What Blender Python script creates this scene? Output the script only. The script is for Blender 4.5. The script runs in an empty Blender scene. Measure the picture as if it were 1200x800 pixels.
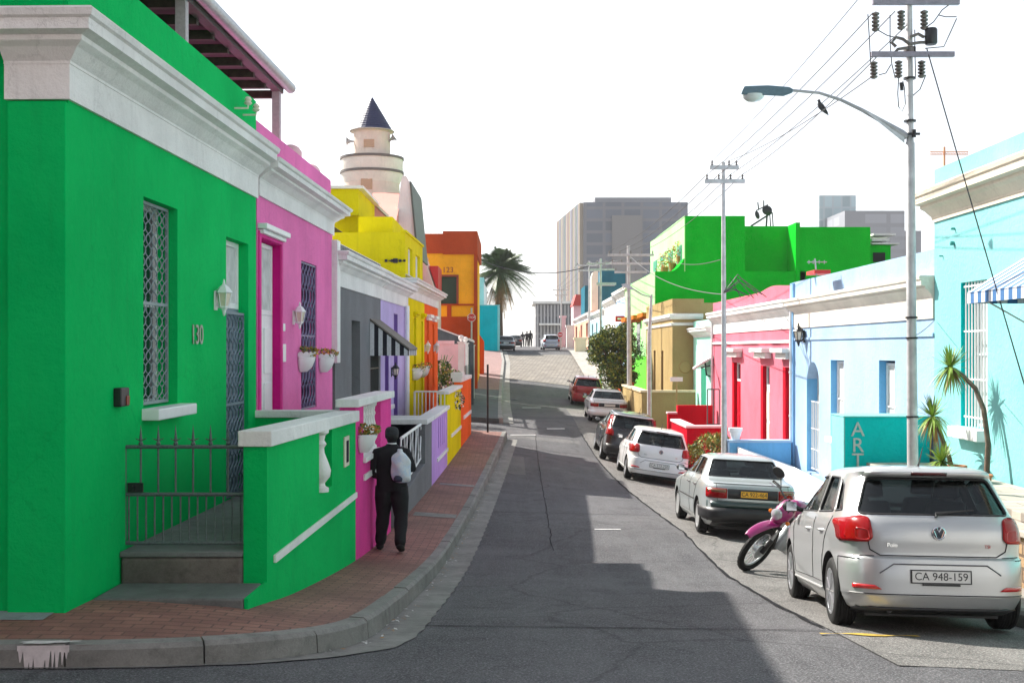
import bpy, bmesh, math, random
import numpy as np
from mathutils import Vector, Matrix
random.seed(7); rnd = random.Random(11)
C = bpy.context.scene.collection
F, HX, HY = 1400.0, 600.0, 408.0
def P(x, y, Y): return Vector(((x-HX)/F*Y, Y, -(y-HY)/F*Y))
def zpx(y, Y): return -(y-HY)/F*Y
def xpx(x, Y): return (x-HX)/F*Y
# ------------------------------------------------------------------ ground profile
LT = [(-60,3),(-30,.6),(0,-1.55),(5,-1.87),(8,-2.16),(9.5,-2.33),(12,-2.62),(15,-2.9),(17,-3.03),(22,-3.13),(25.7,-3.15),(29.6,-3.12),(37.4,-3.05),(46,-2.97),(61,-2.85),(70,-2.45),(80,-1.85),(90,-1.1),(100,-.4),(106,-.25),(140,.2),(160,0),(200,-3),(300,-14),(600,-30),(900,-34)]
RT = [(-60,3),(-30,.6),(0,-1.6),(5,-1.92),(8,-2.22),(10.6,-2.46),(13,-2.74),(16,-3.0),(20.4,-3.14),(23,-3.27),(26,-3.38),(31,-3.56),(37.5,-3.62),(45,-3.3),(50.8,-3.0),(61,-3.08),(65,-3.08),(68,-2.85),(72,-2.42),(80,-1.95),(90,-1.15),(100,-.4),(106,-.25),(140,.2),(160,0),(200,-3),(300,-14),(600,-30),(900,-34)]
_lx=[a for a,b in LT]; _ly=[b for a,b in LT]; _rx=[a for a,b in RT]; _ry=[b for a,b in RT]
def _sm(Y, xs, ys):
    w = min(2.5, max(.8, abs(Y)*.1))
    return float(np.mean(np.interp([Y-w,Y-w/2,Y,Y+w/2,Y+w], xs, ys)))
def gz(X, Y):
    l = _sm(Y,_lx,_ly); r = _sm(Y,_rx,_ry)
    t = (max(-3.5,min(7.5,X))+1.0)/4.6
    z = l+(r-l)*t
    if 0<Y<66: z -= .035*max(0,min(X,4.8)-2.8)*min(1,Y/8)*min(1,(66-Y)/6)
    if Y > 60 and X < -1: z += min(1,(Y-60)/25)*min(1.2,(-1-X)*.2)*max(0,1-(Y-60)/200)
    return z
def KX(Y): return -1.44+.031*Y + .0          # left kerb face line
def ground_hit(x, y, n=60):
    lo, hi = 3.0, 200.0
    Yp=lo
    for i in range(2400):
        Y=lo+i*.05
        if gz(xpx(x,Y),Y) >= zpx(y,Y): return Vector((xpx(x,Y),Y,gz(xpx(x,Y),Y)))
    return None
# ------------------------------------------------------------------ mesh builder
class MB:
    def __init__(s): s.v=[]; s.f=[]; s.m=[]; s.cur=0
    def add(s, vs, fs):
        o=len(s.v); s.v += [tuple(v) for v in vs]; s.f += [tuple(i+o for i in f) for f in fs]; s.m += [s.cur]*len(fs); return s
    def hexa(s, p): return s.add(p, [(0,3,2,1),(4,5,6,7),(0,1,5,4),(1,2,6,5),(2,3,7,6),(3,0,4,7)])
    def box(s, x0,x1,y0,y1,z0,z1):
        return s.hexa([(x0,y0,z0),(x1,y0,z0),(x1,y1,z0),(x0,y1,z0),(x0,y0,z1),(x1,y0,z1),(x1,y1,z1),(x0,y1,z1)])
    def obox(s, c, size, R):
        a,b,d=[k/2 for k in size]; c=Vector(c)
        return s.hexa([c+R@Vector(q) for q in [(-a,-b,-d),(a,-b,-d),(a,b,-d),(-a,b,-d),(-a,-b,d),(a,-b,d),(a,b,d),(-a,b,d)]])
    def fb(s, fc, Y0,Y1,n0,n1,z0,z1,z0b=None,z1b=None):   # box on a facade; z*b = values at Y1
        z0b = z0 if z0b is None else z0b; z1b = z1 if z1b is None else z1b
        W=fc.W
        return s.hexa([W(Y0,n0,z0),W(Y0,n1,z0),W(Y1,n1,z0b),W(Y1,n0,z0b),W(Y0,n0,z1),W(Y0,n1,z1),W(Y1,n1,z1b),W(Y1,n0,z1b)])
    def tube(s, pts, r, seg=8, caps=True, flat=None):
        pts=[Vector(p) for p in pts]; n=len(pts)
        rs = r if isinstance(r,(list,tuple)) else [r]*n
        vs=[]; up=None
        for i,p in enumerate(pts):
            d=(pts[min(i+1,n-1)]-pts[max(i-1,0)])
            if d.length<1e-9: d=Vector((0,0,1))
            d.normalize()
            if up is None: up = Vector((0,0,1)) if abs(d.z)<.9 else Vector((1,0,0))
            a=d.cross(up)
            if a.length<1e-4: up=Vector((1,0,0)) if abs(d.x)<.9 else Vector((0,1,0)); a=d.cross(up)
            a.normalize(); b=a.cross(d).normalized(); up=b
            for k in range(seg):
                t=2*math.pi*k/seg
                vs.append(p+a*math.cos(t)*rs[i]+b*math.sin(t)*rs[i]*(flat or 1))
        fs=[]
        for i in range(n-1):
            for k in range(seg):
                k2=(k+1)%seg; fs.append((i*seg+k,i*seg+k2,(i+1)*seg+k2,(i+1)*seg+k))
        if caps: fs.append(tuple(range(seg))[::-1]); fs.append(tuple((n-1)*seg+k for k in range(seg)))
        return s.add(vs,fs)
    def lathe(s, prof, seg=16, c=(0,0,0), M=None, a0=0, a1=2*math.pi):
        full = abs(a1-a0-2*math.pi)<1e-6; ns = seg if full else seg+1; vs=[]
        for r,z in prof:
            for k in range(ns):
                t=a0+(a1-a0)*k/seg; q=Vector((r*math.cos(t),r*math.sin(t),z))
                vs.append((M@q if M else q)+Vector(c))
        fs=[]
        for i in range(len(prof)-1):
            for k in range(seg):
                k2=(k+1)%ns if full else k+1
                fs.append((i*ns+k,i*ns+k2,(i+1)*ns+k2,(i+1)*ns+k))
        if full:
            if prof[0][0]>1e-6: fs.append(tuple(range(ns))[::-1])
            if prof[-1][0]>1e-6: fs.append(tuple((len(prof)-1)*ns+k for k in range(ns)))
        return s.add(vs,fs)
    def prism(s, poly, fn, d0, d1):
        n=len(poly); vs=[fn(a,b,d0) for a,b in poly]+[fn(a,b,d1) for a,b in poly]
        fs=[tuple(range(n))[::-1], tuple(range(n,2*n))]+[(i,(i+1)%n,n+(i+1)%n,n+i) for i in range(n)]
        return s.add(vs,fs)
    def sweep(s, prof, path, closed=False, cap=True):      # prof [(n,z)], path [(pos(x,y), normal(x,y))]
        vs=[]; m=len(prof)
        for (px_,py_),(nx,ny),dz in path:
            for n_,z in prof: vs.append((px_+nx*n_, py_+ny*n_, z+dz))
        fs=[]
        for i in range(len(path)-1):
            for k in range(m-1 if not closed else m):
                k2=(k+1)%m; fs.append((i*m+k,i*m+k2,(i+1)*m+k2,(i+1)*m+k))
        if cap: fs.append(tuple(range(m))[::-1]); fs.append(tuple((len(path)-1)*m+k for k in range(m)))
        return s.add(vs,fs)
    def build(s, name, mat, parent=None, smooth=False, bevel=0, label=None, angle=40, recalc=True, merge=False):
        org = root_loc(parent) if parent else Vector((0,0,0))
        me=bpy.data.meshes.new(name)
        me.from_pydata([tuple(Vector(v)-org) for v in s.v],[],s.f)
        mats = mat if isinstance(mat,(list,tuple)) else [mat]
        for m in mats: me.materials.append(m)
        if len(mats)>1:
            for p,mi in zip(me.polygons,s.m): p.material_index=mi
        bm=bmesh.new(); bm.from_mesh(me)
        if merge: bmesh.ops.remove_doubles(bm,verts=bm.verts,dist=1e-4)
        if recalc: bmesh.ops.recalc_face_normals(bm,faces=bm.faces)
        bm.to_mesh(me); bm.free()
        o=bpy.data.objects.new(name,me); C.objects.link(o)
        if parent: o.parent=parent
        if smooth:
            for p in me.polygons: p.use_smooth=True
            try: me.set_sharp_from_angle(angle=math.radians(angle))
            except Exception: pass
        if bevel:
            b=o.modifiers.new('bevel','BEVEL'); b.width=bevel; b.segments=2; b.limit_method='ANGLE'; b.angle_limit=math.radians(50); b.harden_normals=False
        if label: o['label']=label
        return o
def root_loc(o):
    while o.parent: o=o.parent
    return o.location.copy()
def tag(o,label,cat,group=None,kind=None):
    if label: o['label']=label
    if cat: o['category']=cat
    if group: o['group']=group
    if kind: o['kind']=kind
    return o
def root(name,label,cat,loc,group=None):
    o=bpy.data.objects.new(name,None); C.objects.link(o); o.location=Vector(loc); o.empty_display_size=.2
    return tag(o,label,cat,group)
def retag(o,mb_obj_loc):            # shift a single-mesh thing so its origin sits at its base
    d=Vector(mb_obj_loc); o.data.transform(Matrix.Translation(-d)); o.location=d; return o
def single(mb,name,mat,label,cat,base,group=None,kind=None,**k):
    o=mb.build(name,mat,None,**k); retag(o,base); return tag(o,label,cat,group,kind)
def copy_tree(o,parent=None):
    c=o.copy(); C.objects.link(c); c.parent=parent
    for ch in [x for x in o.children]: copy_tree(ch,c)
    return c
# ------------------------------------------------------------------ facade frame
class Fac:
    def __init__(s,X0,vp,side): s.X0=X0; s.s=(vp-HX)/F; s.side=side
    def Y(s,x): return s.X0/((x-HX)/F-s.s)
    def z(s,x,y): return zpx(y,s.Y(x))
    def W(s,Y,n,z): return Vector((s.X0+s.s*Y+s.side*n, Y-s.side*s.s*n, z))
LF=Fac(-3.6,636,1); LW=Fac(-2.35,636,1); RF=Fac(7.0,605,-1)
class Cross:                       # a wall facing the camera at depth Y0; "Y" coordinate is world X
    def __init__(s,Y0): s.Y0=Y0
    def W(s,X,n,z): return Vector((X, s.Y0-n, z))
def wall(mb, fc, Y0,Y1,z0,z1,ops=(),reveal=.22,thick=.0,ztop=None):
    """wall sheet with real openings and reveals. ops: (Ya,Yb,za,zb). z1 may be a function of Y"""
    ys=sorted(set([Y0,Y1]+[o[0] for o in ops]+[o[1] for o in ops])); zs=sorted(set([z0,z1]+[o[2] for o in ops]+[o[3] for o in ops]))
    ys=[y for y in ys if Y0-1e-6<=y<=Y1+1e-6]; zs=[z for z in zs if z0-1e-6<=z<=z1+1e-6]
    def inside(y,z): return any(o[0]<y<o[1] and o[2]<z<o[3] for o in ops)
    idx={}; vs=[]; fs=[]
    def vid(i,k):
        if (i,k) not in idx: idx[(i,k)]=len(vs); vs.append(fc.W(ys[i],0,zs[k]))
        return idx[(i,k)]
    for i in range(len(ys)-1):
        for k in range(len(zs)-1):
            if not inside((ys[i]+ys[i+1])/2,(zs[k]+zs[k+1])/2):
                fs.append((vid(i,k),vid(i+1,k),vid(i+1,k+1),vid(i,k+1)))
    mb.add(vs,fs)
    for a,b,c,d in ops:
        mb.add([fc.W(a,0,c),fc.W(b,0,c),fc.W(b,0,d),fc.W(a,0,d),fc.W(a,-reveal,c),fc.W(b,-reveal,c),fc.W(b,-reveal,d),fc.W(a,-reveal,d)],
               [(0,1,5,4),(1,2,6,5),(2,3,7,6),(3,0,4,7)])
def body(mb, fc, Y0,Y1,z0,z1,depth,ops=(),reveal=.22,roof=True):
    """closed house body: street wall with openings, party walls, back wall, roof"""
    wall(mb,fc,Y0,Y1,z0,z1,ops,reveal)
    A=[fc.W(Y0,0,z0),fc.W(Y1,0,z0),fc.W(Y1,-depth,z0),fc.W(Y0,-depth,z0),fc.W(Y0,0,z1),fc.W(Y1,0,z1),fc.W(Y1,-depth,z1),fc.W(Y0,-depth,z1)]
    mb.add(A,[(1,2,6,5),(2,3,7,6),(3,0,4,7)]+([(4,5,6,7)] if roof else []))
    if ops:   # dark room behind
        pass
def fpt(fc,Y): 
    p=fc.W(Y,0,0); q=fc.W(Y,1,0); return (p.x,p.y),(q.x-p.x,q.y-p.y)
def cornice(mb, fc, Y0,Y1, prof, ret0=0, ret1=0):
    """prof: closed list (n,z); swept along the facade with mitred returns round the ends"""
    path=[]
    (p,n)=fpt(fc,Y0); sd=fc.side if hasattr(fc,'side') else 1
    m=len(prof)
    rings=[]
    if ret0: rings.append([fc.W(Y0-q,-ret0,z) for q,z in prof])
    rings.append([fc.W(Y0-(q if ret0 else 0),q,z) for q,z in prof])
    rings.append([fc.W(Y1+(q if ret1 else 0),q,z) for q,z in prof])
    if ret1: rings.append([fc.W(Y1+q,-ret1,z) for q,z in prof])
    vs=[v for r in rings for v in r]; fs=[]
    for i in range(len(rings)-1):
        for k in range(m):
            k2=(k+1)%m; fs.append((i*m+k,i*m+k2,(i+1)*m+k2,(i+1)*m+k))
    fs.append(tuple(range(m))[::-1]); fs.append(tuple((len(rings)-1)*m+k for k in range(m)))
    mb.add(vs,fs)
CORN=[(.0,0),(.035,0),(.035,.30),(.07,.33),(.07,.36),(.10,.40),(.16,.47),(.20,.50),(.20,.535),(.27,.55),(.27,.62),(.30,.635),(.31,.68),(.29,.70),(.0,.72)]
def cprof(z0,h,nmax=.31,frieze=.42):
    """cornice profile from z0, total height h; lower frieze share flat"""
    out=[(-.03,z0),(.03,z0),(.03,z0+h*frieze)]
    mould=[(.12,.0),(.12,.06),(.22,.14),(.40,.30),(.55,.38),(.58,.40),(.58,.50),(.86,.56),(.86,.78),(.95,.82),(1.0,.95),(.94,1.0)]
    for a,b in mould: out.append((max(.035,nmax*a), z0+h*(frieze+(1-frieze)*b)))
    out.append((-.03,z0+h)); return out
# ------------------------------------------------------------------ materials
def newmat(name):
    m=bpy.data.materials.new(name); m.use_nodes=True; nt=m.node_tree
    b=nt.nodes['Principled BSDF']; return m,nt,b
def N(nt,t,**kw):
    n=nt.nodes.new(t)
    for k,v in kw.items(): setattr(n,k,v)
    return n
def L(nt,a,b): nt.links.new(a,b)
def mixc(nt,fac,a,b,mode='MIX'):
    n=N(nt,'ShaderNodeMix'); n.data_type='RGBA'; n.blend_type=mode
    for sock,val in ((n.inputs[0],fac),(n.inputs[6],a),(n.inputs[7],b)):
        if hasattr(val,'links') or isinstance(val,bpy.types.NodeSocket): L(nt,val,sock)
        elif isinstance(val,(int,float)): sock.default_value=val
        else: sock.default_value=(*val[:3],1)
    return n.outputs[2]
def noise(nt,scale,detail=4,rough=.6,vec=None,dist=0):
    n=N(nt,'ShaderNodeTexNoise'); n.inputs['Scale'].default_value=scale; n.inputs['Detail'].default_value=detail; n.inputs['Roughness'].default_value=rough; n.inputs['Distortion'].default_value=dist
    if vec is not None: L(nt,vec,n.inputs['Vector'])
    return n
def ramp(nt,fac,p0,p1,c0=(0,0,0,1),c1=(1,1,1,1)):
    r=N(nt,'ShaderNodeValToRGB'); r.color_ramp.elements[0].position=p0; r.color_ramp.elements[1].position=p1
    r.color_ramp.elements[0].color=c0; r.color_ramp.elements[1].color=c1; L(nt,fac,r.inputs[0]); return r.outputs[0]
def coord(nt,sc=(1,1,1),rot=(0,0,0)):
    t=N(nt,'ShaderNodeTexCoord'); mp=N(nt,'ShaderNodeMapping'); L(nt,t.outputs['Object'],mp.inputs[0]); mp.inputs['Scale'].default_value=sc; mp.inputs['Rotation'].default_value=rot
    return mp.outputs[0]
def bump(nt,b,h,strength=.3,dist=.01):
    n=N(nt,'ShaderNodeBump'); n.inputs['Strength'].default_value=strength; n.inputs['Distance'].default_value=dist
    L(nt,h,n.inputs['Height']); L(nt,n.outputs[0],b.inputs['Normal']); return n
_mc={}
def lin(r,g,b):                     # sRGB 0-255 to linear
    f=lambda c:(c/255/12.92) if c/255<=.04045 else ((c/255+.055)/1.055)**2.4
    return (f(r),f(g),f(b))
def plaster(name,col,rough=.8,stain=.22,streak=.32,bs=.5):
    if name in _mc: return _mc[name]
    m,nt,b=newmat(name)
    v=coord(nt); vs=coord(nt,(3.2,3.2,.22))
    n1=noise(nt,.55,6,.62,v,.3); n2=noise(nt,3.0,6,.65,vs); n3=noise(nt,55,5,.7,v); n4=noise(nt,4.5,5,.6,v,.4); n5=noise(nt,13,5,.6,v,.2)
    dk=tuple(c*.80 for c in col); lt=tuple(min(1,c*1.12+.004) for c in col)
    c=mixc(nt,ramp(nt,n1.outputs[0],.36,.64),dk,lt); c=mixc(nt,.35,c,col)
    def mask(n,a,b_,k):
        q=ramp(nt,n.outputs[0],a,b_); mm=N(nt,'ShaderNodeMath',operation='MULTIPLY'); L(nt,q,mm.inputs[0]); mm.inputs[1].default_value=k; return mm.outputs[0]
    c=mixc(nt,mask(n2,.54,.80,streak),c,tuple(x*.55+.01 for x in col))
    c=mixc(nt,mask(n4,.58,.74,stain),c,tuple(min(1,x*1.15+.012) for x in col))
    c=mixc(nt,mask(n5,.60,.72,stain*.8),c,tuple(x*.66+.004 for x in col))
    vc=N(nt,'ShaderNodeTexVoronoi'); vc.feature='DISTANCE_TO_EDGE'; vc.inputs['Scale'].default_value=.55
    mv=N(nt,'ShaderNodeMix'); mv.data_type='VECTOR'; mv.inputs[0].default_value=.3; L(nt,v,mv.inputs[4]); L(nt,n4.outputs['Color'],mv.inputs[5]); L(nt,mv.outputs[1],vc.inputs['Vector'])
    ck=ramp(nt,vc.outputs['Distance'],.0012,.004,(.3,.3,.3,1),(0,0,0,1)); c=mixc(nt,ck,c,tuple(x*.5 for x in col))
    L(nt,c,b.inputs['Base Color']); b.inputs['Roughness'].default_value=rough
    b.inputs['Specular IOR Level'].default_value=.03
    mx=N(nt,'ShaderNodeMath',operation='ADD'); L(nt,n3.outputs[0],mx.inputs[0]); m5=N(nt,'ShaderNodeMath',operation='MULTIPLY'); L(nt,n5.outputs[0],m5.inputs[0]); m5.inputs[1].default_value=2.2; L(nt,m5.outputs[0],mx.inputs[1])
    bump(nt,b,mx.outputs[0],bs,.014)
    _mc[name]=m; return m
def simple(name,col,rough=.5,metal=0,nscale=30,var=.12,coat=0,bs=0,spec=.5):
    if name in _mc: return _mc[name]
    m,nt,b=newmat(name); v=coord(nt); n=noise(nt,nscale,4,.6,v)
    c=mixc(nt,ramp(nt,n.outputs[0],.3,.7),tuple(x*(1-var) for x in col),tuple(min(1,x*(1+var)) for x in col))
    L(nt,c,b.inputs['Base Color']); b.inputs['Metallic'].default_value=metal; b.inputs['Coat Weight'].default_value=coat; b.inputs['Coat Roughness'].default_value=.04
    b.inputs['Specular IOR Level'].default_value=spec
    r=N(nt,'ShaderNodeMapRange'); L(nt,n.outputs[0],r.inputs[0]); r.inputs[3].default_value=max(0,rough-.07); r.inputs[4].default_value=rough+.07; L(nt,r.outputs[0],b.inputs['Roughness'])
    if bs: bump(nt,b,n.outputs[0],bs,.01)
    _mc[name]=m; return m
def glassdark(name,col=(.02,.025,.03),rough=.05):
    if name in _mc: return _mc[name]
    m,nt,b=newmat(name); v=coord(nt); n=noise(nt,1.5,2,.5,v)
    b.inputs['Base Color'].default_value=(*col,1); b.inputs['Roughness'].default_value=rough; b.inputs['Specular IOR Level'].default_value=.8
    bump(nt,b,n.outputs[0],.02,.02); _mc[name]=m; return m
def carglass(name,tint=(.50,.60,.60)):
    if name in _mc: return _mc[name]
    m,nt,b=newmat(name); out=nt.nodes['Material Output']
    tr=N(nt,'ShaderNodeBsdfTransparent'); tr.inputs[0].default_value=(*tint,1)
    gl=N(nt,'ShaderNodeBsdfGlossy'); gl.inputs['Roughness'].default_value=.03; gl.inputs[0].default_value=(.9,.95,.95,1)
    fr=N(nt,'ShaderNodeFresnel'); fr.inputs[0].default_value=1.55
    mx=N(nt,'ShaderNodeMixShader'); L(nt,fr.outputs[0],mx.inputs[0]); L(nt,tr.outputs[0],mx.inputs[1]); L(nt,gl.outputs[0],mx.inputs[2]); L(nt,mx.outputs[0],out.inputs[0])
    nt.nodes.remove(b); _mc[name]=m; return m
def carpaint(name,col,metal=.0,rough=.28,flake=False):
    if name in _mc: return _mc[name]
    m,nt,b=newmat(name); v=coord(nt); n=noise(nt,900,1,.5,v); n2=noise(nt,2.2,5,.6,v)
    c=mixc(nt,ramp(nt,n.outputs[0],.35,.65),tuple(x*(.9 if flake else .985) for x in col),tuple(min(1,x*(1.08 if flake else 1.01)) for x in col))
    c=mixc(nt,ramp(nt,n2.outputs[0],.5,.8,(0,0,0,1),(.12,.12,.12,1)),c,tuple(x*.7+.03 for x in col))
    L(nt,c,b.inputs['Base Color']); b.inputs['Metallic'].default_value=metal
    b.inputs['Coat Weight'].default_value=.8; b.inputs['Coat Roughness'].default_value=.03
    r=N(nt,'ShaderNodeMapRange'); L(nt,n2.outputs[0],r.inputs[0]); r.inputs[3].default_value=rough; r.inputs[4].default_value=rough+.12; L(nt,r.outputs[0],b.inputs['Roughness'])
    _mc[name]=m; return m
G_=lambda *a: lin(*a)
M={}
M['green']=plaster('green_paint',(.0002,.49,.115)); M['green_dark']=M['green']
M['white_plaster']=plaster('white_plaster',(.80,.80,.78),stain=.3,streak=.35)
M['pink']=plaster('pink_plaster',(.82,.20,.47)); M['magenta']=plaster('magenta_paint',(.62,.012,.22))
M['pinkhot']=plaster('hot_pink_plaster',(.78,.07,.33))
M['grey']=plaster('grey_plaster',(.20,.205,.215)); M['charcoal']=plaster('charcoal_plaster',(.035,.037,.05))
M['lavender']=plaster('lavender_plaster',(.52,.44,.74)); M['purple']=simple('purple_paint',(.18,.09,.36))
M['yellow']=plaster('yellow_plaster',(.78,.66,.004)); M['orange']=plaster('orange_plaster',(.90,.14,.03))
M['ochre']=plaster('ochre_plaster',(.72,.64,.008)); M['amber']=plaster('amber_plaster',(.85,.40,.02))
M['brickred']=plaster('rust_red_plaster',(.42,.065,.02)); M['redwood']=simple('red_brown_paint',(.25,.04,.02))
M['teal']=plaster('teal_plaster',(.0,.42,.50)); M['turq']=plaster('turquoise_plaster',(.24,.58,.58),streak=.2)
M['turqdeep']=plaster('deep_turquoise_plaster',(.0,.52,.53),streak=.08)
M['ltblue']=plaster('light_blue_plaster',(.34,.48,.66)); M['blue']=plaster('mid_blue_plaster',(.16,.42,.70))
M['rpink']=plaster('rose_pink_plaster',(.66,.17,.23)); M['crimson']=plaster('crimson_paint',(.50,.004,.02))
M['mint']=plaster('mint_plaster',(.40,.80,.66)); M['dkmint']=simple('dark_mint_paint',(.0,.24,.14))
M['khaki']=plaster('khaki_plaster',(.38,.28,.13)); M['sand']=plaster('sand_plaster',(.72,.58,.40))
M['vgreen']=plaster('vivid_green_plaster',(.0,.50,.02),streak=.08); M['palegreen']=plaster('pale_green_plaster',(.42,.86,.36))
M['cream']=plaster('cream_plaster',(.78,.72,.60)); M['salmon']=plaster('salmon_plaster',(.80,.40,.30))
M['ltpink']=plaster('light_pink_plaster',(.85,.55,.58)); M['white']=simple('white_gloss_paint',(.80,.81,.82),.4,nscale=8,var=.05)
M['iron']=simple('grey_green_iron',(.10,.13,.13),.5,.2,60,.3); M['black']=simple('black_iron',(.012,.012,.014),.45,0,60,.3)
M['steel']=simple('galvanised_steel',(.42,.44,.46),.45,.7,12,.15,bs=.05); M['silver']=simple('silver_paint',(.55,.56,.56),.35,.6)
M['wood']=simple('dark_brown_timber',(.045,.032,.026),.7,0,14,.4); M['glass']=glassdark('window_glass')
M['curtain']=simple('pale_curtain',(.55,.56,.55),.9,0,5,.2); M['room']=simple('dark_room',(.012,.012,.014),.9)
M['tile']=simple('salmon_tile',(.62,.25,.20),.7,0,20,.3); M['slate']=simple('blue_slate',(.03,.035,.09),.5,0,25,.4)
M['rubber']=simple('tyre_rubber',(.012,.012,.012),.75,0,40,.3,bs=.2,spec=.3)
M['blackplastic']=simple('black_plastic',(.018,.018,.02),.45,0,50,.2); M['chrome']=simple('chrome',(.75,.76,.78),.12,1,4,.02)
M['alloy']=simple('alloy_wheel',(.50,.51,.53),.3,.8,10,.1); M['redlens']=simple('red_lens',(.50,.006,.008),.12,0,3,.1,coat=1)
M['orangelens']=simple('orange_lens',(.80,.20,.01),.15,0,3,.1,coat=1); M['whitelens']=simple('clear_lens',(.55,.55,.58),.1,.3,3,.1,coat=1)
M['terracotta']=simple('terracotta',(.45,.16,.06),.8,0,15,.2); M['soil']=simple('soil',(.05,.03,.02),.9,0,30,.3)
M['bulb']=simple('frosted_glass',(.70,.62,.50),.3)
def brickmat(name,c1,c2,mortar,sx,sy,ms,rot=0,bs=.5,var=.5,vert=False):
    m,nt,b=newmat(name); v=coord(nt,(1,1,1),(0,0,rot))
    if vert:
        sp=N(nt,'ShaderNodeSeparateXYZ'); L(nt,v,sp.inputs[0]); ad=N(nt,'ShaderNodeMath',operation='ADD'); L(nt,sp.outputs[0],ad.inputs[0]); L(nt,sp.outputs[1],ad.inputs[1]); cb=N(nt,'ShaderNodeCombineXYZ'); L(nt,ad.outputs[0],cb.inputs[0]); L(nt,sp.outputs[2],cb.inputs[1]); v=cb.outputs[0]
    n=noise(nt,1.1,5,.6,v); n2=noise(nt,60,3,.6,v)
    t=N(nt,'ShaderNodeTexBrick'); L(nt,v,t.inputs[0]); t.inputs['Scale'].default_value=1; t.inputs['Brick Width'].default_value=sx; t.inputs['Row Height'].default_value=sy
    t.inputs['Mortar Size'].default_value=ms; t.inputs['Color1'].default_value=(*c1,1); t.inputs['Color2'].default_value=(*c2,1); t.inputs['Mortar'].default_value=(*mortar,1); t.inputs['Mortar Smooth'].default_value=.3
    c=mixc(nt,ramp(nt,n.outputs[0],.35,.7,(0,0,0,1),(var,var,var,1)),t.outputs[0],tuple(x*.6 for x in c1))
    c=mixc(nt,.25,c,n2.outputs[0],'OVERLAY')
    L(nt,c,b.inputs['Base Color']); b.inputs['Roughness'].default_value=.8
    inv=N(nt,'ShaderNodeMath',operation='MULTIPLY_ADD'); L(nt,t.outputs['Fac'],inv.inputs[0]); inv.inputs[1].default_value=-1; L(nt,n2.outputs[0],inv.inputs[2])
    bump(nt,b,inv.outputs[0],bs,.01); return m
def asphalt(name,base,light,worn=.5):
    m,nt,b=newmat(name); v=coord(nt); vl=coord(nt,(1.6,.10,1))
    n1=noise(nt,.28,7,.65,v,.5); n2=noise(nt,62,4,.75,v); n3=noise(nt,1.6,7,.7,vl); n4=noise(nt,1.7,6,.7,v,.6); vor=N(nt,'ShaderNodeTexVoronoi'); vor.inputs['Scale'].default_value=36; L(nt,v,vor.inputs[0])
    c=mixc(nt,ramp(nt,n1.outputs[0],.36,.62),tuple(x*.82 for x in base),tuple(x*1.12 for x in light))
    c=mixc(nt,ramp(nt,n3.outputs[0],.42,.70,(0,0,0,1),(worn,worn,worn,1)),c,tuple(x*1.5 for x in light))
    c=mixc(nt,ramp(nt,n4.outputs[0],.52,.70,(0,0,0,1),(.7,.7,.7,1)),c,tuple(x*.5 for x in base))
    c=mixc(nt,ramp(nt,n2.outputs[0],.50,.63,(0,0,0,1),(.8,.8,.8,1)),c,tuple(min(1,x*3.2) for x in light))
    c=mixc(nt,ramp(nt,vor.outputs['Distance'],.0,.35,(.45,.45,.45,1),(0,0,0,1)),c,tuple(x*.35 for x in base))
    vc=N(nt,'ShaderNodeTexVoronoi'); vc.feature='DISTANCE_TO_EDGE'; vc.inputs['Scale'].default_value=.33; nd=noise(nt,1.2,5,.6,v)
    mm=N(nt,'ShaderNodeMix'); mm.data_type='VECTOR'; mm.inputs[0].default_value=.35; L(nt,v,mm.inputs[4]); L(nt,nd.outputs['Color'],mm.inputs[5]); L(nt,mm.outputs[1],vc.inputs['Vector'])
    ck=ramp(nt,vc.outputs['Distance'],.0015,.006,(.45,.45,.45,1),(0,0,0,1))
    c=mixc(nt,ck,c,tuple(x*.35 for x in base))
    L(nt,c,b.inputs['Base Color']); b.inputs['Roughness'].default_value=.88; b.inputs['Specular IOR Level'].default_value=.25
    ad=N(nt,'ShaderNodeMath',operation='SUBTRACT'); L(nt,n2.outputs[0],ad.inputs[0]); L(nt,vor.outputs['Distance'],ad.inputs[1])
    bump(nt,b,ad.outputs[0],.6,.012); return m
def concrete(name,col,joints=None,var=.3,stain=.5):
    m,nt,b=newmat(name); v=coord(nt); n1=noise(nt,1.4,7,.65,v,.4); n2=noise(nt,70,4,.7,v); n3=noise(nt,7,6,.7,v)
    c=mixc(nt,ramp(nt,n1.outputs[0],.35,.68),tuple(x*(1-var) for x in col),tuple(min(1,x*(1+var*.6)) for x in col))
    c=mixc(nt,ramp(nt,n3.outputs[0],.5,.75,(0,0,0,1),(stain,stain,stain,1)),c,tuple(x*.42 for x in col))
    c=mixc(nt,.3,c,n2.outputs[0],'OVERLAY'); L(nt,c,b.inputs['Base Color']); b.inputs['Roughness'].default_value=.85
    bump(nt,b,n2.outputs[0],.4,.01); return m
M['asphalt']=asphalt('asphalt',(.046,.045,.050),(.076,.075,.079)); M['asphalt2']=asphalt('worn_asphalt',(.085,.083,.08),(.125,.12,.115),.7)
M['concrete']=concrete('kerb_concrete',(.21,.205,.19),stain=.75); M['slab']=concrete('step_concrete',(.15,.16,.155)); M['stone']=concrete('rough_stone',(.13,.115,.10),var=.6,stain=.8)
M['pavers']=brickmat('brick_pavers',(.22,.095,.075),(.34,.16,.12),(.10,.055,.045),.22,.105,.008,0,.6,.8)
M['pavers_pink']=brickmat('pale_pink_pavers',(.30,.17,.16),(.37,.23,.21),(.17,.11,.10),.22,.105,.012)
M['cobble']=brickmat('stone_cobbles',(.19,.165,.14),(.33,.295,.25),(.08,.07,.055),.55,.36,.05,.1,.9,.8)
M['terrace']=brickmat('terrace_stone',(.40,.36,.30),(.50,.46,.40),(.22,.19,.16),.6,.28,.015)
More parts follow.
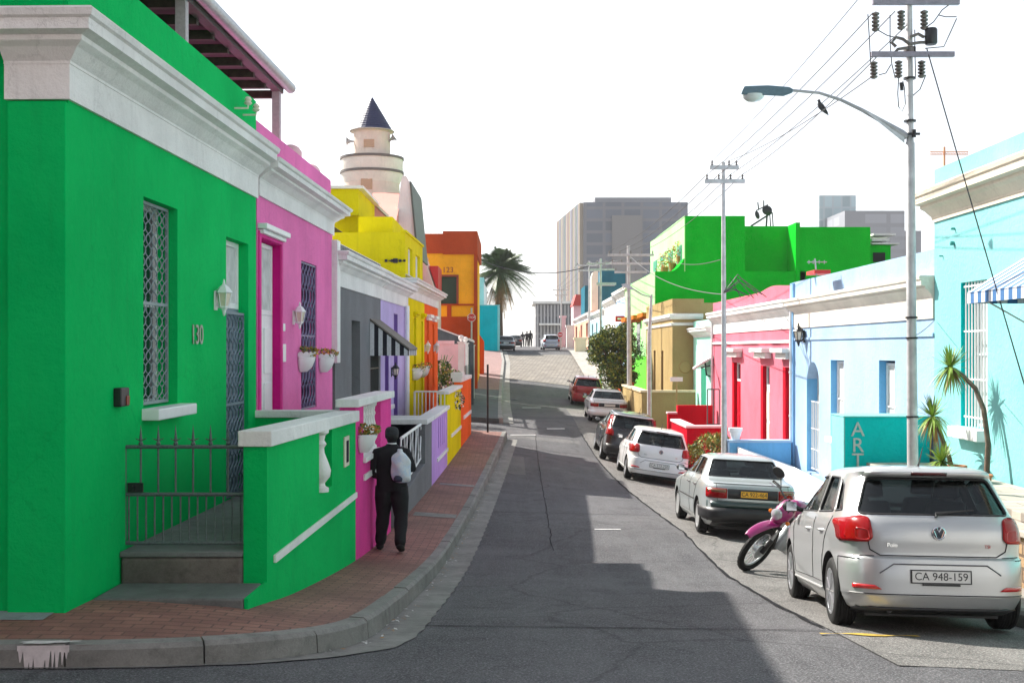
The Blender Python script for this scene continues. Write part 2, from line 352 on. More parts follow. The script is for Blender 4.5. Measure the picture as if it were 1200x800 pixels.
M['cladstone']=brickmat('brown_stone_cladding',(.30,.18,.09),(.42,.28,.15),(.12,.08,.05),.3,.14,.02,vert=True)
M['redbrick']=M['cladstone']
M['yellowline']=simple('worn_yellow_paint',(.45,.30,.04),.8,0,9,.4); M['whiteline']=simple('worn_road_paint',(.42,.42,.42),.8,0,14,.35)
M['leaf']=simple('leaf_green',(.08,.15,.025),.55,0,3,.5); M['leaf2']=simple('leaf_yellow_green',(.26,.27,.04),.55,0,3,.5); M['leafdark']=simple('dark_leaf',(.02,.05,.015),.6,0,3,.5)
M['bark']=simple('bark',(.11,.08,.055),.9,0,12,.4,bs=.4); M['dryleaf']=simple('dry_leaf',(.30,.17,.06),.8,0,5,.4); M['frond']=simple('palm_frond',(.05,.09,.022),.5,0,2,.4)
M['yucca']=simple('yucca_leaf',(.20,.30,.035),.5,0,4,.5); M['petal']=simple('pink_petal',(.75,.10,.16),.6,0,5,.3); M['petaly']=simple('orange_petal',(.85,.35,.05),.6,0,5,.3)
# ================================================================== GROUND
_kc=[(7.88,-40),(7.93,-12),(7.95,-6),(7.98,-3.4),(8.03,-2.7),(8.14,-2.2),(8.33,-1.82),(8.62,-1.47),(9.1,-1.22),(9.9,-1.13),(11.4,-1.10),(41,-.17),(60,.4)]
def _kpath():
    P0=[(b,a) for a,b in _kc if b>-13]; out=[]
    for (a,b),(c,d) in zip(P0,P0[1:]):
        n=max(1,int(math.dist((a,b),(c,d))/.05)); out+=[(a+(c-a)*k/n,b+(d-b)*k/n) for k in range(n)]
    out.append(P0[-1]); X=np.array([p[0] for p in out]); Y=np.array([p[1] for p in out]); w=9
    for _ in range(2):
        Xs,Ys=X.copy(),Y.copy()
        for i in range(len(X)): q=min(w,i,len(X)-1-i); Xs[i]=X[i-q:i+q+1].mean(); Ys[i]=Y[i-q:i+q+1].mean()
        X,Y=Xs,Ys
    return X,Y
_KX,_KY=_kpath()
def Xk(Y): return float(np.interp(Y,_KY,_KX)) if Y>_KY[0] else -40.0
def pz(X,Y):
    if Y<11: d=max(0,float(np.sqrt(((_KX-X)**2+(_KY-Y)**2).min()))-.19)
    else: d=max(0,Xk(Y)-X-.19)
    d*=1+.95*max(0,min(1,(11-Y)/2))
    return gz(-1,Y)+.17+.07*min(2.4,d)
def grid(mb,xs,ys,fn):
    vs=[(x,y,fn(x,y)) for y in ys for x in xs]; m=len(xs)
    mb.add(vs,[(i*m+k,i*m+k+1,(i+1)*m+k+1,(i+1)*m+k) for i in range(len(ys)-1) for k in range(m-1)])
def fr(a,b,s): n=max(1,int(round((b-a)/s))); return [a+(b-a)*i/n for i in range(n+1)]
mb=MB(); grid(mb,[-1500,-500,-200,-90,-50,-30,-15,-8,-4,0,4,8,15,30,50,90,200,500,1500],[-60,-30]+fr(-20,160,4)+[200,300,450,600,900,1600],lambda x,y:gz(x,y)-.12)
g=mb.build('ground',concrete('dusty_ground',(.20,.18,.15)),None,smooth=True,recalc=False); g['kind']='structure'
mb=MB(); grid(mb,[-40,-20,-10]+fr(-6,6,.75)+[8,12,20,40],fr(-20,150,1.0),lambda x,y:gz(x,y))
g=mb.build('road',M['asphalt'],None,smooth=True,recalc=False); g['kind']='structure'
# grey parking strip along the right side
def seamx(Y): return float(np.interp(Y,[9,16,20.6,28.8,45,60],[2.75,2.8,2.93,2.78,2.6,2.7]))
mb=MB(); ys=fr(8.5,60,.75); rows=[]
for y in ys: rows.append([(seamx(y)+(4.7-seamx(y))*t, y) for t in (0,.33,.66,1)])
vs=[(x,y,gz(x,y)+.005) for r in rows for x,y in r]; mb.add(vs,[(i*4+k,i*4+k+1,(i+1)*4+k+1,(i+1)*4+k) for i in range(len(ys)-1) for k in range(3)])
g=mb.build('parking_lane',M['asphalt2'],None,smooth=True,recalc=False); g['kind']='structure'
mb=MB(); grid(mb,fr(-.45,7,.8),fr(0,1,.035),lambda x,t:(77.8-1.15*max(0,x))*(1-t)+98*t)
mb.v=[(x,y,gz(x,y)+.02) for x,t,y in mb.v]
g=mb.build('cobbled_road',M['cobble'],None,smooth=True,recalc=False); g['kind']='structure'
# --- left pavement
mb=MB(); ys=fr(8.05,9.8,.05)+fr(9.8,40.7,.5)[1:]; rows=[]
for y in ys:
    k=Xk(y)-.15; xs=[k-(k+20)*t for t in (0,.02,.05,.09,.15,.3,1)] if k>-8 else [k-t for t in (0,.5,1,2,3,5,8)]
    rows.append([(x,y,pz(x,y)) for x in xs])
vs=[q for r in rows for q in r]; mb.add(vs,[(i*7+k,i*7+k+1,(i+1)*7+k+1,(i+1)*7+k) for i in range(len(ys)-1) for k in range(6)])
g=mb.build('pavement_near_left',M['pavers'],None,smooth=True,recalc=False); g['kind']='structure'
def smoothpath(pts,step):
    # catmull-rom then resample
    P_=[Vector((a,b,0)) for a,b in pts]; out=[]
    for i in range(len(P_)-1):
        p0=P_[max(i-1,0)];p1=P_[i];p2=P_[i+1];p3=P_[min(i+2,len(P_)-1)]
        for k in range(20):
            t=k/20; out.append(.5*((2*p1)+(p2-p0)*t+(2*p0-5*p1+4*p2-p3)*t*t+(3*p1-p0-3*p2+p3)*t**3))
    out.append(P_[-1]); res=[out[0]]; acc=0
    for a,b in zip(out,out[1:]):
        d=(b-a).length; acc+=d
        if acc>=step: res.append(b.copy()); acc=0
    return res
kp=[Vector((float(a),float(b),0)) for a,b in zip(_KX,_KY) if b<=41][::3]
def kerbmesh(path,side,zf,h,w=.15,seglen=6,gap=.012):
    """path: list of Vector ground points (face line); side: +1 pavement lies to the left of travel"""
    mb=MB(); i=0
    while i<len(path)-1:
        j=min(i+seglen,len(path)-1); ring=[]
        jit=rnd.uniform(-.006,.006)
        for q in range(i,j+1):
            p=path[q].copy(); d=(path[min(q+1,len(path)-1)]-path[max(q-1,0)]).normalized(); nrm=Vector((-d.y,d.x,0))*side
            if q==i: p+=d*gap/2
            if q==j: p-=d*gap/2
            z=zf(p.x,p.y); ring.append([p+nrm*(-.015)+Vector((0,0,z-.08)),p+nrm*(0.0)+Vector((0,0,z+h-.03+jit)),p+nrm*.03+Vector((0,0,z+h+jit)),p+nrm*(w)+Vector((0,0,z+h+.004+jit)),p+nrm*w+Vector((0,0,z-.08))])
        vs=[v for r in ring for v in r]; n=5; fs=[]
        for a in range(len(ring)-1):
            for k in range(n): k2=(k+1)%n; fs.append((a*n+k,a*n+k2,(a+1)*n+k2,(a+1)*n+k))
        fs.append(tuple(range(n))[::-1]); fs.append(tuple((len(ring)-1)*n+k for k in range(n)))
        mb.add(vs,fs); i=j
    return mb
mb=kerbmesh(kp,1,lambda x,y:gz(-1,y),.175)
g=mb.build('kerb_near_left',M['concrete'],None); g['kind']='structure'
def strip(mb,path,side,o0,o1,zf,dz):
    vs=[]
    for q,p in enumerate(path):
        d=(path[min(q+1,len(path)-1)]-path[max(q-1,0)]).normalized(); n=Vector((-d.y,d.x,0))*side
        for o in (o0,o1): a=p+n*o; vs.append((a.x,a.y,zf(a.x,a.y)+dz))
    mb.add(vs,[(i*2,i*2+1,i*2+3,i*2+2) for i in range(len(path)-1)])
mb=MB(); gp=[p for p in kp if p.x>-6]; vs=[]
for q,p in enumerate(gp):
    d=(gp[min(q+1,len(gp)-1)]-gp[max(q-1,0)]).normalized(); n=Vector((d.y,-d.x,0)); w_=.36 if p.y>9.2 else .06+.30*max(0,min(1,(p.y-8.15)/1.05)); w_+=.012*math.sin(q*1.7)
    for o in (-.02,w_): a=p+n*o; vs.append((a.x,a.y,gz(a.x,a.y)+.008))
mb.add(vs,[(i*2,i*2+1,i*2+3,i*2+2) for i in range(len(gp)-1)])
g=mb.build('gutter',M['concrete'],None,smooth=True,recalc=False); g['kind']='structure'
# white paint spilled over the kerb
mb=MB(); Yf=lambda x: float(np.interp(x,_KX[:400],_KY[:400]))
drips=[(-3.37,.03,.07),(-3.28,.05,.14),(-3.215,.035,.16),(-3.13,.06,.165),(-3.06,.05,.15),(-2.985,.035,.165),(-2.91,.022,.12),(-2.85,.028,.15),(-2.775,.02,.09),(-2.72,.02,.05)]
drips=[(-3.14+(a+3.05)*.46,b*.5,c) for a,b,c in drips]
vs=[]; xs=fr(-3.31,-2.97,.003)
for x in xs:
    dp=.012+.006*math.sin(x*31)
    for c_,w_,d_ in drips:
        q=abs(x-c_)/w_
        if q<1: dp=max(dp,.012+d_*(1-q*q)**1.3)
    z0=gz(-1,Yf(x))+.175-.028; y=Yf(x); vs+=[(x,y-.006,z0+.03),(x,y-.0065,z0),(x,y-.018*(min(dp,.16)/.16)-.006,z0-min(dp,.165))]
mb.add(vs,[(3*k+a,3*k+1+a,3*k+4+a,3*k+3+a) for k in range(len(xs)-1) for a in (0,1)])
pts=[]
for k in range(40):
    t=2*math.pi*k/40; r=1+.16*math.sin(3*t+1)+.10*math.sin(7*t)+.05*math.sin(13*t); pts.append((-3.14+.18*r*math.cos(t),.04*r*math.sin(t)))
mb.add([(x,Yf(x)+.055+dy,gz(-1,7.98)+.184) for x,dy in pts],[tuple(range(40))])
single(mb,'paint_spill',simple('spilled_white_paint',(.55,.50,.50),.6,nscale=12,var=.15),'white paint spilled and dripping down the near kerb face','paint spill',(-3.1,7.9,-2.1))
# concrete apron by the green corner
mb=MB(); grid(mb,fr(-7.5,-3.45,.5),[8.78,8.9,9.05],lambda x,y:pz(x,y)+.004)
g=mb.build('apron',concrete('blue_grey_concrete',(.22,.26,.27),stain=.7),None,recalc=False); g['kind']='structure'
# ramps across the pavement
mb=MB()
for y0,y1 in ((20.6,21.1),(25.6,25.9)):
    grid(mb,[Xk(y0)-.9,Xk(y0)-.5,Xk(y0)-.16],[y0,y1],lambda x,y:pz(x,y)+.006)
g=mb.build('utility_cover',M['concrete'],None,recalc=False); g['kind']='structure'
# pavement end ramp at the side street
mb=MB(); mb.add([(-.35,40.7,pz(-.35,40.7)+.004),(-4.5,40.7,pz(-4,40.7)+.004),(-4.5,41.3,gz(-4,41.3)+.02),(-.3,41.3,gz(-.3,41.3)+.02),(-.35,40.7,gz(0,40.7)-.1),(-.3,41.3,gz(0,41.3)-.1)],[(0,1,2,3),(0,3,5,4)])
g=mb.build('pavement_ramp',concrete('pale_ramp_concrete',(.45,.43,.40)),None); g['kind']='structure'
# --- far left pavement
fk=lambda Y: float(np.interp(Y,[47.5,60,77,90,104],[-.36,-.5,-.58,-.55,-.9]))
def fpz(x,y): return gz(max(x,-1),y)+.18+.05*max(0,fk(y)-x)
mb=MB(); ys=fr(47.5,68,1); vs=[(fk(y)-.16-t,y,fpz(fk(y)-.16-t,y)) for y in ys for t in (0,1.2,3,7)]
mb.add(vs,[(i*4+k,i*4+k+1,(i+1)*4+k+1,(i+1)*4+k) for i in range(len(ys)-1) for k in range(3)]); mb.hexa([(fk(47.5)-.16,47.45,-3.2),(-8,47.45,-3.2),(-8,47.5,-3.2),(fk(47.5)-.16,47.5,-3.2),(fk(47.5)-.16,47.45,fpz(-.6,47.5)),(-8,47.45,fpz(-7,47.5)),(-8,47.5,fpz(-7,47.5)),(fk(47.5)-.16,47.5,fpz(-.6,47.5))])
g=mb.build('pavement_far_left',concrete('grey_pavement',(.10,.12,.12)),None,recalc=False); g['kind']='structure'
mb=MB(); ys=fr(68,104,1); vs=[(fk(y)-.16-t,y,fpz(fk(y)-.16-t,y)) for y in ys for t in (0,1.2,3,7)]
mb.add(vs,[(i*4+k,i*4+k+1,(i+1)*4+k+1,(i+1)*4+k) for i in range(len(ys)-1) for k in range(3)])
g=mb.build('pavement_uphill_left',M['pavers_pink'],None,recalc=False); g['kind']='structure'
path=[Vector((fk(y),y,0)) for y in fr(47.5,104,.5)]
g=kerbmesh(path,1,lambda x,y:gz(-1,y),.19,.2,3,.02).build('kerb_far_left',concrete('pale_kerb',(.30,.29,.27)),None); g['kind']='structure'
mb=MB(); strip(mb,path,-1,-.02,.42,gz,.03); g=mb.build('gutter_far_left',concrete('pale_gutter',(.28,.27,.25)),None,recalc=False); g['kind']='structure'
# --- right pavement
rk=4.72
def rpz(x,y): return gz(4.72,y)+.15+.02*max(0,x-4.72)
mb=MB(); grid(mb,[rk+.14,5.6,6.3,9.5],fr(1,58,1),rpz); g=mb.build('pavement_right',concrete('right_pavement_concrete',(.30,.28,.25)),None,recalc=False); g['kind']='structure'
mb=MB(); grid(mb,[rk+.14,5.6,6.3,9.5],fr(64,104,1),rpz); g=mb.build('pavement_uphill_right',concrete('pale_pavement',(.34,.31,.28)),None,recalc=False); g['kind']='structure'
g=kerbmesh([Vector((rk,y,0)) for y in fr(1,58,.3)],-1,gz,.15,.14,3).build('kerb_right',M['concrete'],None); g['kind']='structure'
# road markings and covers
def decal(name,pts,mat,label,cat,dz=.009,group=None):
    mb=MB(); n=len(pts); vs=[(x,y,gz(x,y)+dz) for x,y in pts]; mb.add(vs,[tuple(range(n))])
    c=sum((Vector(v) for v in vs),Vector())/n
    o=mb.build(name,mat,None,recalc=False); o['kind']='structure'; return o
def dashmark(xa,xb,y,w):
    a=ground_hit(xa,y); b=ground_hit(xb,y); d=w
    decal('road_marking',[(a.x,a.y),(b.x,b.y),(b.x,b.y+d),(a.x,a.y+d)],M['whiteline'],None,None)
for q in ((697,728,621,.12),(641,662,503,.4),(598,628,510,.25),(612,634,478,.5),(606,626,428,.9)): dashmark(*q)
c0=ground_hit(1022,746); pts=[(c0.x-.42+.84*t,c0.y+.05*math.sin(t*9)+.02) for t in fr(0,1,.1)]+[(c0.x+.42-.84*t,c0.y+.10+.03*math.cos(t*11)) for t in fr(0,1,.1)]
decal('road_marking',pts,M['yellowline'],None,None,.012)
# tar seams, patches
M['tar']=simple('tar_seam',(.022,.022,.025),.95,0,30,.3,spec=.05); M['patch']=asphalt('asphalt_patch',(.030,.030,.035),(.045,.045,.05)); M['patch2']=asphalt('pale_asphalt_patch',(.075,.074,.075),(.10,.10,.10))
def seam(path,w,mat,dz=.007):
    mb=MB(); pts=[]
    for (a,b),(c,d) in zip(path,path[1:]):
        n=max(2,int(math.dist((a,b),(c,d))/.35))
        for k in range(n): pts.append((a+(c-a)*k/n+rnd.uniform(-.02,.02),b+(d-b)*k/n))
    pts.append(path[-1]); vs=[]
    for i,(x,y) in enumerate(pts):
        q=pts[min(i+1,len(pts)-1)]; p=pts[max(i-1,0)]; d=Vector((q[0]-p[0],q[1]-p[1])).normalized(); ww=w*rnd.uniform(.6,1.3); vs+=[(x-d.y*ww,y+d.x*ww,gz(x-d.y*ww,y+d.x*ww)+dz),(x+d.y*ww,y-d.x*ww,gz(x+d.y*ww,y-d.x*ww)+dz)]
    mb.add(vs,[(2*i,2*i+1,2*i+3,2*i+2) for i in range(len(pts)-1)]); o=mb.build('road_marking',mat,None,recalc=False); o['kind']='structure'
seam([(.62,18),(.66,22),(.72,30),(.85,44)],.007,M['tar']); seam([(-1.0,10.6),(.8,10.45),(2.7,10.3)],.014,M['tar']); seam([(2.72,10.5),(2.80,16),(2.93,20.6),(2.78,28.8),(2.6,45)],.02,M['tar'],.0095)
seam([(-.7,23),(2.7,23.2)],.01,M['tar']); seam([(-.3,38),(2.6,38.3)],.02,M['tar']); seam([(-6,5.8),(7,5.5)],.015,M['tar'])
def patch(x0,x1,y0,y1,mat):
    mb=MB(); grid(mb,fr(x0,x1,.4),fr(y0,y1,.5),lambda x,y:gz(x,y)+.0045); o=mb.build('road_patch',mat,None,recalc=False); o['kind']='structure'
patch(-.35,.35,30.5,35.5,M['patch2']); patch(-.6,2.4,41.5,42.6,M['patch2']); 
# round manhole covers in the road
def cover(x,y,r,label):
    c=ground_hit(x,y); mb=MB(); mb.lathe([(r,-.01),(r,.012),(r*.86,.012),(r*.86,.007),(r*.8,.007),(r*.8,.014),(0.0,.014)],28,(0,0,0))
    for k in range(-3,4):
        mb.box(-r*.6,r*.6,k*r*.2-.012,k*r*.2+.012,.012,.019)
    o=mb.build('manhole_cover',M['black'],None,bevel=0); o.location=(c.x,c.y,gz(c.x,c.y)); sl=(gz(c.x,c.y+.5)-gz(c.x,c.y-.5)); o.rotation_euler=(math.atan(sl),0,0)
    tag(o,label,'manhole cover')
cover(600,468,.33,'round iron cover set in the dark asphalt uphill, by the left gutter')
# ================================================================== OPENING FILLS
def window(parent,fc,Ya,Yb,za,zb,n,fmat,pmat,nx=1,nz=2,fw=.05,curtain=False,name='window',label=None):
    mb=MB(); d0,d1=n-.05,n+.0
    mb.fb(fc,Ya,Ya+fw,d0,d1,za,zb); mb.fb(fc,Yb-fw,Yb,d0,d1,za,zb); mb.fb(fc,Ya+fw,Yb-fw,d0,d1,zb-fw,zb); mb.fb(fc,Ya+fw,Yb-fw,d0,d1,za,za+fw)
    for i in range(1,nx+1): 
        if nx>1 and i<nx: c=Ya+(Yb-Ya)*i/nx; mb.fb(fc,c-fw*.3,c+fw*.3,d0+.01,d1-.006,za+fw,zb-fw)
    for i in range(1,nz): c=za+(zb-za)*i/nz; mb.fb(fc,Ya+fw,Yb-fw,d0+.006,d1-.003,c-fw*.35,c+fw*.35)
    fo=mb.build(name,fmat,parent,bevel=.004,label=label)
    mb=MB(); mb.add([fc.W(Ya+.01,n-.03,za+.01),fc.W(Yb-.01,n-.03,za+.01),fc.W(Yb-.01,n-.03,zb-.01),fc.W(Ya+.01,n-.03,zb-.01)],[(0,1,2,3)])
    mb.build('pane',pmat,fo)
    if curtain:
        mb=MB(); k=18; vs=[]
        for i in range(k+1):
            y=Ya+(Yb-Ya)*i/k; o=n-.12+.02*math.sin(i*1.9)
            vs+= [fc.W(y,o,za),fc.W(y,o,zb)]
        mb.add(vs,[(2*i,2*i+2,2*i+3,2*i+1) for i in range(k)]); mb.build('curtain',M['curtain'],fo,smooth=True)
    return fo
def sill(parent,fc,Ya,Yb,z,h,n1,mat):
    mb=MB(); mb.fb(fc,Ya,Yb,-.12,n1,z-h,z,None,None); return mb.build('sill',mat,parent,bevel=.012)
def hood(parent,fc,Ya,Yb,z,h,n1,mat):
    mb=MB(); mb.fb(fc,Ya,Yb,-.0,n1,z,z+h); mb.fb(fc,Ya+.04,Yb-.04,0,n1*.6,z-h*.8,z-.002); return mb.build('hood_moulding',mat,parent,bevel=.01)
def lattice(parent,fc,Ya,Yb,za,zb,n,mat,nx=5,nz=14,r=.009,name='grille',rails=(0,.5,1)):
    mb=MB(); w=(Yb-Ya)/nx; h=(zb-za)/nz
    for i in range(nx):
        for ph in (0,1):
            pts=[]
            for k in range(nz*2+1):
                t=k/2; sgn=math.cos(math.pi*t+ph*math.pi); pts.append(fc.W(Ya+w*(i+.5)+sgn*w*.5,n+(.006 if ph else 0),za+h*t))
            # smooth ogee curve
            out=[]
            for k in range(nz*6+1):
                t=k/6; c=math.cos(math.pi*t*2/2+ph*math.pi); c=math.copysign(abs(c)**.8,c); out.append(fc.W(Ya+w*(i+.5)+c*w*.48,n+(.008 if ph else 0),za+h*t))
            mb.tube(out,r,4)
    for q in rails: z=za+(zb-za)*q; mb.fb(fc,Ya,Yb,n-.012,n+.016,z-.014,z+.014)
    mb.fb(fc,Ya,Ya+.02,n-.012,n+.016,za,zb); mb.fb(fc,Yb-.02,Yb,n-.012,n+.016,za,zb)
    return mb.build(name,mat,parent)
def bars(parent,fc,Ya,Yb,za,zb,n,mat,k=7,r=.01,name='grille',rails=(.05,.5,.95)):
    mb=MB()
    for i in range(k): y=Ya+(Yb-Ya)*(i+.5)/k; mb.tube([fc.W(y,n,za),fc.W(y,n,zb)],r,6)
    for q in rails: z=za+(zb-za)*q; mb.fb(fc,Ya,Yb,n-.012,n+.012,z-.012,z+.012)
    return mb.build(name,mat,parent)
def door(parent,fc,Ya,Yb,za,zb,n,mat,fan=0,panels=2,knob=True,label=None,fanmat=None):
    mb=MB(); zt=zb-fan; mb.fb(fc,Ya,Yb,n-.05,n,za,zt)
    w=Yb-Ya
    for i in range(panels):
        a=za+(zt-za)*(.06+i*(.92/panels)); b=za+(zt-za)*(.06+(i+1)*(.92/panels)-.05)
        for c in ((Ya+.1*w,Ya+.45*w),(Ya+.55*w,Ya+.9*w)):
            mb.fb(fc,c[0],c[1],n+.001,n+.016,a,b)
    d=mb.build('door',mat,parent,bevel=.006,label=label)
    if knob:
        mb=MB(); p=fc.W(Ya+.1,n+.03,za+(zt-za)*.47); mb.lathe([(.0,-.02),(.02,-.015),(.028,.0),(.02,.02),(0,.025)],10,p,Matrix.Rotation(math.pi/2,3,'Y')); mb.fb(fc,Ya+.07,Ya+.13,n,n+.012,za+(zt-za)*.42,za+(zt-za)*.5); mb.build('handle',M['chrome'],d,smooth=True)
    if fan:
        mb=MB(); mb.fb(fc,Ya,Ya+.06,n-.05,n,zt+.002,zb);mb.fb(fc,Yb-.06,Yb,n-.05,n,zt+.002,zb);mb.fb(fc,Ya+.06,Yb-.06,n-.05,n,zb-.06,zb);mb.fb(fc,Ya+.06,Yb-.06,n-.05,n,zt+.002,zt+.07)
        f=mb.build('fanlight',M['white'],parent,bevel=.004); mb=MB(); mb.add([fc.W(Ya+.05,n-.03,zt+.05),fc.W(Yb-.05,n-.03,zt+.05),fc.W(Yb-.05,n-.03,zb-.05),fc.W(Ya+.05,n-.03,zb-.05)],[(0,1,2,3)]); mb.build('pane',fanmat or M['glass'],f)
    return d
def wall_lamp(fc,Y,z,n0,mat,label,s=1.0,glass=None):
    t=root('wall_lamp',label,'wall lamp',fc.W(Y,n0,z)); W=lambda q,w,h: fc.W(Y,n0+w*s*.8,z+h*s)
    mb=MB(); mb.box(0,0,0,0,0,0) if False else None
    mb.fb(fc,Y-.05*s,Y+.05*s,n0,n0+.02*s,z-.12*s,z+.12*s); mb.tube([W(0,.02,-.04),W(0,.07,-.09),W(0,.12,-.10),W(0,.14,-.06)],.012*s,6); mb.build('bracket',mat,t)
    c=fc.W(Y,n0+.112*s,z)
    mb=MB(); mb.lathe([(0,.27*s),(.012*s,.25*s),(.02*s,.2*s),(.06*s,.17*s),(.11*s,.10*s),(.10*s,.09*s),(0,.09*s)],6,c); mb.lathe([(0,-.20*s),(.015*s,-.18*s),(.03*s,-.12*s),(.06*s,-.09*s),(.06*s,-.07*s),(0,-.07*s)],6,c)
    for k in range(6):
        a=2*math.pi*k/6; mb.tube([c+Vector((.06*s*math.cos(a),.06*s*math.sin(a),-.08*s)),c+Vector((.095*s*math.cos(a),.095*s*math.sin(a),.10*s))],.006*s,4)
    mb.build('cage',mat,t)
    mb=MB(); mb.lathe([(.05*s,-.07*s),(.085*s,.09*s)],6,c); mb.build('glass',glass or M['bulb'],t)
    return t
def leafblob(mb,c,R,n,size,mats=1,squash=1.0,r=None):
    r=r or rnd
    for i in range(n):
        while True:
            q=Vector((r.uniform(-1,1),r.uniform(-1,1),r.uniform(-1,1)))
            if q.length<=1: break
        q=q.normalized()*(q.length**.5)
        p=Vector(c)+Vector((q.x*R,q.y*R,q.z*R*squash)); s=size*r.uniform(.6,1.3)
        a=Vector((r.gauss(0,1),r.gauss(0,1),r.gauss(0,1))).normalized(); b=a.cross(Vector((r.gauss(0,1),r.gauss(0,1),r.gauss(0,1)))).normalized()
        mb.cur=r.randrange(mats)
        mb.add([p-a*s,p+b*s*.4,p+a*s,p-b*s*.4],[(0,1,2,3)])
# ================================================================== LEFT HOUSES
# ---- 1 green corner house
Y0,Y1=LF.Y(80),LF.Y(300)
H=root('corner_house','vivid green corner house with white frieze and cornice, nearest on the left','house',(-3.4,Y0,-1.95),'painted terrace houses')
wY=(LF.Y(168),LF.Y(208)); wz=(zpx(478,LF.Y(169)),zpx(230,LF.Y(168)))
dY=(LF.Y(265),LF.Y(291)); dzt=zpx(277,LF.Y(265))
fl=-1.76
mb=MB(); body(mb,LF,Y0,Y1,-2.6,3.10,9.0,[(wY[0],wY[1],wz[0],wz[1]),(dY[0],dY[1],-1.78,dzt)],reveal=.28)
mb.build('wall',M['green'],H,merge=True)
# corner pilaster on the street-end wall, and rounded parapet end
mb=MB(); a=LF.W(Y0,0,0); mb.box(a.x-.44,a.x+.001,a.y-.06,a.y+.02,-2.6,1.86); mb.build('pilaster',M['green'],H,bevel=.01)
mb=MB(); cornice(mb,LF,Y0-.02,Y1+.0,cprof(1.88,.63,.31,.42),ret0=.47)
mb.build('cornice',M['white_plaster'],H)
mb=MB(); mb.prism([(1.94,),],None,0,0) if False else None
pr=cprof(1.88,.63,.31,.42); CF=Cross(Y0)   # cornice carried along the end wall
for q in ((-12,a.x-.40),):
    vs=[CF.W(q[0],n+ (0 if n<.04 else 0),z) for n,z in [(n,z) for n,z in pr if z>2.2]]+[CF.W(q[1],n,z) for n,z in pr if z>2.2]; m=len(vs)//2
    mb.add(vs,[(k,(k+1)%m,m+(k+1)%m,m+k) for k in range(m)]+[tuple(range(m))[::-1],tuple(range(m,2*m))])
mb.build('end_cornice',M['white_plaster'],H)
w=window(H,LF,wY[0],wY[1],wz[0],wz[1],-.2,M['white'],M['glass'],2,2)
lattice(w,LF,wY[0]+.02,wY[1]-.02,wz[0]+.03,wz[1]-.02,-.10,simple('pale_grille_paint',(.24,.30,.32),.5),6,17,.0065)
mb=MB(); mb.fb(LF,wY[0]-.04,wY[1]+.12,-.22,.16,wz[0]-.11,wz[0]-.005); mb.build('sill',M['white'],H,bevel=.012)
d=door(H,LF,dY[0],dY[1],-1.75,dzt,-.12,simple('grey_blue_door',(.16,.22,.27),.5),fan=.80,panels=3,fanmat=M['curtain'])
lattice(d,LF,dY[0]+.03,dY[1]-.03,-1.72,dzt-.86,-.06,simple('blue_grey_gate',(.13,.19,.24),.5),6,16,.009)
# number 130
def text(body,size,loc,R,mat,parent=None,ext=.004,name='number'):
    cu=bpy.data.curves.new(name,'FONT'); cu.body=body; cu.size=size; cu.extrude=ext; cu.align_x='CENTER'; cu.align_y='CENTER'
    o=bpy.data.objects.new(name,cu); C.objects.link(o); dg=bpy.context.evaluated_depsgraph_get(); dg.update()
    me=bpy.data.meshes.new_from_object(o.evaluated_get(dg)); bpy.data.objects.remove(o)
    me.transform(Matrix.Translation(Vector(loc))@R.to_4x4()); me.materials.clear(); me.materials.append(mat)
    o=bpy.data.objects.new(name,me); C.objects.link(o)
    if parent: me.transform(Matrix.Translation(-root_loc(parent))); o.parent=parent
    return o
def fR(fc,flip=False):     # text plane lying on a facade: x along wall (reading for a viewer in the street), y up, z outward
    e=(fc.W(1,0,0)-fc.W(0,0,0)).normalized(); n=(fc.W(1,1,0)-fc.W(1,0,0)).normalized(); u=Vector((0,0,1)); x=u.cross(n)
    return Matrix((x,u,n)).transposed()
yn=LF.Y(230); text('130',.29,LF.W(yn,.012,zpx(393,yn)),fR(LF),simple('brass_number',(.36,.40,.33),.5,.2),H)
# small dark meter niche
yb=LF.Y(138); t=root('post_box','small black box with a rusty red flap on the green wall','letter box',LF.W(yb,.0,zpx(478,yb)))
z0,z1=zpx(476,yb),zpx(454,yb); mb=MB(); mb.fb(LF,yb-.11,yb+.09,.0,.07,z0,z1); mb.build('box',M['black'],t,bevel=.01); mb=MB(); mb.fb(LF,yb-.0,yb+.07,.071,.078,z0+.01,z1-.07); mb.build('flap',M['redwood'],t)
yl=LF.Y(252); wall_lamp(LF,yl,zpx(352,yl),0,M['white'],'white lantern on the green wall beside number 130',.88)
# roofed terrace behind the parapet
t=root('pergola','brown timber terrace roof with grey gutter above the green parapet','pergola',(-4.2,14,3.1))
mb=MB(); mb.fb(LF,8.6,18.8,-.62,-.48,4.0,4.17); mb.fb(LF,8.6,18.8,-4.4,-4.3,3.95,4.1)
mb.build('beam',simple('mauve_brown_paint',(.085,.072,.07),.6),t)
for k in range(15):
    mb=MB(); y=8.8+k*.71; mb.fb(LF,y,y+.09,-4.3,-.6,3.93,4.05); mb.build('rafter',M['wood'],t)
mb=MB(); mb.fb(LF,8.5,18.9,-4.5,-.46,4.10,4.16); mb.build('roof_sheet',simple('dark_roof_boards',(.035,.03,.028),.8),t)
mb=MB(); mb.tube([LF.W(8.5,-.40,4.12),LF.W(18.95,-.40,4.12)],.085,10); mb.build('gutter',M['steel'],t,smooth=True)
for y in (13.7,18.6):
    mb=MB(); mb.fb(LF,y,y+.12,-.62,-.5,2.7,4.0); mb.build('post',simple('pale_post_paint',(.42,.38,.40),.6),t)
mb=MB(); mb.fb(LF,9.5,13.2,-4.6,-4.5,2.9,3.95); mb.build('back_wall',M['green'],t)
t=root('insulator','pair of small brown insulators on the green parapet','insulator',LF.W(14.0,.0,2.75))
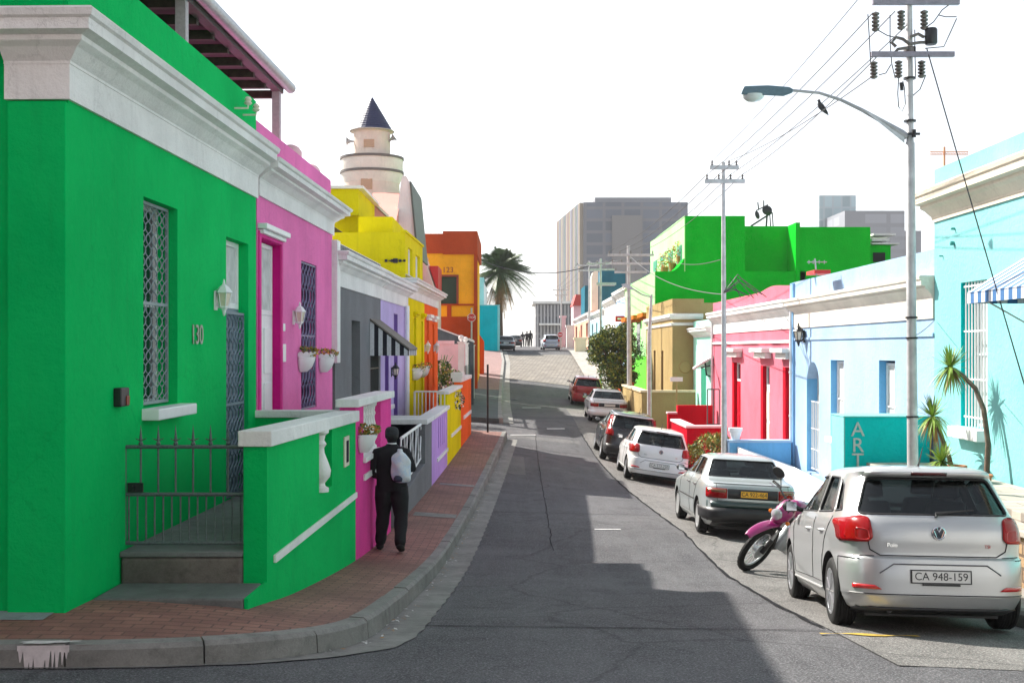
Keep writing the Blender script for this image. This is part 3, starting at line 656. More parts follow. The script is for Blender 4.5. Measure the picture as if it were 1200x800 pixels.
for y in (13.95,14.35):
    mb=MB(); p=LF.W(y,.16,2.86); mb.tube([LF.W(y,0,2.80),LF.W(y,.16,2.80),p],.012,6); mb.lathe([(.03,0),(.05,.02),(.03,.04),(.045,.06),(.025,.09),(0,.10)],10,p-Vector((0,0,.02))); mb.build('pin',M['cream'],t)
# ---- stoep of the green house
def coping(parent,fc,Ya,Yb,za,zb,n0,n1,h,mat):
    mb=MB(); mb.fb(fc,Ya,Yb,n0,n1,za-h,za,zb-h,zb); return mb.build('coping',mat,parent,bevel=.01)
S=root('garden_wall','green stoep wall with white coping and one white baluster, on the near left','garden wall',(-2.1,9.6,-2.2),'stoep walls along the left pavement')
ya,yb_=10.18,15.0
oy=(LW.Y(374),LW.Y(389))
zt=lambda y: -.68-(y-10.2)*.02
mb=MB(); wall(mb,LW,ya,yb_,-3.2,-.74-.10,[(oy[0],oy[1],-1.53,-.86)],reveal=.2)
W=LW.W
mb.add([W(ya,0,-3.2),W(ya,-.2,-3.2),W(ya,-.2,-.84),W(ya,0,-.84),W(yb_,0,-3.2),W(yb_,-.2,-3.2),W(yb_,-.2,-.84),W(yb_,0,-.84)],[(0,1,2,3),(4,5,6,7)])
wall(mb,Fac(-2.55,636,1),ya,yb_,-3.2,-.84,[(oy[0],oy[1],-1.53,-.86)],reveal=.0)
mb.add([W(ya,0,-.84),W(ya,-.2,-.84),W(yb_,-.2,-.84),W(yb_,0,-.84)],[(0,1,2,3)])
mb.fb(LW,9.52,ya-.001,-.03,-.0,-2.5,-1.992)
mb.build('wall',M['green'],S)
coping(S,LW,ya-.04,yb_,-.70,-.78,-.24,.05,.135,M['white_plaster'])
mb=MB(); mb.fb(LW,10.42,yb_-.02,.0,.028,-1.87,-1.80); mb.build('band',M['white_plaster'],S,bevel=.006)
def baluster(h,r,seg=12):
    return [(r*.8,0),(r*.8,h*.06),(r*.5,h*.09),(r*.45,h*.14),(r*.9,h*.24),(r,h*.34),(r*.8,h*.45),(r*.42,h*.62),(r*.38,h*.70),(r*.6,h*.76),(r*.4,h*.82),(r*.5,h*.9),(r*.8,h*.94),(r*.8,h)]
ym=(oy[0]+.20); mb=MB(); mb.lathe(baluster(.67,.12),14,LW.W(ym,-.03,-1.53)); mb.build('baluster',M['white_plaster'],S,smooth=True)
yy=LW.Y(405); mb=MB(); z0,z1=zpx(546,yy),zpx(511,yy)
mb.fb(LW,yy-.16,yy+.16,.0,.02,z0,z1); mb.build('meter_frame',M['cream'],S,bevel=.004); mb=MB(); mb.fb(LW,yy-.06,yy+.06,.021,.03,z0+.05,z1-.05); mb.build('meter_slot',M['charcoal'],S)
# dividing wall to the pink house
mb=MB(); C15=Cross(14.98); mb.fb(C15,-3.28,-2.0,-.2,0,-2.8,-.87); S2=mb.build('wall',M['green'],S); mb=MB(); mb.fb(C15,-3.26,-2.17,-.23,.03,-.868,-.78); mb.build('coping',M['white_plaster'],S,bevel=.008)
# terrace floor, steps
T=root('stoep','grey concrete stoep with rough stone steps behind the spiked gate','porch',(-2.8,9.6,-2.1))
mb=MB(); mb.hexa([LF.W(9.52,.01,-2.7),LW.W(9.52,-.032,-2.7),LW.W(10.15,-.032,-2.7),LF.W(10.15,.01,-2.7),LF.W(9.52,.01,-1.99),LW.W(9.52,-.032,-1.99),LW.W(10.15,-.032,-1.99),LF.W(10.15,.01,-1.99)]); mb.build('step',M['slab'],T,bevel=.02)
mb=MB(); mb.hexa([LF.W(10.152,.01,-2.7),LW.W(10.152,-.205,-2.7),LW.W(10.5,-.205,-2.7),LF.W(10.5,.01,-2.7),LF.W(10.152,.01,-1.775),LW.W(10.152,-.205,-1.775),LW.W(10.5,-.205,-1.775),LF.W(10.5,.01,-1.775)]); mb.build('riser',M['stone'],T,bevel=.03)
mb=MB(); mb.hexa([LF.W(10.14,.008,-1.773),LW.W(10.14,-.203,-1.773),LW.W(14.95,-.203,-1.773),LF.W(14.95,.008,-1.773),LF.W(10.14,.008,-1.725),LW.W(10.14,-.203,-1.725),LW.W(14.95,-.203,-1.725),LF.W(14.95,.008,-1.725)]); mb.build('floor',M['slab'],T,bevel=.01)
# gate
Gt=root('gate','low grey green iron gate with spear points across the green stoep','gate',(-2.8,10.32,-1.72))
CG=Cross(10.32); xa,xb=xpx(146,10.32),xpx(287,10.32); zb0,zt0=-1.68,-.85
mb=MB()
for (p,q) in (((xa,zb0),(xa,zt0)),((xb,zb0),(xb,zt0)),((xa,zt0),(xb,zt0)),((xa,zb0),(xb,zb0)),((xa,-1.26),(xb,-1.26))): mb.tube([CG.W(p[0],0,p[1]),CG.W(q[0],0,q[1])],.017,8)
mb.build('frame',M['iron'],Gt,smooth=True)
for i in range(7):
    x=xa+(xb-xa)*(i+.0)/6.9+.14
    if x>xb-.03: continue
    mb=MB(); mb.tube([CG.W(x,0,-1.26),CG.W(x,0,zt0+.03)],.009,6); z=zt0+.0
    mb.tube([CG.W(x,0,z),CG.W(x,0,z+.03),CG.W(x,0,z+.045),CG.W(x,0,z+.06),CG.W(x,0,z+.19)],[.01,.022,.01,.014,.001],6)
    mb.tube([CG.W(x-.05,0,z+.075),CG.W(x,0,z+.05),CG.W(x+.05,0,z+.075)],[.002,.009,.002],5); mb.build('spear_bar',M['iron'],Gt)
for i in range(14):
    x=xa+(xb-xa)*(i+.5)/14; mb=MB(); mb.tube([CG.W(x,0,zb0),CG.W(x,0,-1.26)],.008,6); mb.build('bar',M['iron'],Gt)
mb=MB(); mb.fb(CG,xa+.03,xa+.16,-.01,.02,-1.24,-1.16); mb.tube([CG.W(xa+.08,.02,-1.2),CG.W(xa+.08,.05,-1.2)],.02,8); mb.build('latch',M['black'],Gt)
# ---- 2 pink house
Y0,Y1=LF.Y(301),LF.Y(389.5)
H=root('terrace_house','pink house with magenta door recess and white cornice, beside the green one','house',(-3.2,Y0,-2.5),'painted terrace houses')
dY=(LF.Y(304),LF.Y(328)); dzt=1.41; wY=(LF.Y(353),LF.Y(371)); wz=(-.93,1.31)
mb=MB(); body(mb,LF,Y0+.004,Y1,-3.2,2.35,9,[(dY[0],dY[1],-1.95,dzt),(wY[0],wY[1],wz[0],wz[1])],reveal=.34); mb.build('wall',M['pink'],H,merge=True)
mb=MB(); mb.fb(LF,Y0+.004,Y1-.1,-.35,-.005,2.3,2.88,None,2.86); mb.build('parapet',M['pink'],H,bevel=.02)
mb=MB(); cornice(mb,LF,Y0+.02,Y1,cprof(1.93,.48,.31,.42),ret1=.5); mb.build('cornice',M['white_plaster'],H)
mb=MB(); # magenta reveal lining
for q in ((dY[0],dY[0]+.012),(dY[1]-.012,dY[1])): mb.fb(LF,q[0],q[1],-.33,.003,-1.95,dzt)
mb.fb(LF,dY[0]+.012,dY[1]-.012,-.33,.003,dzt-.012,dzt); mb.build('door_lining',M['magenta'],H)
mb=MB(); mb.fb(LF,dY[0]-.09,dY[0],-.0,.03,-1.95,dzt+.0);mb.fb(LF,dY[1],dY[1]+.07,-.0,.03,-1.95,dzt+.0); mb.fb(LF,dY[0]-.09,dY[1]+.07,0,.03,dzt,dzt+.08); mb.build('door_surround',M['pinkhot'],H,bevel=.008)
hood(H,LF,dY[0]-.12,dY[1]+.1,dzt+.1,.07,.13,M['white'])
door(H,LF,dY[0]+.012,dY[1]-.012,-1.94,dzt-.02,-.10,M['white'],fan=.95,panels=3,fanmat=M['curtain'])
w=window(H,LF,wY[0],wY[1],wz[0],wz[1],-.12,simple('dark_violet_frame',(.10,.06,.16),.5),M['glass'],2,3)
lattice(w,LF,wY[0]+.02,wY[1]-.02,wz[0]+.02,wz[1]-.02,-.03,simple('violet_grille',(.16,.13,.25),.5),5,9,.012)
for i,(y,lb) in enumerate(((LF.Y(343.5),'small white lantern between the pink door and violet grille'),)): wall_lamp(LF,y,zpx(372,y),0,M['white'],lb,.85)
mb=MB(); y=LF.Y(331.5); mb.fb(LF,y-.10,y+.12,0,.02,zpx(424,y),zpx(403,y)); mb.build('number_plate',M['white'],H,bevel=.006)
y=LF.Y(331); mb=MB(); mb.fb(LF,y-.06,y+.06,0,.03,zpx(388,y),zpx(379,y)); mb.build('bell',M['white'],H,bevel=.008)
def bowl(fc,Y,z,r,h,label,n0=0,scallop=True,flow=None,cat='flower planter'):
    t=root('wall_planter',label,cat,fc.W(Y,n0,z-h)); mb=MB(); c=fc.W(Y,n0,z)
    ang0=math.atan2(-1,0)+ (0 if fc.side>0 else math.pi)
    prof=[(.0,-h),(r*.45,-h*.98),(r*.75,-h*.7),(r*.92,-h*.3),(r,0),(r*1.04,.0)]
    mb.lathe(prof,18,c,None,-math.pi/2 if fc.side>0 else math.pi/2,math.pi/2 if fc.side>0 else 1.5*math.pi)
    ob=mb.build('bowl',M['white'],t,smooth=True)
    s=ob.modifiers.new('s','SOLIDIFY'); s.thickness=.02
    if scallop:
        mb=MB(); m=24; vs=[]
        for i in range(m+1):
            a=-math.pi/2+math.pi*i/m; 
            if fc.side<0: a+=math.pi
            q=Vector((math.cos(a),math.sin(a),0)); hz=.035+.03*abs(math.sin(i*math.pi/3)); vs+=[c+q*r*1.04,c+q*r*1.1+Vector((0,0,hz))]
        mb.add(vs,[(2*i,2*i+2,2*i+3,2*i+1) for i in range(m)]); o=mb.build('rim',M['white'],t); s=o.modifiers.new('s','SOLIDIFY'); s.thickness=.018
    mb=MB(); leafblob(mb,fc.W(Y,n0+r*.5,z+.06),r*.85,190,.035,3,.5); mb.build('plant',[M['leaf'],M['leaf2'],flow or M['petaly']],t)
    return t
y=LF.Y(352); bowl(LF,y,zpx(417,y),.21,.22,'white scalloped half bowl planter, nearer one under the violet grille')
y=LF.Y(376); bowl(LF,y,zpx(419,y),.21,.22,'white scalloped half bowl planter at the grey house end of the pink wall')
t=root('roof_ornament','pair of pinkish white domed ornaments on the pink parapet','roof ornament',LF.W(18.3,-.6,2.6))
for y,z in ((LF.Y(360)+.0,2.98),(LF.Y(381),2.92)):
    mb=MB(); mb.lathe([(.0,-.5),(.17,-.5),(.17,-.15),(.13,-.1),(.17,-.04),(.17,.02),(.12,.09),(.06,.125),(0,.135)],16,LF.W(y,-.25,z)); mb.build('dome',M['ltpink'],t,smooth=True)
# pink stoep wall
S=root('garden_wall','pink stoep wall with a row of white balusters under its coping','garden wall',(-1.8,Y0,-2.8),'stoep walls along the left pavement')
oa,ob_=LW.Y(426),LW.Y(446); ze=LW.Y(463)
mb=MB(); wall(mb,LW,15.01,18.5,-3.5,-.74,[(oa,ob_,-1.44,-.76)],reveal=.2); wall(mb,Fac(-2.55,636,1),15.01,18.5,-3.5,-.74,[(oa,ob_,-1.44,-.76)],reveal=0)
mb.add([W(15.01,0,-3.5),W(15.01,-.2,-3.5),W(15.01,-.2,-.74),W(15.01,0,-.74),W(18.5,0,-3.5),W(18.5,-.2,-3.5),W(18.5,-.2,-.74),W(18.5,0,-.74)],[(0,1,2,3),(4,5,6,7),(3,2,6,7)]); mb.build('wall',M['pinkhot'],S)
coping(S,LW,14.96,18.55,-.64,-.66,-.25,.05,.10,M['white_plaster'])
mb=MB(); mb.fb(LW,oa-.03,ob_+.03,-.22,.04,-1.50,-1.43); mb.build('ledge',M['white_plaster'],S,bevel=.008)
for k in range(7):
    mb=MB(); y=oa+(ob_-oa)*(k+.5)/7; mb.lathe(baluster(.66,.075),12,LW.W(y,-.1,-1.43)); mb.build('baluster',M['white_plaster'],S,smooth=True)
mb=MB(); y0=LW.Y(426); mb.fb(LW,y0,18.4,0,.025,zpx(563,y0),zpx(556,y0)); mb.build('band',M['white_plaster'],S)
y=15.35; bowl(LW,y,-1.10,.2,.22,'white bowl planter hanging on the pink stoep wall by the balusters',0,False)
mb=MB(); mb.fb(LF,15.05,20.3,.01,1.02,-3.2,-1.95); o=single(mb,'stoep_floor',M['slab'],None,None,(-2.8,15,-3.2)); o['kind']='structure'
mb=MB(); mb.fb(LF,20.8,40.6,.01,1.02,-3.4,-2.15); o=single(mb,'stoep_floor',M['slab'],None,None,(-2.8,20.8,-3.4)); o['kind']='structure'
# ---- 3 grey + lavender houses
yg0,yg1,yv1=LF.Y(392.5),LF.Y(446),LF.Y(477)
H=root('terrace_house','grey house with a charcoal door recess and white parapet beyond the pink house','house',(-3.1,yg0,-2.9),'painted terrace houses')
dY=(LF.Y(412),LF.Y(422)); wY=(LF.Y(434),LF.Y(444.5)); 
mb=MB(); body(mb,LF,yg0,yg1,-3.4,1.85,9,[(dY[0],dY[1],-2.15,.53),(wY[0],wY[1],-1.2,.35)],reveal=.35); mb.build('wall',M['grey'],H,merge=True)
mb=MB(); cornice(mb,LF,yg0-.02,yg1,cprof(1.09,.58,.30,.42),ret0=.4); mb.fb(LF,yg0-.3,yg1,-.3,.0,1.6,1.86); mb.build('cornice',M['white_plaster'],H)
mb=MB(); mb.fb(LF,yg0-.32,yg0-.02,-.02,.1,-.25,1.85); mb.build('pilaster',M['white_plaster'],H,bevel=.01)
door(H,LF,dY[0],dY[1],-2.14,.5,-.3,simple('charcoal_door',(.03,.032,.045),.4),fan=0,panels=3)
w=window(H,LF,wY[0],wY[1],-1.2,.35,-.25,M['white'],M['glass'],2,2); bars(w,LF,wY[0],wY[1],-1.18,.33,-.02,M['black'],8,.014)
mb=MB(); mb.fb(LF,yg0+.5,yg0+.8,.0,.14,-1.6,-1.15); mb.build('meter_box',M['charcoal'],H)
# striped awning
A=root('awning','black and white striped sloping awning on the grey wall','awning',LF.W(25,0,.4))
aY0,aY1=LF.Y(433.5),LF.Y(446); ez=zpx(375,aY0); pr_=.80; ezo=ez-.62; val=-.14
def awning(A,fc,a0,a1,zi,zo,pr_,zv,ma,mb_mat,ns,side0=True,topmat=None,nside=9):
    mbs=[MB(),MB()]
    for i in range(ns):   # valance stripes along the front edge
        y=a0+(a1-a0)*i/ns; y2=a0+(a1-a0)*(i+1)/ns
        mbs[i%2].fb(fc,y,y2,pr_-.012,pr_,zo+zv,zo)
        m=mbs[i%2] 
        m.hexa([fc.W(y,0,zi-.02),fc.W(y2,0,zi-.02),fc.W(y2,pr_,zo-.02),fc.W(y,pr_,zo-.02),fc.W(y,0,zi),fc.W(y2,0,zi),fc.W(y2,pr_,zo),fc.W(y,pr_,zo)])
    for y in (a0,a1):
        for i in range(nside):
            n0=pr_*i/nside; n1=pr_*(i+1)/nside; za=zi+(zo-zi)*n0/pr_; zb_=zi+(zo-zi)*n1/pr_
            mbs[(i+1)%2].add([fc.W(y,n0,zo+zv),fc.W(y,n1,zo+zv),fc.W(y,n1,zb_-.01),fc.W(y,n0,za-.01)],[(0,1,2,3)])
    return mbs
m1,m2=awning(A,LF,aY0,aY1,ez,ezo,pr_,-.12,None,None,8)
m1.build('black_stripes',simple('black_canvas',(.012,.012,.022),.7),A); m2.build('white_stripes',simple('white_canvas',(.62,.63,.66),.8),A)
mb=MB(); mb.hexa([LF.W(aY0-.03,0,ez+.003),LF.W(aY1,0,ez+.003),LF.W(aY1,pr_+.02,ezo+.003),LF.W(aY0-.03,pr_+.02,ezo+.003),LF.W(aY0-.03,0,ez+.04),LF.W(aY1,0,ez+.04),LF.W(aY1,pr_+.02,ezo+.04),LF.W(aY0-.03,pr_+.02,ezo+.04)]); mb.build('cover',simple('taupe_canvas',(.17,.15,.13),.8),A)
H=root('terrace_house','lavender house with purple window strips, sharing the grey house white parapet','house',(-3.0,yg1,-3),'painted terrace houses')
w1=(LF.Y(451),LF.Y(455)); d1=(LF.Y(461.5),LF.Y(465.5))
mb=MB(); body(mb,LF,yg1+.003,yv1,-3.4,1.80,9,[(w1[0],w1[1],-1.3,.42),(d1[0],d1[1],-2.2,.85)],reveal=.3); mb.build('wall',M['lavender'],H,merge=True)
mb=MB(); cornice(mb,LF,yg1+.002,yv1-.02,cprof(1.08,.58,.30,.42),ret1=.3); mb.fb(LF,yg1+.002,yv1,-.3,.0,1.6,1.8); mb.build('cornice',M['white_plaster'],H)
for q,zz in ((w1,(-1.3,.42)),(d1,(-2.2,.85))):
    mb=MB()
    mb.fb(LF,q[0],q[0]+.02,-.3,.01,zz[0],zz[1]); mb.fb(LF,q[1]-.02,q[1],-.3,.01,zz[0],zz[1]); mb.fb(LF,q[0]+.02,q[1]-.02,-.3,.01,zz[1]-.02,zz[1]); mb.build('lining',M['purple'],H)
window(H,LF,w1[0]+.02,w1[1]-.02,-1.3,.40,-.08,M['purple'],M['glass'],1,2); door(H,LF,d1[0]+.02,d1[1]-.02,-2.15,.83,-.08,M['purple'],fan=.5)
sill(H,LF,w1[0]-.1,w1[1]+.1,-1.3,.1,.14,M['white'])
mb=MB(); mb.tube([LF.W(LF.Y(473.5),.08,1.1),LF.W(LF.Y(473.5),.08,-2.2)],.06,8); mb.build('downpipe',M['white'],H,smooth=True)
y=LF.Y(458.5); wall_lamp(LF,y,zpx(436,y),0,M['black'],'black lantern on the lavender wall under the awning end',.9)
# ---- grey stoep: wall with stair rail
S=root('garden_wall','grey stoep wall with a white stair rail on the slope behind the pedestrian','garden wall',(-1.8,19,-3),'stoep walls along the left pavement')
mb=MB(); g0,g1,g2=18.9,23.9,25.3
mb.hexa([W(g0,-.18,-3.6),W(g0,0,-3.6),W(g1,0,-3.6),W(g1,-.18,-3.6),W(g0,-.18,-2.55),W(g0,0,-2.55),W(g1,0,-2.30),W(g1,-.18,-2.30)]); mb.fb(LW,g1+.001,g2,-.2,0,-3.6,-1.54)
mb.build('wall',M['grey'],S,bevel=.01)
mb=MB(); CX=Cross(g2); mb.fb(CX,-3.0,LW.W(g2,-.21,0).x,.0,.16,-3.4,-1.52); mb.build('charcoal_wall',M['charcoal'],S)
coping(S,LW,g1-.05,g2+.0,-1.42,-1.42,-.9,.05,.10,M['white_plaster'])
mb=MB(); ra,rb=LW.W(20.2,-.09,-1.50),LW.W(23.8,-.09,-1.50+.0); 
ra=Vector((*LW.W(20.6,-.09,0)[:2],-1.55)); rb=Vector((*LW.W(23.85,-.09,0)[:2],-1.52)); rc=Vector((*LW.W(20.6,-.09,0)[:2],-2.42)); rd=Vector((*LW.W(23.85,-.09,0)[:2],-2.2))
mb.tube([ra,rb],.028,6); mb.build('rail',M['white'],S,smooth=True); mb=MB(); mb.tube([rc,rd],.02,6); mb.build('rail',M['white'],S,smooth=True)
for k in range(8):
    t_=k/7; a=ra.lerp(rb,t_); c=rc.lerp(rd,t_); mb=MB(); mid=(a+c)/2; s_=.05*(1 if k%2 else -1)
    mb.tube([a,a.lerp(c,.25)+Vector((0,s_*2,0)),mid,a.lerp(c,.75)-Vector((0,s_*2,0)),c],.016,5); mb.build('baluster',M['white'],S)
# ---- lavender stoep wall
S=root('garden_wall','lavender stoep wall with four purple slots, between grey and yellow','garden wall',(-1.6,25.3,-3),'stoep walls along the left pavement')
v0,v1=25.31,29.4
ops=[(v0+1.55+.5*k,v0+1.72+.5*k,-2.25,-1.58) for k in range(4)]
mb=MB(); wall(mb,LW,v0,v1,-3.6,-1.5,ops,reveal=.12); mb.add([W(v0,0,-3.6),W(v0,-.2,-3.6),W(v0,-.2,-1.5),W(v0,0,-1.5),W(v1,0,-3.6),W(v1,-.2,-3.6),W(v1,-.2,-1.5),W(v1,0,-1.5)],[(0,1,2,3),(4,5,6,7),(3,2,6,7)]); mb.build('wall',plaster('lilac_plaster',(.56,.34,.76)),S)
for o in ops:
    mb=MB(); mb.fb(LW,o[0]+.002,o[1]-.002,-.12,-.07,o[2],o[3]); mb.build('slot',M['purple'],S)
coping(S,LW,v0,v1+.05,-1.42,-1.40,-.25,.06,.09,M['white_plaster'])
mb=MB(); mb.fb(LW,v0+1.2,v1-.05,0,.03,-2.52,-2.44); mb.build('band',M['white_plaster'],S)
# ---- yellow + orange houses
yy0,yy1,yo1=LF.Y(477.3),LF.Y(497.3),LF.Y(513)
H=root('terrace_house','yellow house with tall narrow windows and a yellow upper storey set behind its white cornice','house',(-2.8,yy0,-3),'painted terrace houses')
wa=(LF.Y(485),LF.Y(487.6)); wb=(LF.Y(493.8),LF.Y(495.6))
mb=MB(); body(mb,LF,yy0,yy1,-3.4,1.95,9,[(wa[0],wa[1],-2.15,.85),(wb[0],wb[1],-1.6,.8)],reveal=.3); mb.build('wall',M['yellow'],H,merge=True)
mb=MB(); cornice(mb,LF,yy0,yy1,cprof(1.36,.5,.33,.42),ret0=.4); mb.fb(LF,yy0,yy1,-.3,.0,1.8,1.97); mb.build('cornice',M['white_plaster'],H)
door(H,LF,wa[0],wa[1],-2.14,.83,-.08,simple('brown_door',(.22,.10,.02),.5),fan=.6); window(H,LF,wb[0],wb[1],-1.6,.8,-.08,simple('olive_frame',(.35,.28,.02),.5),M['glass'],1,2)
for o in (wa,wb): hood(H,LF,o[0]-.1,o[1]+.1,.95,.08,.12,M['yellow'])
# upper storey
mb=MB(); UY=yy0-.1; u0=LF.W(UY,-.05,0); body(mb,Fac(LF.X0-.05,636,1),UY,36.3,1.2,3.07,6.5,[(32.4,33.5,1.95,2.75),(34.3,35.5,1.9,2.7)],reveal=.15)
mb.build('upper_wall',M['ochre'],H,merge=True)
U=Fac(LF.X0-.05,636,1)
for o in ((32.4,33.5,1.95,2.75),(34.3,35.5,1.9,2.7)): window(H,U,*o,-.08,M['white'],M['curtain'],1,1)
mb=MB(); mb.fb(U,UY-.05,36.35,-.12,.04,3.071,3.13); mb.build('upper_coping',M['ochre'],H)
mb=MB(); mb.box(-5.9,-3.35,30.6,31.55,1.75,1.8); 
for i,x in enumerate((-4.9,-4.72,-4.62,-4.5,-4.32)): pass
mb=MB()
for i,(x,s_) in enumerate(((452.5,.035),(457.5,.02),(460,.04),(463.5,.06),(469,.035),(474,.03))):
    X=xpx(x,UY); z=zpx(305.5,UY); q=s_; mb.box(X-q,X+q,UY-.035,UY-.0,z-q,z+q)
X0_,X1_=xpx(452,UY),xpx(475,UY); mb.tube([(X0_,UY-.03,zpx(305.5,UY)),(X1_,UY-.03,zpx(305.5,UY))],.008,5)
mb.build('insulator_rail',M['black'],H)
# set-back ochre blocks behind
t=root('roof_room','stacked ochre rooftop rooms with white flat roof edge behind the grey house','rooftop room',(-5,30.8,1.5))
mb=MB(); a,b=xpx(420,32.6),xpx(460,32.6); mb.box(a,b,32.6,37,1.8,zpx(254,32.6)); mb.build('low_room',M['ochre'],t)
mb=MB(); a,b=xpx(384,34),xpx(420,34); mb.box(a,b,34,38,zpx(252,34),zpx(221.5,34)); mb.build('top_room',M['ochre'],t)
mb=MB(); mb.box(a-1,b+.0,34.5,38,1.5,zpx(252,34)); mb.build('shaded_room',M['ochre'],t)
mb=MB(); mb.box(a-.1,b+.15,33.9,38.1,zpx(221.5,34)+.002,zpx(218,34)); mb.build('roof_edge',M['white_plaster'],t)
mb=MB(); mb.hexa([(a-.6,30.9,zpx(240,31)+.1),(b-.15,33.3,2.95),(b-.15,33.5,2.95),(a-.6,34.4,3.8),(a-.6,30.9,zpx(240,31)+.25),(b-.15,33.3,3.08),(b-.15,33.5,3.1),(a-.6,34.4,3.95)]); mb.build('lean_to',M['wood'],t)
t=root('gable_roof','pink plastered roof slope with a pale sloping edge beside the ochre rooms','roof',(-4.2,38,3))
mb=MB(); z1=zpx(222,38.2); A0,B0=xpx(420,38.2),xpx(452,38.2)
mb.prism([(A0,2.8),(A0,z1),(B0,zpx(254,38.2)),(B0,2.8)],lambda p,q,d:Vector((p,38.2+d,q)),0,4); mb.build('gable',plaster('pale_pink_plaster',(.72,.40,.46)),t)
mb=MB(); mb.hexa([(A0,38.1,z1),(B0+.1,38.1,zpx(254,38.2)-.05),(B0+.1,42.3,zpx(254,38.2)-.05),(A0,42.3,z1),(A0,38.1,z1+.1),(B0+.1,38.1,zpx(254,38.2)+.06),(B0+.1,42.3,zpx(254,38.2)+.06),(A0,42.3,z1+.1)]); mb.build('edge',M['white_plaster'],t)
H=root('terrace_house','orange red house with narrow red door at the far end of the left row','house',(-2.6,yy1,-3),'painted terrace houses')
da=(LF.Y(500),LF.Y(502.6)); db=(LF.Y(506.8),LF.Y(509))
mb=MB(); body(mb,LF,yy1+.003,yo1,-3.4,1.95,9,[(da[0],da[1],-2.1,.85),(db[0],db[1],-1.5,.8)],reveal=.3); mb.build('wall',M['orange'],H,merge=True)
mb=MB(); cornice(mb,LF,yy1+.002,yo1,cprof(1.36,.5,.33,.42),ret1=1.2); mb.fb(LF,yy1+.002,yo1,-.3,.0,1.8,1.97); mb.build('cornice',M['white_plaster'],H)
door(H,LF,da[0],da[1],-2.1,.83,-.08,M['crimson'],fan=.5); window(H,LF,db[0],db[1],-1.5,.8,-.08,M['white'],M['glass'],1,2)
for o in (da,db): hood(H,LF,o[0]-.15,o[1]+.15,.95,.1,.16,M['white'])
for y,l in ((LF.Y(497.6),'globe lantern on the yellow and orange party line'),(LF.Y(508.3),'globe lantern on the orange wall, farthest of the left row')):
    wall_lamp(LF,y,zpx(408,y),0,M['white'],l,.9)
y=LF.Y(484); bowl(LF,y,zpx(438,y)+.1,.27,.26,'white planter bracketed on the yellow wall, nearer of the two')
y=LF.Y(492.5); bowl(LF,y,zpx(435,y)+.1,.27,.26,'white planter bracketed on the yellow wall, nearer the orange door')
S=root('garden_wall','yellow stoep wall with black and white patch of potted ivy','garden wall',(-1.5,29.4,-3),'stoep walls along the left pavement')
mb=MB(); mb.fb(LW,29.42,34.3,-.2,0,-3.6,-1.13); mb.build('wall',M['yellow'],S,bevel=.01); coping(S,LW,29.35,34.35,-1.05,-1.05,-.25,.05,.08,M['white_plaster'])
mb=MB(); mb.fb(LW,30.6,34.2,0,.03,-2.28,-2.2); mb.build('band',M['white_plaster'],S)
S=root('garden_wall','orange red stoep wall at the end of the row by the side street','garden wall',(-1.4,34.3,-3),'stoep walls along the left pavement')
mb=MB(); mb.fb(LW,34.31,39.2,-.2,0,-3.6,-.98); mb.build('wall',M['orange'],S,bevel=.01)
mb=MB(); mb.fb(LW,34.36,39.25,-.25,.02,-.978,-.86); mb.fb(LW,34.36,35.2,-.3,.05,-.858,-.70); mb.build('coping',M['white_plaster'],S,bevel=.01)
mb=MB(); mb.fb(LW,35.4,38.9,0,.03,-2.1,-2.0); mb.build('band',M['white_plaster'],S)
# railing between lavender and yellow stoeps
t=root('railing','cream vertical bar railing in front of the yellow house','railing',(-2.2,29.3,-2.2)); CR=Cross(29.3); xa,xb=xpx(486,29.3),xpx(521,29.3)
for z_ in (-1.06,-2.1):
    mb=MB(); mb.tube([CR.W(xa,0,z_),CR.W(xb,0,z_)],.024,6); mb.build('rail',M['cream'],t)
for k in range(9):
    mb=MB(); x=xa+(xb-xa)*k/8; mb.tube([CR.W(x,0,-1.06),CR.W(x,0,-2.15)],.014 if k else .03,6); mb.build('bar',M['cream'],t)
mb=MB(); y=32; leafblob(mb,LW.W(y,.06,-1.40),.20,150,.05,2,1.3); mb.add([LW.W(y,.0,-1.3)]*3,[(0,1,2)]) if False else None
o=single(mb,'climbing_plant',[M['leafdark'],M['white']],'dark ivy with white flowers hanging on the yellow stoep wall','plant',LW.W(y,.1,-1.7))
# ================================================================== BEYOND THE SIDE STREET, LEFT
def pbox(mb,x0,x1,y0,y1,Ya,Yb,zb=None):   # box whose front face at depth Ya spans these photo coordinates
    mb.box(xpx(x0,Ya),xpx(x1,Ya),Ya,Yb,zpx(y1,Ya) if zb is None else zb,zpx(y0,Ya))
S=root('pillared_wall','grey green garden wall with ball topped white pillars beyond the side street','garden wall',(-2.1,48,-2.9))
for k in range(4):
    Y=48.2+k*4.4; mb=MB(); X=-2.05
    mb.box(X-.12,X+.12,Y-.12,Y+.12,-3.0,.22-k*.03); mb.box(X-.16,X+.16,Y-.16,Y+.16,.221-k*.03,.27-k*.03); mb.lathe([(.0,.26),(.05,.28),(.05,.31),(.10,.36),(.12,.42),(.10,.49),(.05,.53),(0,.54)],12,(X,Y,-k*.03)); mb.build('pillar',M['white_plaster'],S)
for k in range(3):
    mb=MB(); Y=48.36+k*4.4; mb.box(-2.12,-2.0,Y+.002,Y+4.07,-3.0,-.75); mb.build('panel',concrete('grey_green_panel',(.10,.14,.14)),S)
    mb=MB()
    for q in range(10): mb.tube([(-2.06,Y+.25+q*.4,-.75),(-2.06,Y+.25+q*.4,.0)],.03,5)
    mb.box(-2.09,-2.03,Y,Y+4.08,0,.06); mb.build('bars',M['white_plaster'],S)
mb=MB(); pbox(mb,500,545,403,440,50.5,50.8,-3.0); mb.box(xpx(500,50.5),xpx(532,50.5),50.45,50.85,zpx(403,50.5)+.001,zpx(399,50.5))
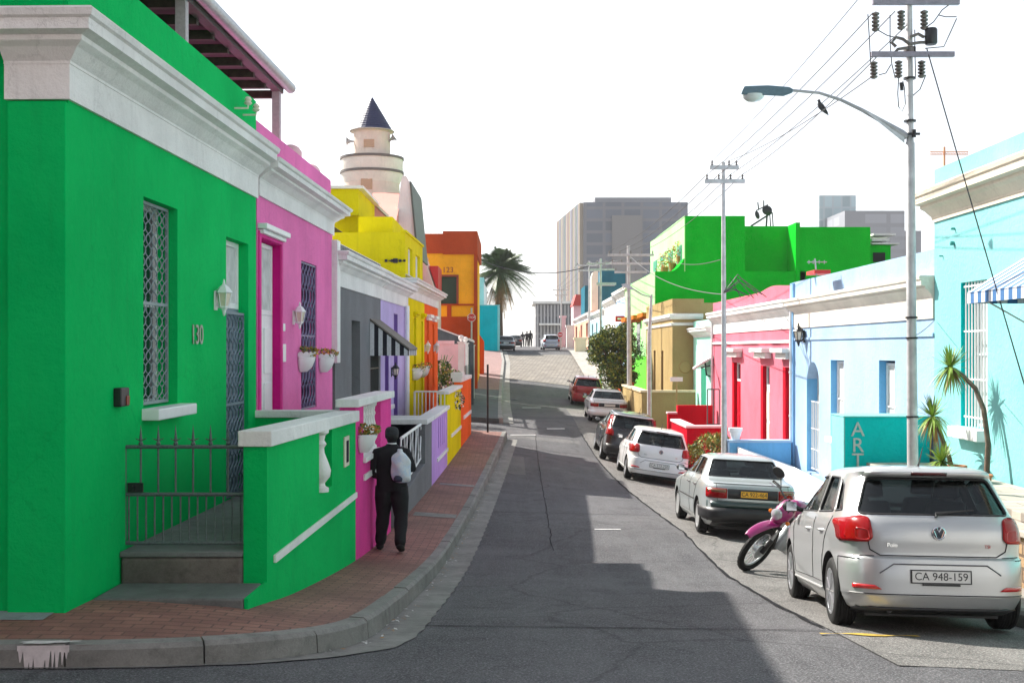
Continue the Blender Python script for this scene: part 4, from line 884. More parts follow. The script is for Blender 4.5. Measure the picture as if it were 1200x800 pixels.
t=single(mb,'garden_wall',M['ltpink'],'low pale pink wall behind the dark shrubs, across the side street','garden wall',(-2.5,50.5,-3))
mb=MB(); Y=56; mb.prism([(xpx(505,Y),-2.8),(xpx(505,Y),zpx(382,Y)),(xpx(555,Y),zpx(401,Y)),(xpx(555,Y),-2.8)],lambda a,b,d:Vector((a,Y+d,b)),0,.3)
t=root('sloping_wall','dark grey wall with a white sloping top edge in front of the rust brick base','wall',(-2.5,56,-2.8)); mb.build('wall',concrete('slate_grey_wall',(.11,.13,.14)),t)
mb=MB(); mb.prism([(xpx(505,Y),zpx(382,Y)),(xpx(505,Y),zpx(380.5,Y)),(xpx(556,Y),zpx(399.5,Y)),(xpx(556,Y),zpx(401,Y))],lambda a,b,d:Vector((a,Y+d,b)),-.05,.35); mb.build('coping',M['white_plaster'],t)
mb=MB()
for c,R,n in (((-3.3,44.5,-1.6),.55,500),((-2.7,44.8,-1.75),.5,400),((-3.0,44.2,-2.2),.7,500)): leafblob(mb,c,R,n,.07,2,.8)
single(mb,'shrub',[simple('maroon_leaf',(.06,.018,.015),.6,0,4,.4),M['leafdark']],'dark maroon shrub mass at the side street corner','shrub',(-3,44.4,-2.9))
mb=MB()
for c,R,n in (((-2.75,46,-.9),.5,350),((-2.3,46.3,-1.2),.45,350),((-3.1,46.2,-1.3),.5,300),((-2.6,46.1,-2.0),.7,400)): leafblob(mb,c,R,n,.08,3,.9)
for k in range(9):
    a=rnd.uniform(0,6.28); mb.cur=1; mb.tube([(-2.7,46.1,-1.2),(-2.7+.3*math.cos(a),46.1+.2*math.sin(a),-.6),(-2.7+.6*math.cos(a),46.1+.3*math.sin(a),-.25)],[.03,.02,.005],4)
single(mb,'shrub',[M['leafdark'],M['leaf'],M['leaf2']],'green spiky shrub in front of the pale pink wall','shrub',(-2.7,46.2,-2.9))
# thin dark post at the corner
mb=MB(); c=ground_hit(571.5,514); mb.tube([c+Vector((0,0,-.1)),c+Vector((0,0,2.5))],.035,8); mb.box(c.x-.07,c.x+.07,c.y-.07,c.y+.07,c.z-.02,c.z+.1)
single(mb,'bollard_post',M['black'],'tall thin dark post at the kerb corner past the orange wall','post',c)
# amber building
H=root('corner_building','amber building with rust red parapet and green shuttered window, across the side street','house',(-5,68,-2))
Yb=68; mb=MB(); CB=Cross(Yb); xl,xr=xpx(478,Yb),xpx(557,Yb)
wx=(xpx(516,Yb),xpx(535,Yb)); wz=(zpx(357,Yb),zpx(324,Yb))
wall(mb,CB,xl,xr,-3,zpx(297,Yb),[(wx[0],wx[1],wz[0],wz[1])],reveal=.3)
mb.add([(xr,Yb,-3),(xr,Yb+9,-3),(xr,Yb+9,zpx(297,Yb)),(xr,Yb,zpx(297,Yb)),(xl,Yb,-3),(xl,Yb+9,-3),(xl,Yb+9,zpx(297,Yb)),(xl,Yb,zpx(297,Yb))],[(0,1,2,3),(4,5,6,7),(3,2,6,7),(1,2,6,5)])
mb.build('wall',M['amber'],H,merge=True)
mb=MB(); mb.box(xpx(489,Yb),xpx(519,Yb),Yb-.1,Yb+9,zpx(297,Yb)+.002,zpx(274,Yb)); mb.box(xpx(519,Yb)+.002,xr+.12,Yb-.14,Yb+9,zpx(298,Yb),zpx(271,Yb)); mb.build('parapet',M['brickred'],H)
mb=MB(); mb.box(xpx(555.5,Yb),xr+.13,Yb-.12,Yb-.001,-3,zpx(298,Yb)-.002); mb.box(xpx(500,Yb),xpx(555.4,Yb),Yb-.10,Yb-.001,-3,zpx(371,Yb)); mb.box(xpx(524,Yb),xpx(529,Yb),Yb-.09,Yb-.001,zpx(370.9,Yb),zpx(358,Yb)); mb.box(xpx(513,Yb),xpx(555.4,Yb),Yb-.11,Yb-.001,zpx(358,Yb),zpx(356,Yb)); mb.build('base_panels',M['brickred'],H)
mb=MB()
for a,b in ((wx[0]-.12,wx[0]),(wx[1],wx[1]+.12)): mb.box(a,b,Yb-.06,Yb+.05,wz[0],wz[1]+.1)
mb.box(wx[0]+.001,wx[1]-.001,Yb-.06,Yb+.05,wz[1],wz[1]+.1); fo=mb.build('window',M['redwood'],H)
mb=MB(); mb.box(wx[0],wx[1],Yb+.15,Yb+.2,wz[0],wz[1])
for i in range(2): mb.box(wx[0]+.08+i*.58,wx[0]+.50+i*.58,Yb+.12,Yb+.149,wz[0]+.1,wz[1]-.1)
mb.build('shutter',simple('bottle_green_shutter',(.01,.05,.03),.5),fo)
text('123',.44,(xpx(525,Yb),Yb-.02,zpx(316.5,Yb)),Matrix.Rotation(math.pi/2,3,'X'),M['redwood'],H)
mb=MB(); 
for x,h in ((489,18),(505,5)): mb.tube([(xpx(x,Yb),Yb+2,zpx(275,Yb)),(xpx(x,Yb),Yb+2,zpx(275-h*.9,Yb))],.07,6)
mb.lathe([(.0,.0),(.16,.02),(.16,.2),(0,.25)],8,(xpx(489,Yb),Yb+2,zpx(261,Yb))); mb.build('vent_pipe',M['black'],H)
# small pink gable between
Y=62; H=root('gable_house','small white and pink gabled house with a red triangle, left of the amber building','house',(-4.5,Y,-2))
mb=MB(); mb.prism([(xpx(496,Y),-2.5),(xpx(496,Y),zpx(300,Y)),(xpx(511.5,Y),zpx(345,Y)),(xpx(511.5,Y),-2.5)],lambda a,b,d:Vector((a,Y+d,b)),0,4); mb.build('wall',M['ltpink'],H)
mb=MB(); mb.prism([(xpx(501,Y),zpx(310,Y)),(xpx(512,Y),zpx(310,Y)),(xpx(512,Y),zpx(343,Y))],lambda a,b,d:Vector((a,Y+d,b)),1,4.2); mb.build('red_gable',simple('bright_red_paint',(.6,.03,.03),.6),H)
mb=MB(); mb.box(xpx(480,Y),xpx(496,Y)-.002,Y-.2,Y+4,-2.5,zpx(296,Y)); mb.build('side_wing',M['salmon'],H)
# teal wall + turquoise house behind
H=root('teal_house','deep teal end wall with light turquoise upper storey at the top of the street','house',(-2,100,-.5)); Y=100
mb=MB(); mb.prism([(xpx(559,Y),zpx(358,Y)),(xpx(583,Y),zpx(358,Y)),(xpx(583,Y),-1.2),(xpx(567,Y),-1.2),(xpx(559,Y),zpx(392,Y))],lambda a,b,d:Vector((a,Y+d,b)),0,1.2); mb.build('wall',M['teal'],H)
mb=MB(); mb.box(xpx(583,Y)+.002,xpx(583,Y)+.14,Y+.02,Y+6,-1.2,zpx(358,Y)); mb.box(xpx(559,Y)-.5,xpx(583,Y)+.2,Y-.02,Y+1.3,zpx(358,Y)+.002,zpx(357,Y)); mb.build('edge',M['turq'],H)
mb=MB(); mb.box(xpx(548,108),xpx(567,108),108,116,-1,zpx(325,108)); mb.build('upper_house',plaster('pale_turquoise_plaster',(.35,.70,.70)),H)
mb=MB(); mb.prism([(xpx(567,108),zpx(330,108)),(xpx(572,108),zpx(342,108)),(xpx(570,108),zpx(342,108)),(xpx(570,108),-1),(xpx(567,108),-1)],lambda a,b,d:Vector((a,108+d,b)),0,3); mb.build('gable_end',M['white_plaster'],H)
mb=MB(); Y=78.5; mb.prism([(xpx(556,Y),zpx(388,Y)),(xpx(561,Y),zpx(391,Y)),(xpx(567,Y),zpx(400,Y)),(xpx(567,Y),-2.2),(xpx(553,Y),-2.2),(xpx(553,Y),zpx(388,Y))],lambda a,b,d:Vector((a,Y+d,b)),0,1.0)
single(mb,'stair_wall',M['brickred'],'rust red stepped stair wall at the foot of the teal wall','wall',(-2.2,78.5,-1.8))
# stop sign
def disc_sign(name,label,x,y,Y,r,zg,kind):
    c=Vector((xpx(x,Y),Y,zpx(y,Y))); t=root(name,label,'road sign',(c.x,c.y,zg)); mb=MB(); mb.tube([(c.x,c.y+.05,zg),(c.x,c.y+.05,c.z+r+.3)],.045,8); mb.build('pole',M['steel'],t,smooth=True)
    mb=MB(); seg=8 if kind=='stop' else 24; R_=Matrix.Rotation(math.pi/2,3,'X')@Matrix.Rotation(math.pi/8 if kind=='stop' else 0,3,'Z')
    mb.lathe([(0,0),(r,0),(r,.015),(0,.015)],seg,(c.x,c.y,c.z),R_); mb.build('plate',M['white'],t)
    mb=MB(); mb.lathe([(0,.016),(r*.9,.016),(r*.9,.02),(0,.02)],seg,(c.x,c.y,c.z),R_); mb.build('face',simple('sign_red',(.6,.01,.015),.4),t)
    if kind=='stop': text('STOP',r*.72,(c.x,c.y-.024,c.z),Matrix.Rotation(math.pi/2,3,'X'),M['white'],t,name='lettering')
    else: mb=MB(); mb.box(c.x-r*.65,c.x+r*.65,c.y-.03,c.y-.021,c.z-r*.15,c.z+r*.15); mb.build('bar',M['white'],t)
disc_sign('stop_sign','red octagonal STOP sign on a grey pole in front of the amber building','552.5',372,66,.24,-2.6,'stop') if False else disc_sign('stop_sign','red octagonal STOP sign on a grey pole in front of the amber building',552.5,372,66,.24,-2.6,'stop')
disc_sign('no_entry_sign','red round no entry sign on a pole by the silver car at the hilltop',656.5,392,112,.26,-.4,'no')
# ---- mosque
Y=60; T=root('minaret','cream round mosque tower with balcony ring and dark blue conical roof','minaret',(xpx(436,Y),Y,-2)); cx=xpx(436,Y); cr=plaster('cream_pink_plaster',(.84,.70,.60))
mb=MB(); mb.lathe([(1.38,-2),(1.38,zpx(212,Y))],40,(cx,Y,0)); mb.build('shaft',cr,T,smooth=True)
mb=MB(); z0,z1=zpx(204,Y),zpx(187,Y); mb.lathe([(1.385,z0-.5),(1.55,z0-.05),(1.55,z1),(1.45,z1),(1.45,z0+.1),(.9,z0+.1)],40,(cx,Y,0)); mb.build('balcony',plaster('cream_plaster2',(.86,.80,.72)),T,smooth=True,angle=30)
mb=MB()
for z in (z0,z1-.02): mb.lathe([(1.54,z-.02),(1.60,z-.02),(1.60,z+.10),(1.54,z+.10)],40,(cx,Y,0))
mb.build('trim_ring',simple('grey_trim',(.16,.14,.13),.7),T)
mb=MB(); mb.lathe([(.92,z0),(.92,zpx(151,Y))],36,(cx,Y,0)); mb.build('drum',cr,T,smooth=True)
prof=[(1.10,zpx(155,Y)),(1.06,zpx(153,Y))]; n=13
for k in range(n):
    t0=k/n; t1=(k+1)/n; r0=1.0*(1-t0); zz0=zpx(153,Y)+(zpx(114,Y)-zpx(153,Y))*t0; zz1=zpx(153,Y)+(zpx(114,Y)-zpx(153,Y))*t1
    prof+=[(r0+.03,zz0+.005),(1.0*(1-t1)+.012,zz1)]
mb=MB(); mb.lathe(prof,28,(cx,Y,0)); mb.build('cone_roof',M['slate'],T)
mb=MB(); mb.lathe([(.93,zpx(156,Y)),(1.12,zpx(154.6,Y)),(1.12,zpx(154,Y)),(.9,zpx(153,Y))],36,(cx,Y,0)); mb.build('eave',M['cream'],T)
for (a,b,c_,d,r) in ((429,441,167,176,.93),(427,440,214,226,1.385)):
    mb=MB(); mb.box(xpx(a,Y),xpx(b,Y),Y-r-.02,Y-r+.25,zpx(d,Y),zpx(c_,Y)); mb.build('window',simple('peach_shutter',(.55,.36,.24),.7),T)
for x,sg in ((416,-1),(456,1)):
    mb=MB(); z=zpx(167,Y); x0=xpx(x,Y); mb.lathe([(.04,0),(.06,.15),(.12,.28),(.22,.38)],14,(x0,Y-.3,z),Matrix.Rotation(sg*math.pi/2*(1 if sg<0 else .6),3,'Y')); mb.tube([(x0,Y-.3,z),(x0+(-sg)*.2,Y-.1,z)],.04,6); mb.build('loudspeaker',M['steel'],T,smooth=True)
H=root('mosque_hall','salmon tiled mosque roof with a tall white gable beside the minaret','mosque',(-6,52,-2))
mb=MB(); a=[P(428,262,50),P(464,262,50),P(471,226,57),P(437,226,57)]; mb.hexa([a[0],a[1],P(471,262,57),P(437,262,57),a[0]+Vector((0,0,.05)),a[1]+Vector((0,0,.05)),a[2],a[3]]); mb.build('roof',M['tile'],H)
Yg=53; mb=MB(); mb.prism([(xpx(x,Yg),zpx(y,Yg)) for x,y in ((464,300),(464,258),(470,212),(472,206),(476,206),(481,216),(488,300))],lambda p,q,d:Vector((p,Yg+d,q)),0,.5); mb.build('gable',M['white_plaster'],H)
mb=MB(); mb.prism([(xpx(x,Yg),zpx(y,Yg)) for x,y in ((480,213),(482,213),(490.5,300),(488.2,300))],lambda p,q,d:Vector((p,Yg+d,q)),-.1,6); mb.build('gable_edge',simple('dark_green_grey_edge',(.08,.10,.09),.6),H)
mb=MB(); mb.box(xpx(425,57),xpx(470,57),57.1,64,-2,zpx(258,57)); mb.build('hall_wall',M['cream'],H)
# ---- palm
def palm(x,y,Y,R,zg,label):
    c=Vector((xpx(x,Y),Y,zpx(y,Y))); t=root('palm_tree',label,'palm tree',(c.x,c.y,zg)); r=random.Random(5)
    mb=MB(); mb.tube([(c.x,c.y,zg-.3),(c.x-.05,c.y,zg+(c.z-zg)*.5),(c.x,c.y,c.z-.3)],[.34,.30,.36],10); mb.build('trunk',M['bark'],t,smooth=True)
    mb=MB()
    for k in range(112):
        a=r.uniform(0,2*math.pi); e=r.uniform(-.6,1.45) if k<96 else r.uniform(-1.35,-.8); Ln=R*r.uniform(.8,1.1); d=Vector((math.cos(a),math.sin(a),0)); pts=[]
        for q in range(9):
            s_=q/8; h=math.sin(e)*s_*Ln-.42*Ln*s_*s_*(1 if e>-.5 else .3); pts.append(c+d*(math.cos(e)*s_*Ln*(1-.12*s_))+Vector((0,0,h)))
        mb.cur=0 if e>-.8 else 1; mb.tube(pts,[.04]*5+[.02]*4,4)
        for q in range(2,34):
            s_=q/34; i=min(7,int(s_*8)); f_=s_*8-i; p=pts[i].lerp(pts[i+1],f_); tan=(pts[i+1]-pts[i]).normalized(); side=tan.cross(Vector((0,0,1)))
            if side.length<.1: side=Vector((1,0,0))
            side.normalize(); ll=Ln*.26*math.sin(math.pi*min(1,s_*.85+.15))+.08
            for sg in (1,-1):
                tip=p+(side*sg*.8+tan*.6+Vector((0,0,-.45))).normalized()*ll; w_=.035
                mb.add([p-tan*w_,p+tan*w_,tip],[(0,1,2)])
    mb.build('crown',[M['frond'],M['dryleaf']],t,recalc=False)
palm(586,318,112,3.9,-.4,'large palm with arching fronds rising behind the teal wall')
# ================================================================== DISTANT BUILDINGS
def fins(parent,X0,X1,Y,z0,z1,n,mat,name='fin',w=.3,d=.4):
    mb=MB()
    for i in range(n): x=X0+(X1-X0)*(i+.5)/n; mb.box(x-w/2,x+w/2,Y-d,Y-.01,z0,z1)
    return mb.build(name,mat,parent)
def windows_mat(name,wallc,winc,sx,sz,mx=.25):
    m,nt,b=newmat(name); v=coord(nt); sep=N(nt,'ShaderNodeSeparateXYZ'); L(nt,v,sep.inputs[0]); ad=N(nt,'ShaderNodeMath',operation='ADD'); L(nt,sep.outputs[0],ad.inputs[0]); L(nt,sep.outputs[1],ad.inputs[1])
    cmb=N(nt,'ShaderNodeCombineXYZ'); L(nt,ad.outputs[0],cmb.inputs[0]); L(nt,sep.outputs[2],cmb.inputs[1])
    t=N(nt,'ShaderNodeTexBrick'); L(nt,cmb.outputs[0],t.inputs[0]); t.offset=0; t.inputs['Scale'].default_value=1; t.inputs['Brick Width'].default_value=sx; t.inputs['Row Height'].default_value=sz; t.inputs['Mortar Size'].default_value=mx
    t.inputs['Color1'].default_value=(*winc,1); t.inputs['Color2'].default_value=(*[c*1.6 for c in winc],1); t.inputs['Mortar'].default_value=(*wallc,1)
    L(nt,t.outputs[0],b.inputs['Base Color']); b.inputs['Roughness'].default_value=.4; return m
Y=380; H=root('office_tower','big grey office tower with coloured vertical fins on its left flank','tower',(xpx(730,Y),Y,-20)); sky_grey=windows_mat('grey_tower_glazing',(.15,.15,.17),(.08,.09,.12),6,3.8,.5)
xa,xm,xb=xpx(684,Y),xpx(720,Y),xpx(806,Y); zt=zpx(237,Y)
mb=MB(); mb.hexa([(xpx(656,Y+60),Y+60,-25),(xa,Y,-25),(xb,Y,-25),(xb,Y+60,-25),(xpx(656,Y+60),Y+60,zt),(xa,Y,zt),(xb,Y,zt),(xb,Y+60,zt)]); mb.build('main_block',sky_grey,H)
mb=MB(); mb.box(xpx(698,Y),xpx(788,Y),Y+3,Y+50,zt+.01,zpx(230,Y)); mb.build('roof_plant',simple('roof_plant_grey',(.24,.24,.26),.7),H)
mb=MB(); mb.box(xpx(717,Y),xpx(752,Y),Y-1.5,Y-.02,-20,zpx(253,Y)); mb.build('plain_bay',simple('mid_grey_cladding',(.19,.18,.18),.7),H)
cols=[tuple(.5*(c_*.62)+.5*(sum(q_)/3*.55) for c_ in q_) for q_ in [(.45,.20,.25),(.60,.40,.15),(.35,.35,.50),(.25,.22,.35),(.50,.42,.20),(.40,.28,.30),(.20,.35,.30),(.22,.22,.35),(.62,.45,.25)]]
mats=[simple('fin_paint_%d'%i,c,.7,0,.1,.1) for i,c in enumerate(cols)]
A0,A1=Vector((xpx(656,Y+60),Y+60,0)),Vector((xa,Y,0)); dv=(A1-A0); nn=Vector((-dv.y,dv.x,0)).normalized(); nn=nn if nn.y<0 else -nn
for i in range(18):
    a=A0+dv*(i/18); b=A0+dv*((i+.62)/18); o=nn*1.2; mb=MB(); mb.hexa([a+Vector((0,0,-22)),b+Vector((0,0,-22)),b+o+Vector((0,0,-22)),a+o+Vector((0,0,-22)),a+Vector((0,0,zt)),b+Vector((0,0,zt)),b+o+Vector((0,0,zt)),a+o+Vector((0,0,zt))]); mb.build('coloured_fin',mats[i%9],H)
H=root('glass_building','pale grey glass building closing the end of the street','office building',(8,230,-8)); Y=230
mb=MB(); mb.box(xpx(628,Y),xpx(676,Y),Y,Y+15,-12,zpx(356,Y)); mb.build('block',windows_mat('pale_glazing',(.24,.24,.25),(.12,.12,.14),2.2,3.6,.3),H)
fins(H,xpx(628,Y),xpx(676,Y),Y,-12,zpx(357,Y),12,simple('pale_fin_grey',(.40,.40,.41),.7)); mb=MB(); mb.box(xpx(624,Y),xpx(678,Y),Y-1,Y+15,zpx(356,Y)+.01,zpx(353,Y)); mb.box(xpx(632,Y),xpx(660,Y),Y-2,Y-.5,zpx(381,Y),zpx(379,Y)); mb.build('roof_slab',M['white_plaster'],H)
H=root('far_tower','pale blue glazed tower top above the far green house, right','tower',(120,350,-20)); Y=350
mb=MB(); mb.box(xpx(960,Y),xpx(1003,Y),Y,Y+20,-20,zpx(229,Y)); mb.build('tower',windows_mat('pale_blue_glazing',(.42,.48,.50),(.28,.36,.38),2.6,3.6,.25),H)
H=root('far_block','plain grey block rising behind the light blue house parapet','office building',(125,330,-20)); Y=330
mb=MB(); mb.box(xpx(990,Y),xpx(1060,Y),Y,Y+20,-20,zpx(247,Y)); mb.box(xpx(1060,Y)+.01,xpx(1081,Y),Y+1,Y+20,-20,zpx(270,Y)); mb.build('block',windows_mat('grey_block_glazing',(.25,.26,.29),(.22,.23,.26),7,3.6,.6),H)
t=root('tower_crane','tiny orange and white tower crane jib far behind the turquoise parapet','crane',(xpx(1105,300),300,0)); Y=300
mb=MB(); mb.box(xpx(1106,Y),xpx(1108,Y),Y,Y+.4,-5,zpx(172,Y)); mb.build('mast',simple('crane_orange',(.65,.25,.08),.6),t)
mb=MB()
for k in range(14):
    xa,xb=1090+k*3.2,1090+(k+1)*3.2; mb.tube([P(xa,181,Y),P(xb,181,Y)],.12,4); mb.tube([P(xa,178,Y),P(xb,178,Y)],.12,4); mb.tube([P(xa,181,Y),P((xa+xb)/2,178,Y),P(xb,181,Y)],.08,4)
mb.build('jib',simple('crane_orange',(.65,.25,.08),.6),t)
# ================================================================== RIGHT ROW
def rY(x): return RF.Y(x)
# ---- turquoise house
ya,yb_=9.0,rY(1095)
H=root('terrace_house','turquoise house with cream cornice and barred window, nearest on the right','house',(7,ya,-2),'painted terrace houses')
w0=(rY(1157),rY(1126)); wz=(-1.22,1.03); d0=(13.6,14.9)
mb=MB(); body(mb,RF,ya,yb_,-3.2,2.98,9,[(w0[0],w0[1],wz[0],wz[1]),(d0[0],d0[1],-2.05,.6)],reveal=.32); mb.build('wall',M['turq'],H,merge=True)
mb=MB(); cornice(mb,RF,ya,yb_,cprof(2.10,.52,.31,.12),ret1=.5); mb.build('cornice',plaster('cream_cornice',(.72,.64,.52),stain=.35,streak=.4),H)
mb=MB(); mb.fb(RF,w0[1]-.015,w0[1]-.001,-.3,.002,wz[0],wz[1]); mb.build('reveal_lining',M['turqdeep'],H)  # deeper turquoise puts the shade of the far reveal into its colour
w=window(H,RF,w0[0],w0[1]-.02,wz[0],wz[1],-.2,M['white'],M['curtain'],2,2); bars(w,RF,w0[0]+.02,w0[1]-.05,wz[0],wz[1],-.04,M['white'],8,.011,rails=(.07,.33,.66,.97))
sill(H,RF,w0[0]-.02,w0[1]+.14,wz[0]-.002,.17,.17,M['white']); door(H,RF,d0[0],d0[1],-2.05,.6,-.22,M['white'],fan=.4)
mb=MB()
for x,y,r in ((1118,285,.035),(1119,268,.02),(1105,300,.012)): Yq=rY(x); mb.lathe([(0,0),(r,.0),(r,.06),(0,.07)],8,RF.W(Yq,.0,zpx(y,Yq)),Matrix.Rotation(-math.pi/2,3,'Y'))
mb.build('wall_fixing',simple('teal_blob',(.05,.30,.28),.6),H)
A=root('awning','blue and white striped awning over the turquoise house entrance','awning',RF.W(15,0,.8))
m1,m2=awning(A,RF,12.6,16.35,1.27,.76,.83,-.15,None,None,30,nside=6)
m1.build('blue_stripes',simple('blue_canvas',(.03,.13,.32),.7,0,20),A); m2.build('white_stripes',simple('cream_canvas',(.55,.57,.62),.8,0,20),A)
mb=MB(); mb.tube([RF.W(12.6,.8,.74),RF.W(16.35,.8,.74)],.015,6); 
for y in (12.7,16.2): mb.tube([RF.W(y,.8,.74),RF.W(y,.02,.3)],.012,5)
mb.build('frame',M['steel'],A)
# terrace in front
T=root('stone_terrace','cream stone terrace with a brown stone face beside the silver hatchback','terrace',(6.2,13,-3))
mb=MB(); mb.box(5.66,6.995,9.0,19.9,-3.5,-2.08); mb.build('retaining_wall',M['cladstone'],T)
mb=MB(); mb.box(5.60,6.99,8.95,19.9,-2.078,-2.01); mb.box(5.9,6.99,8.95,19.9,-2.008,-1.90);  mb.build('paving',M['terrace'],T,bevel=.01)
# ART wall
T=root('sign_wall','deep turquoise wall lettered ART between the blue and turquoise houses','wall',(6,20,-3.2))
mb=MB(); a,b=xpx(990,20.0),6.99; mb.box(a+.002,b,20.0,20.75,-3.4,-1.15); mb.build('wall',M['turqdeep'],T); mb=MB(); mb.box(a-.02,a,20.0,20.77,-3.4,-1.15); mb.box(a-.03,b,19.98,20.78,-1.148,-1.13); mb.build('edge',M['turq'],T)  # paler sheet on the street end is sunlight put into the colour
for ch,y in (('A',503.5),('R',522),('T',540)): text(ch,.34,(xpx(1005,20),19.985,zpx(y,20)),Matrix.Rotation(math.pi/2,3,'X'),simple('silver_lettering',(.42,.50,.50),.4,.2),T,.006,'letter')
# ---- light blue house
yn,yf=yb_+.004,30.3
H=root('terrace_house','light blue house with an arched doorway and cream frieze','house',(7,yn,-3),'painted terrace houses')
wA=(rY(1049),rY(1030)); wB=(rY(989),rY(973.5)); dA=(rY(960),rY(945.5))
mb=MB(); body(mb,RF,yn,yf,-3.8,1.66,9,[(wA[0],wA[1],-1.95,-.23),(wB[0],wB[1],-1.95,-.26),(dA[0],dA[1],-2.95,-.30)],reveal=.3); mb.build('wall',M['ltblue'],H,merge=True)
cc=plaster('cream_frieze',(.74,.68,.60),stain=.3,streak=.35)
mb=MB(); cornice(mb,RF,yn,yf-.03,cprof(.50,.72,.26,.50)); mb.build('cornice',cc,H)
mb=MB(); mb.fb(RF,yn,yf-.03,0,.03,.20,.26); mb.build('string_course',M['ltblue'],H)
mb=MB(); mb.fb(RF,yf-.28,yf-.0,.0,.06,-3.4,1.64); mb.build('pilaster',plaster('sky_blue_edge',(.28,.52,.80)),H)
for o in (wA,wB):
    mb=MB(); mb.fb(RF,o[1]-.016,o[1]-.001,-.29,.002,-1.95,-.25); mb.build('reveal_lining',M['blue'],H)  # mid blue stands in for shade on the far reveal
    window(H,RF,o[0],o[1]-.02,-1.95,-.28,-.13,M['white'],M['curtain'],2,2); sill(H,RF,o[0]-.05,o[1]+.05,-1.952,.12,.12,M['white'])
mb=MB(); mb.fb(RF,dA[1]-.016,dA[1]-.001,-.29,.002,-2.95,-.32); mb.build('reveal_lining',M['blue'],H)  # far side of the doorway gets its shade as a darker blue
# arched spandrels
mb=MB(); mid=(dA[0]+dA[1])/2; hw=(dA[1]-dA[0])/2; zc=-.85; 
for sg in (-1,1):
    poly=[(mid+sg*hw,-.29)]+[(mid+sg*hw*math.cos(t),zc+(-.32-zc)*math.sin(t)) for t in fr(0,math.pi/2,.2)]+[(mid,-.29)]
    mb.prism(poly,lambda a,b,d:RF.W(a,d,b),-.28,.001)
mb.build('arch',M['ltblue'],H)
d=door(H,RF,dA[0],dA[1],-2.95,-.3,-.25,simple('cream_door',(.62,.60,.55),.5),fan=0,panels=4); bars(d,RF,dA[0]+.03,dA[1]-.03,-2.9,-1.25,-.10,M['white'],7,.012,rails=(.02,.3,.6,.99))
wall_lamp(RF,rY(943.5),zpx(394,rY(943.5)),.02,M['black'],'black lantern on the light blue wall above the arched door',1.25)
H=root('chimney','bright blue chimney block with white base between two right hand parapets','chimney',(7.5,21,1.2)); mb=MB(); Y=21.2; mb.box(xpx(1075,Y),xpx(1096,Y),Y,Y+1.2,1.50,zpx(299,Y)); mb.build('block',plaster('cobalt_blue_plaster',(.03,.34,.62)),H); mb=MB(); mb.box(xpx(1074,Y),xpx(1097,Y),Y-.06,Y+1.26,1.2,1.498); mb.build('base',M['white_plaster'],H)
# blue dividing wall and white ramp
T=root('garden_wall','mid blue wall with pale top edge below the pink house','wall',(6.2,29.9,-3.4))
mb=MB(); a=xpx(855,29.9); mb.box(a,6.99,29.9,30.2,-3.7,-2.36); mb.build('wall',M['blue'],T); mb=MB(); mb.box(a-.03,7.0,29.87,30.23,-2.358,-2.30); mb.box(a-.05,a-.002,29.88,30.22,-3.7,-2.36); mb.build('coping',M['ltblue'],T)  # pale street end below the coping is painted sunlight on the same wall
mb=MB(); mb.hexa([(5.62,23.0,-3.6),(6.98,23.0,-3.6),(6.98,29.85,-3.8),(5.62,29.85,-3.8),(5.62,23.0,-2.95),(6.98,23.0,-3.05),(6.98,29.85,-2.92),(5.62,29.85,-2.44)])
single(mb,'ramp',M['white_plaster'],'white sloping ramp in front of the blue wall, behind the motorbike','ramp',(6.2,26,-3.4),bevel=.04)
# ---- rose pink house
yn,yf=30.304,42.5
H=root('terrace_house','rose pink house with crimson openings and white cornice on the right','house',(7,yn,-3),'painted terrace houses')
ops=[(rY(868),rY(858),-3.0,-.45),(rY(902),rY(891.5),-3.0,-.49),(rY(926.5),rY(917.5),-3.0,-.49)]
mb=MB(); body(mb,RF,yn,yf,-3.8,1.42,9,ops,reveal=.3); 
poly=[(yn,1.41)]+[(y,1.60+ (.10*math.sin(math.pi*(y-31)/3.2) if 31<y<34.2 else 0)) for y in fr(yn,yf,.4)]+[(yf,1.41)]
mb.prism(poly,lambda a,b,d:RF.W(a,d,b),-.3,-.001); mb.build('wall',M['rpink'],H)
mb=MB(); cornice(mb,RF,yn,yf,cprof(.50,.74,.28,.45)); mb.build('cornice',M['white_plaster'],H)
mb=MB(); mb.fb(RF,yn,yf,0,.06,.14,.21); mb.build('string_course',M['white_plaster'],H)
for o in ops:
    mb=MB(); mb.fb(RF,o[1]-.3,o[1]-.001,-.29,.003,o[2],o[3]); mb.build('reveal_lining',M['crimson'],H); door(H,RF,o[0],o[1]-.31,o[2],o[3],-.1,M['crimson'] if o is ops[0] else M['cream'],fan=.6)
    mb=MB(); mb.fb(RF,o[0]-.3,o[1]+.25,0,.30,-.12,.0); mb.fb(RF,o[0]-.2,o[1]+.15,0,.18,-.28,-.122); mb.build('hood_moulding',M['white_plaster'],H,bevel=.02)
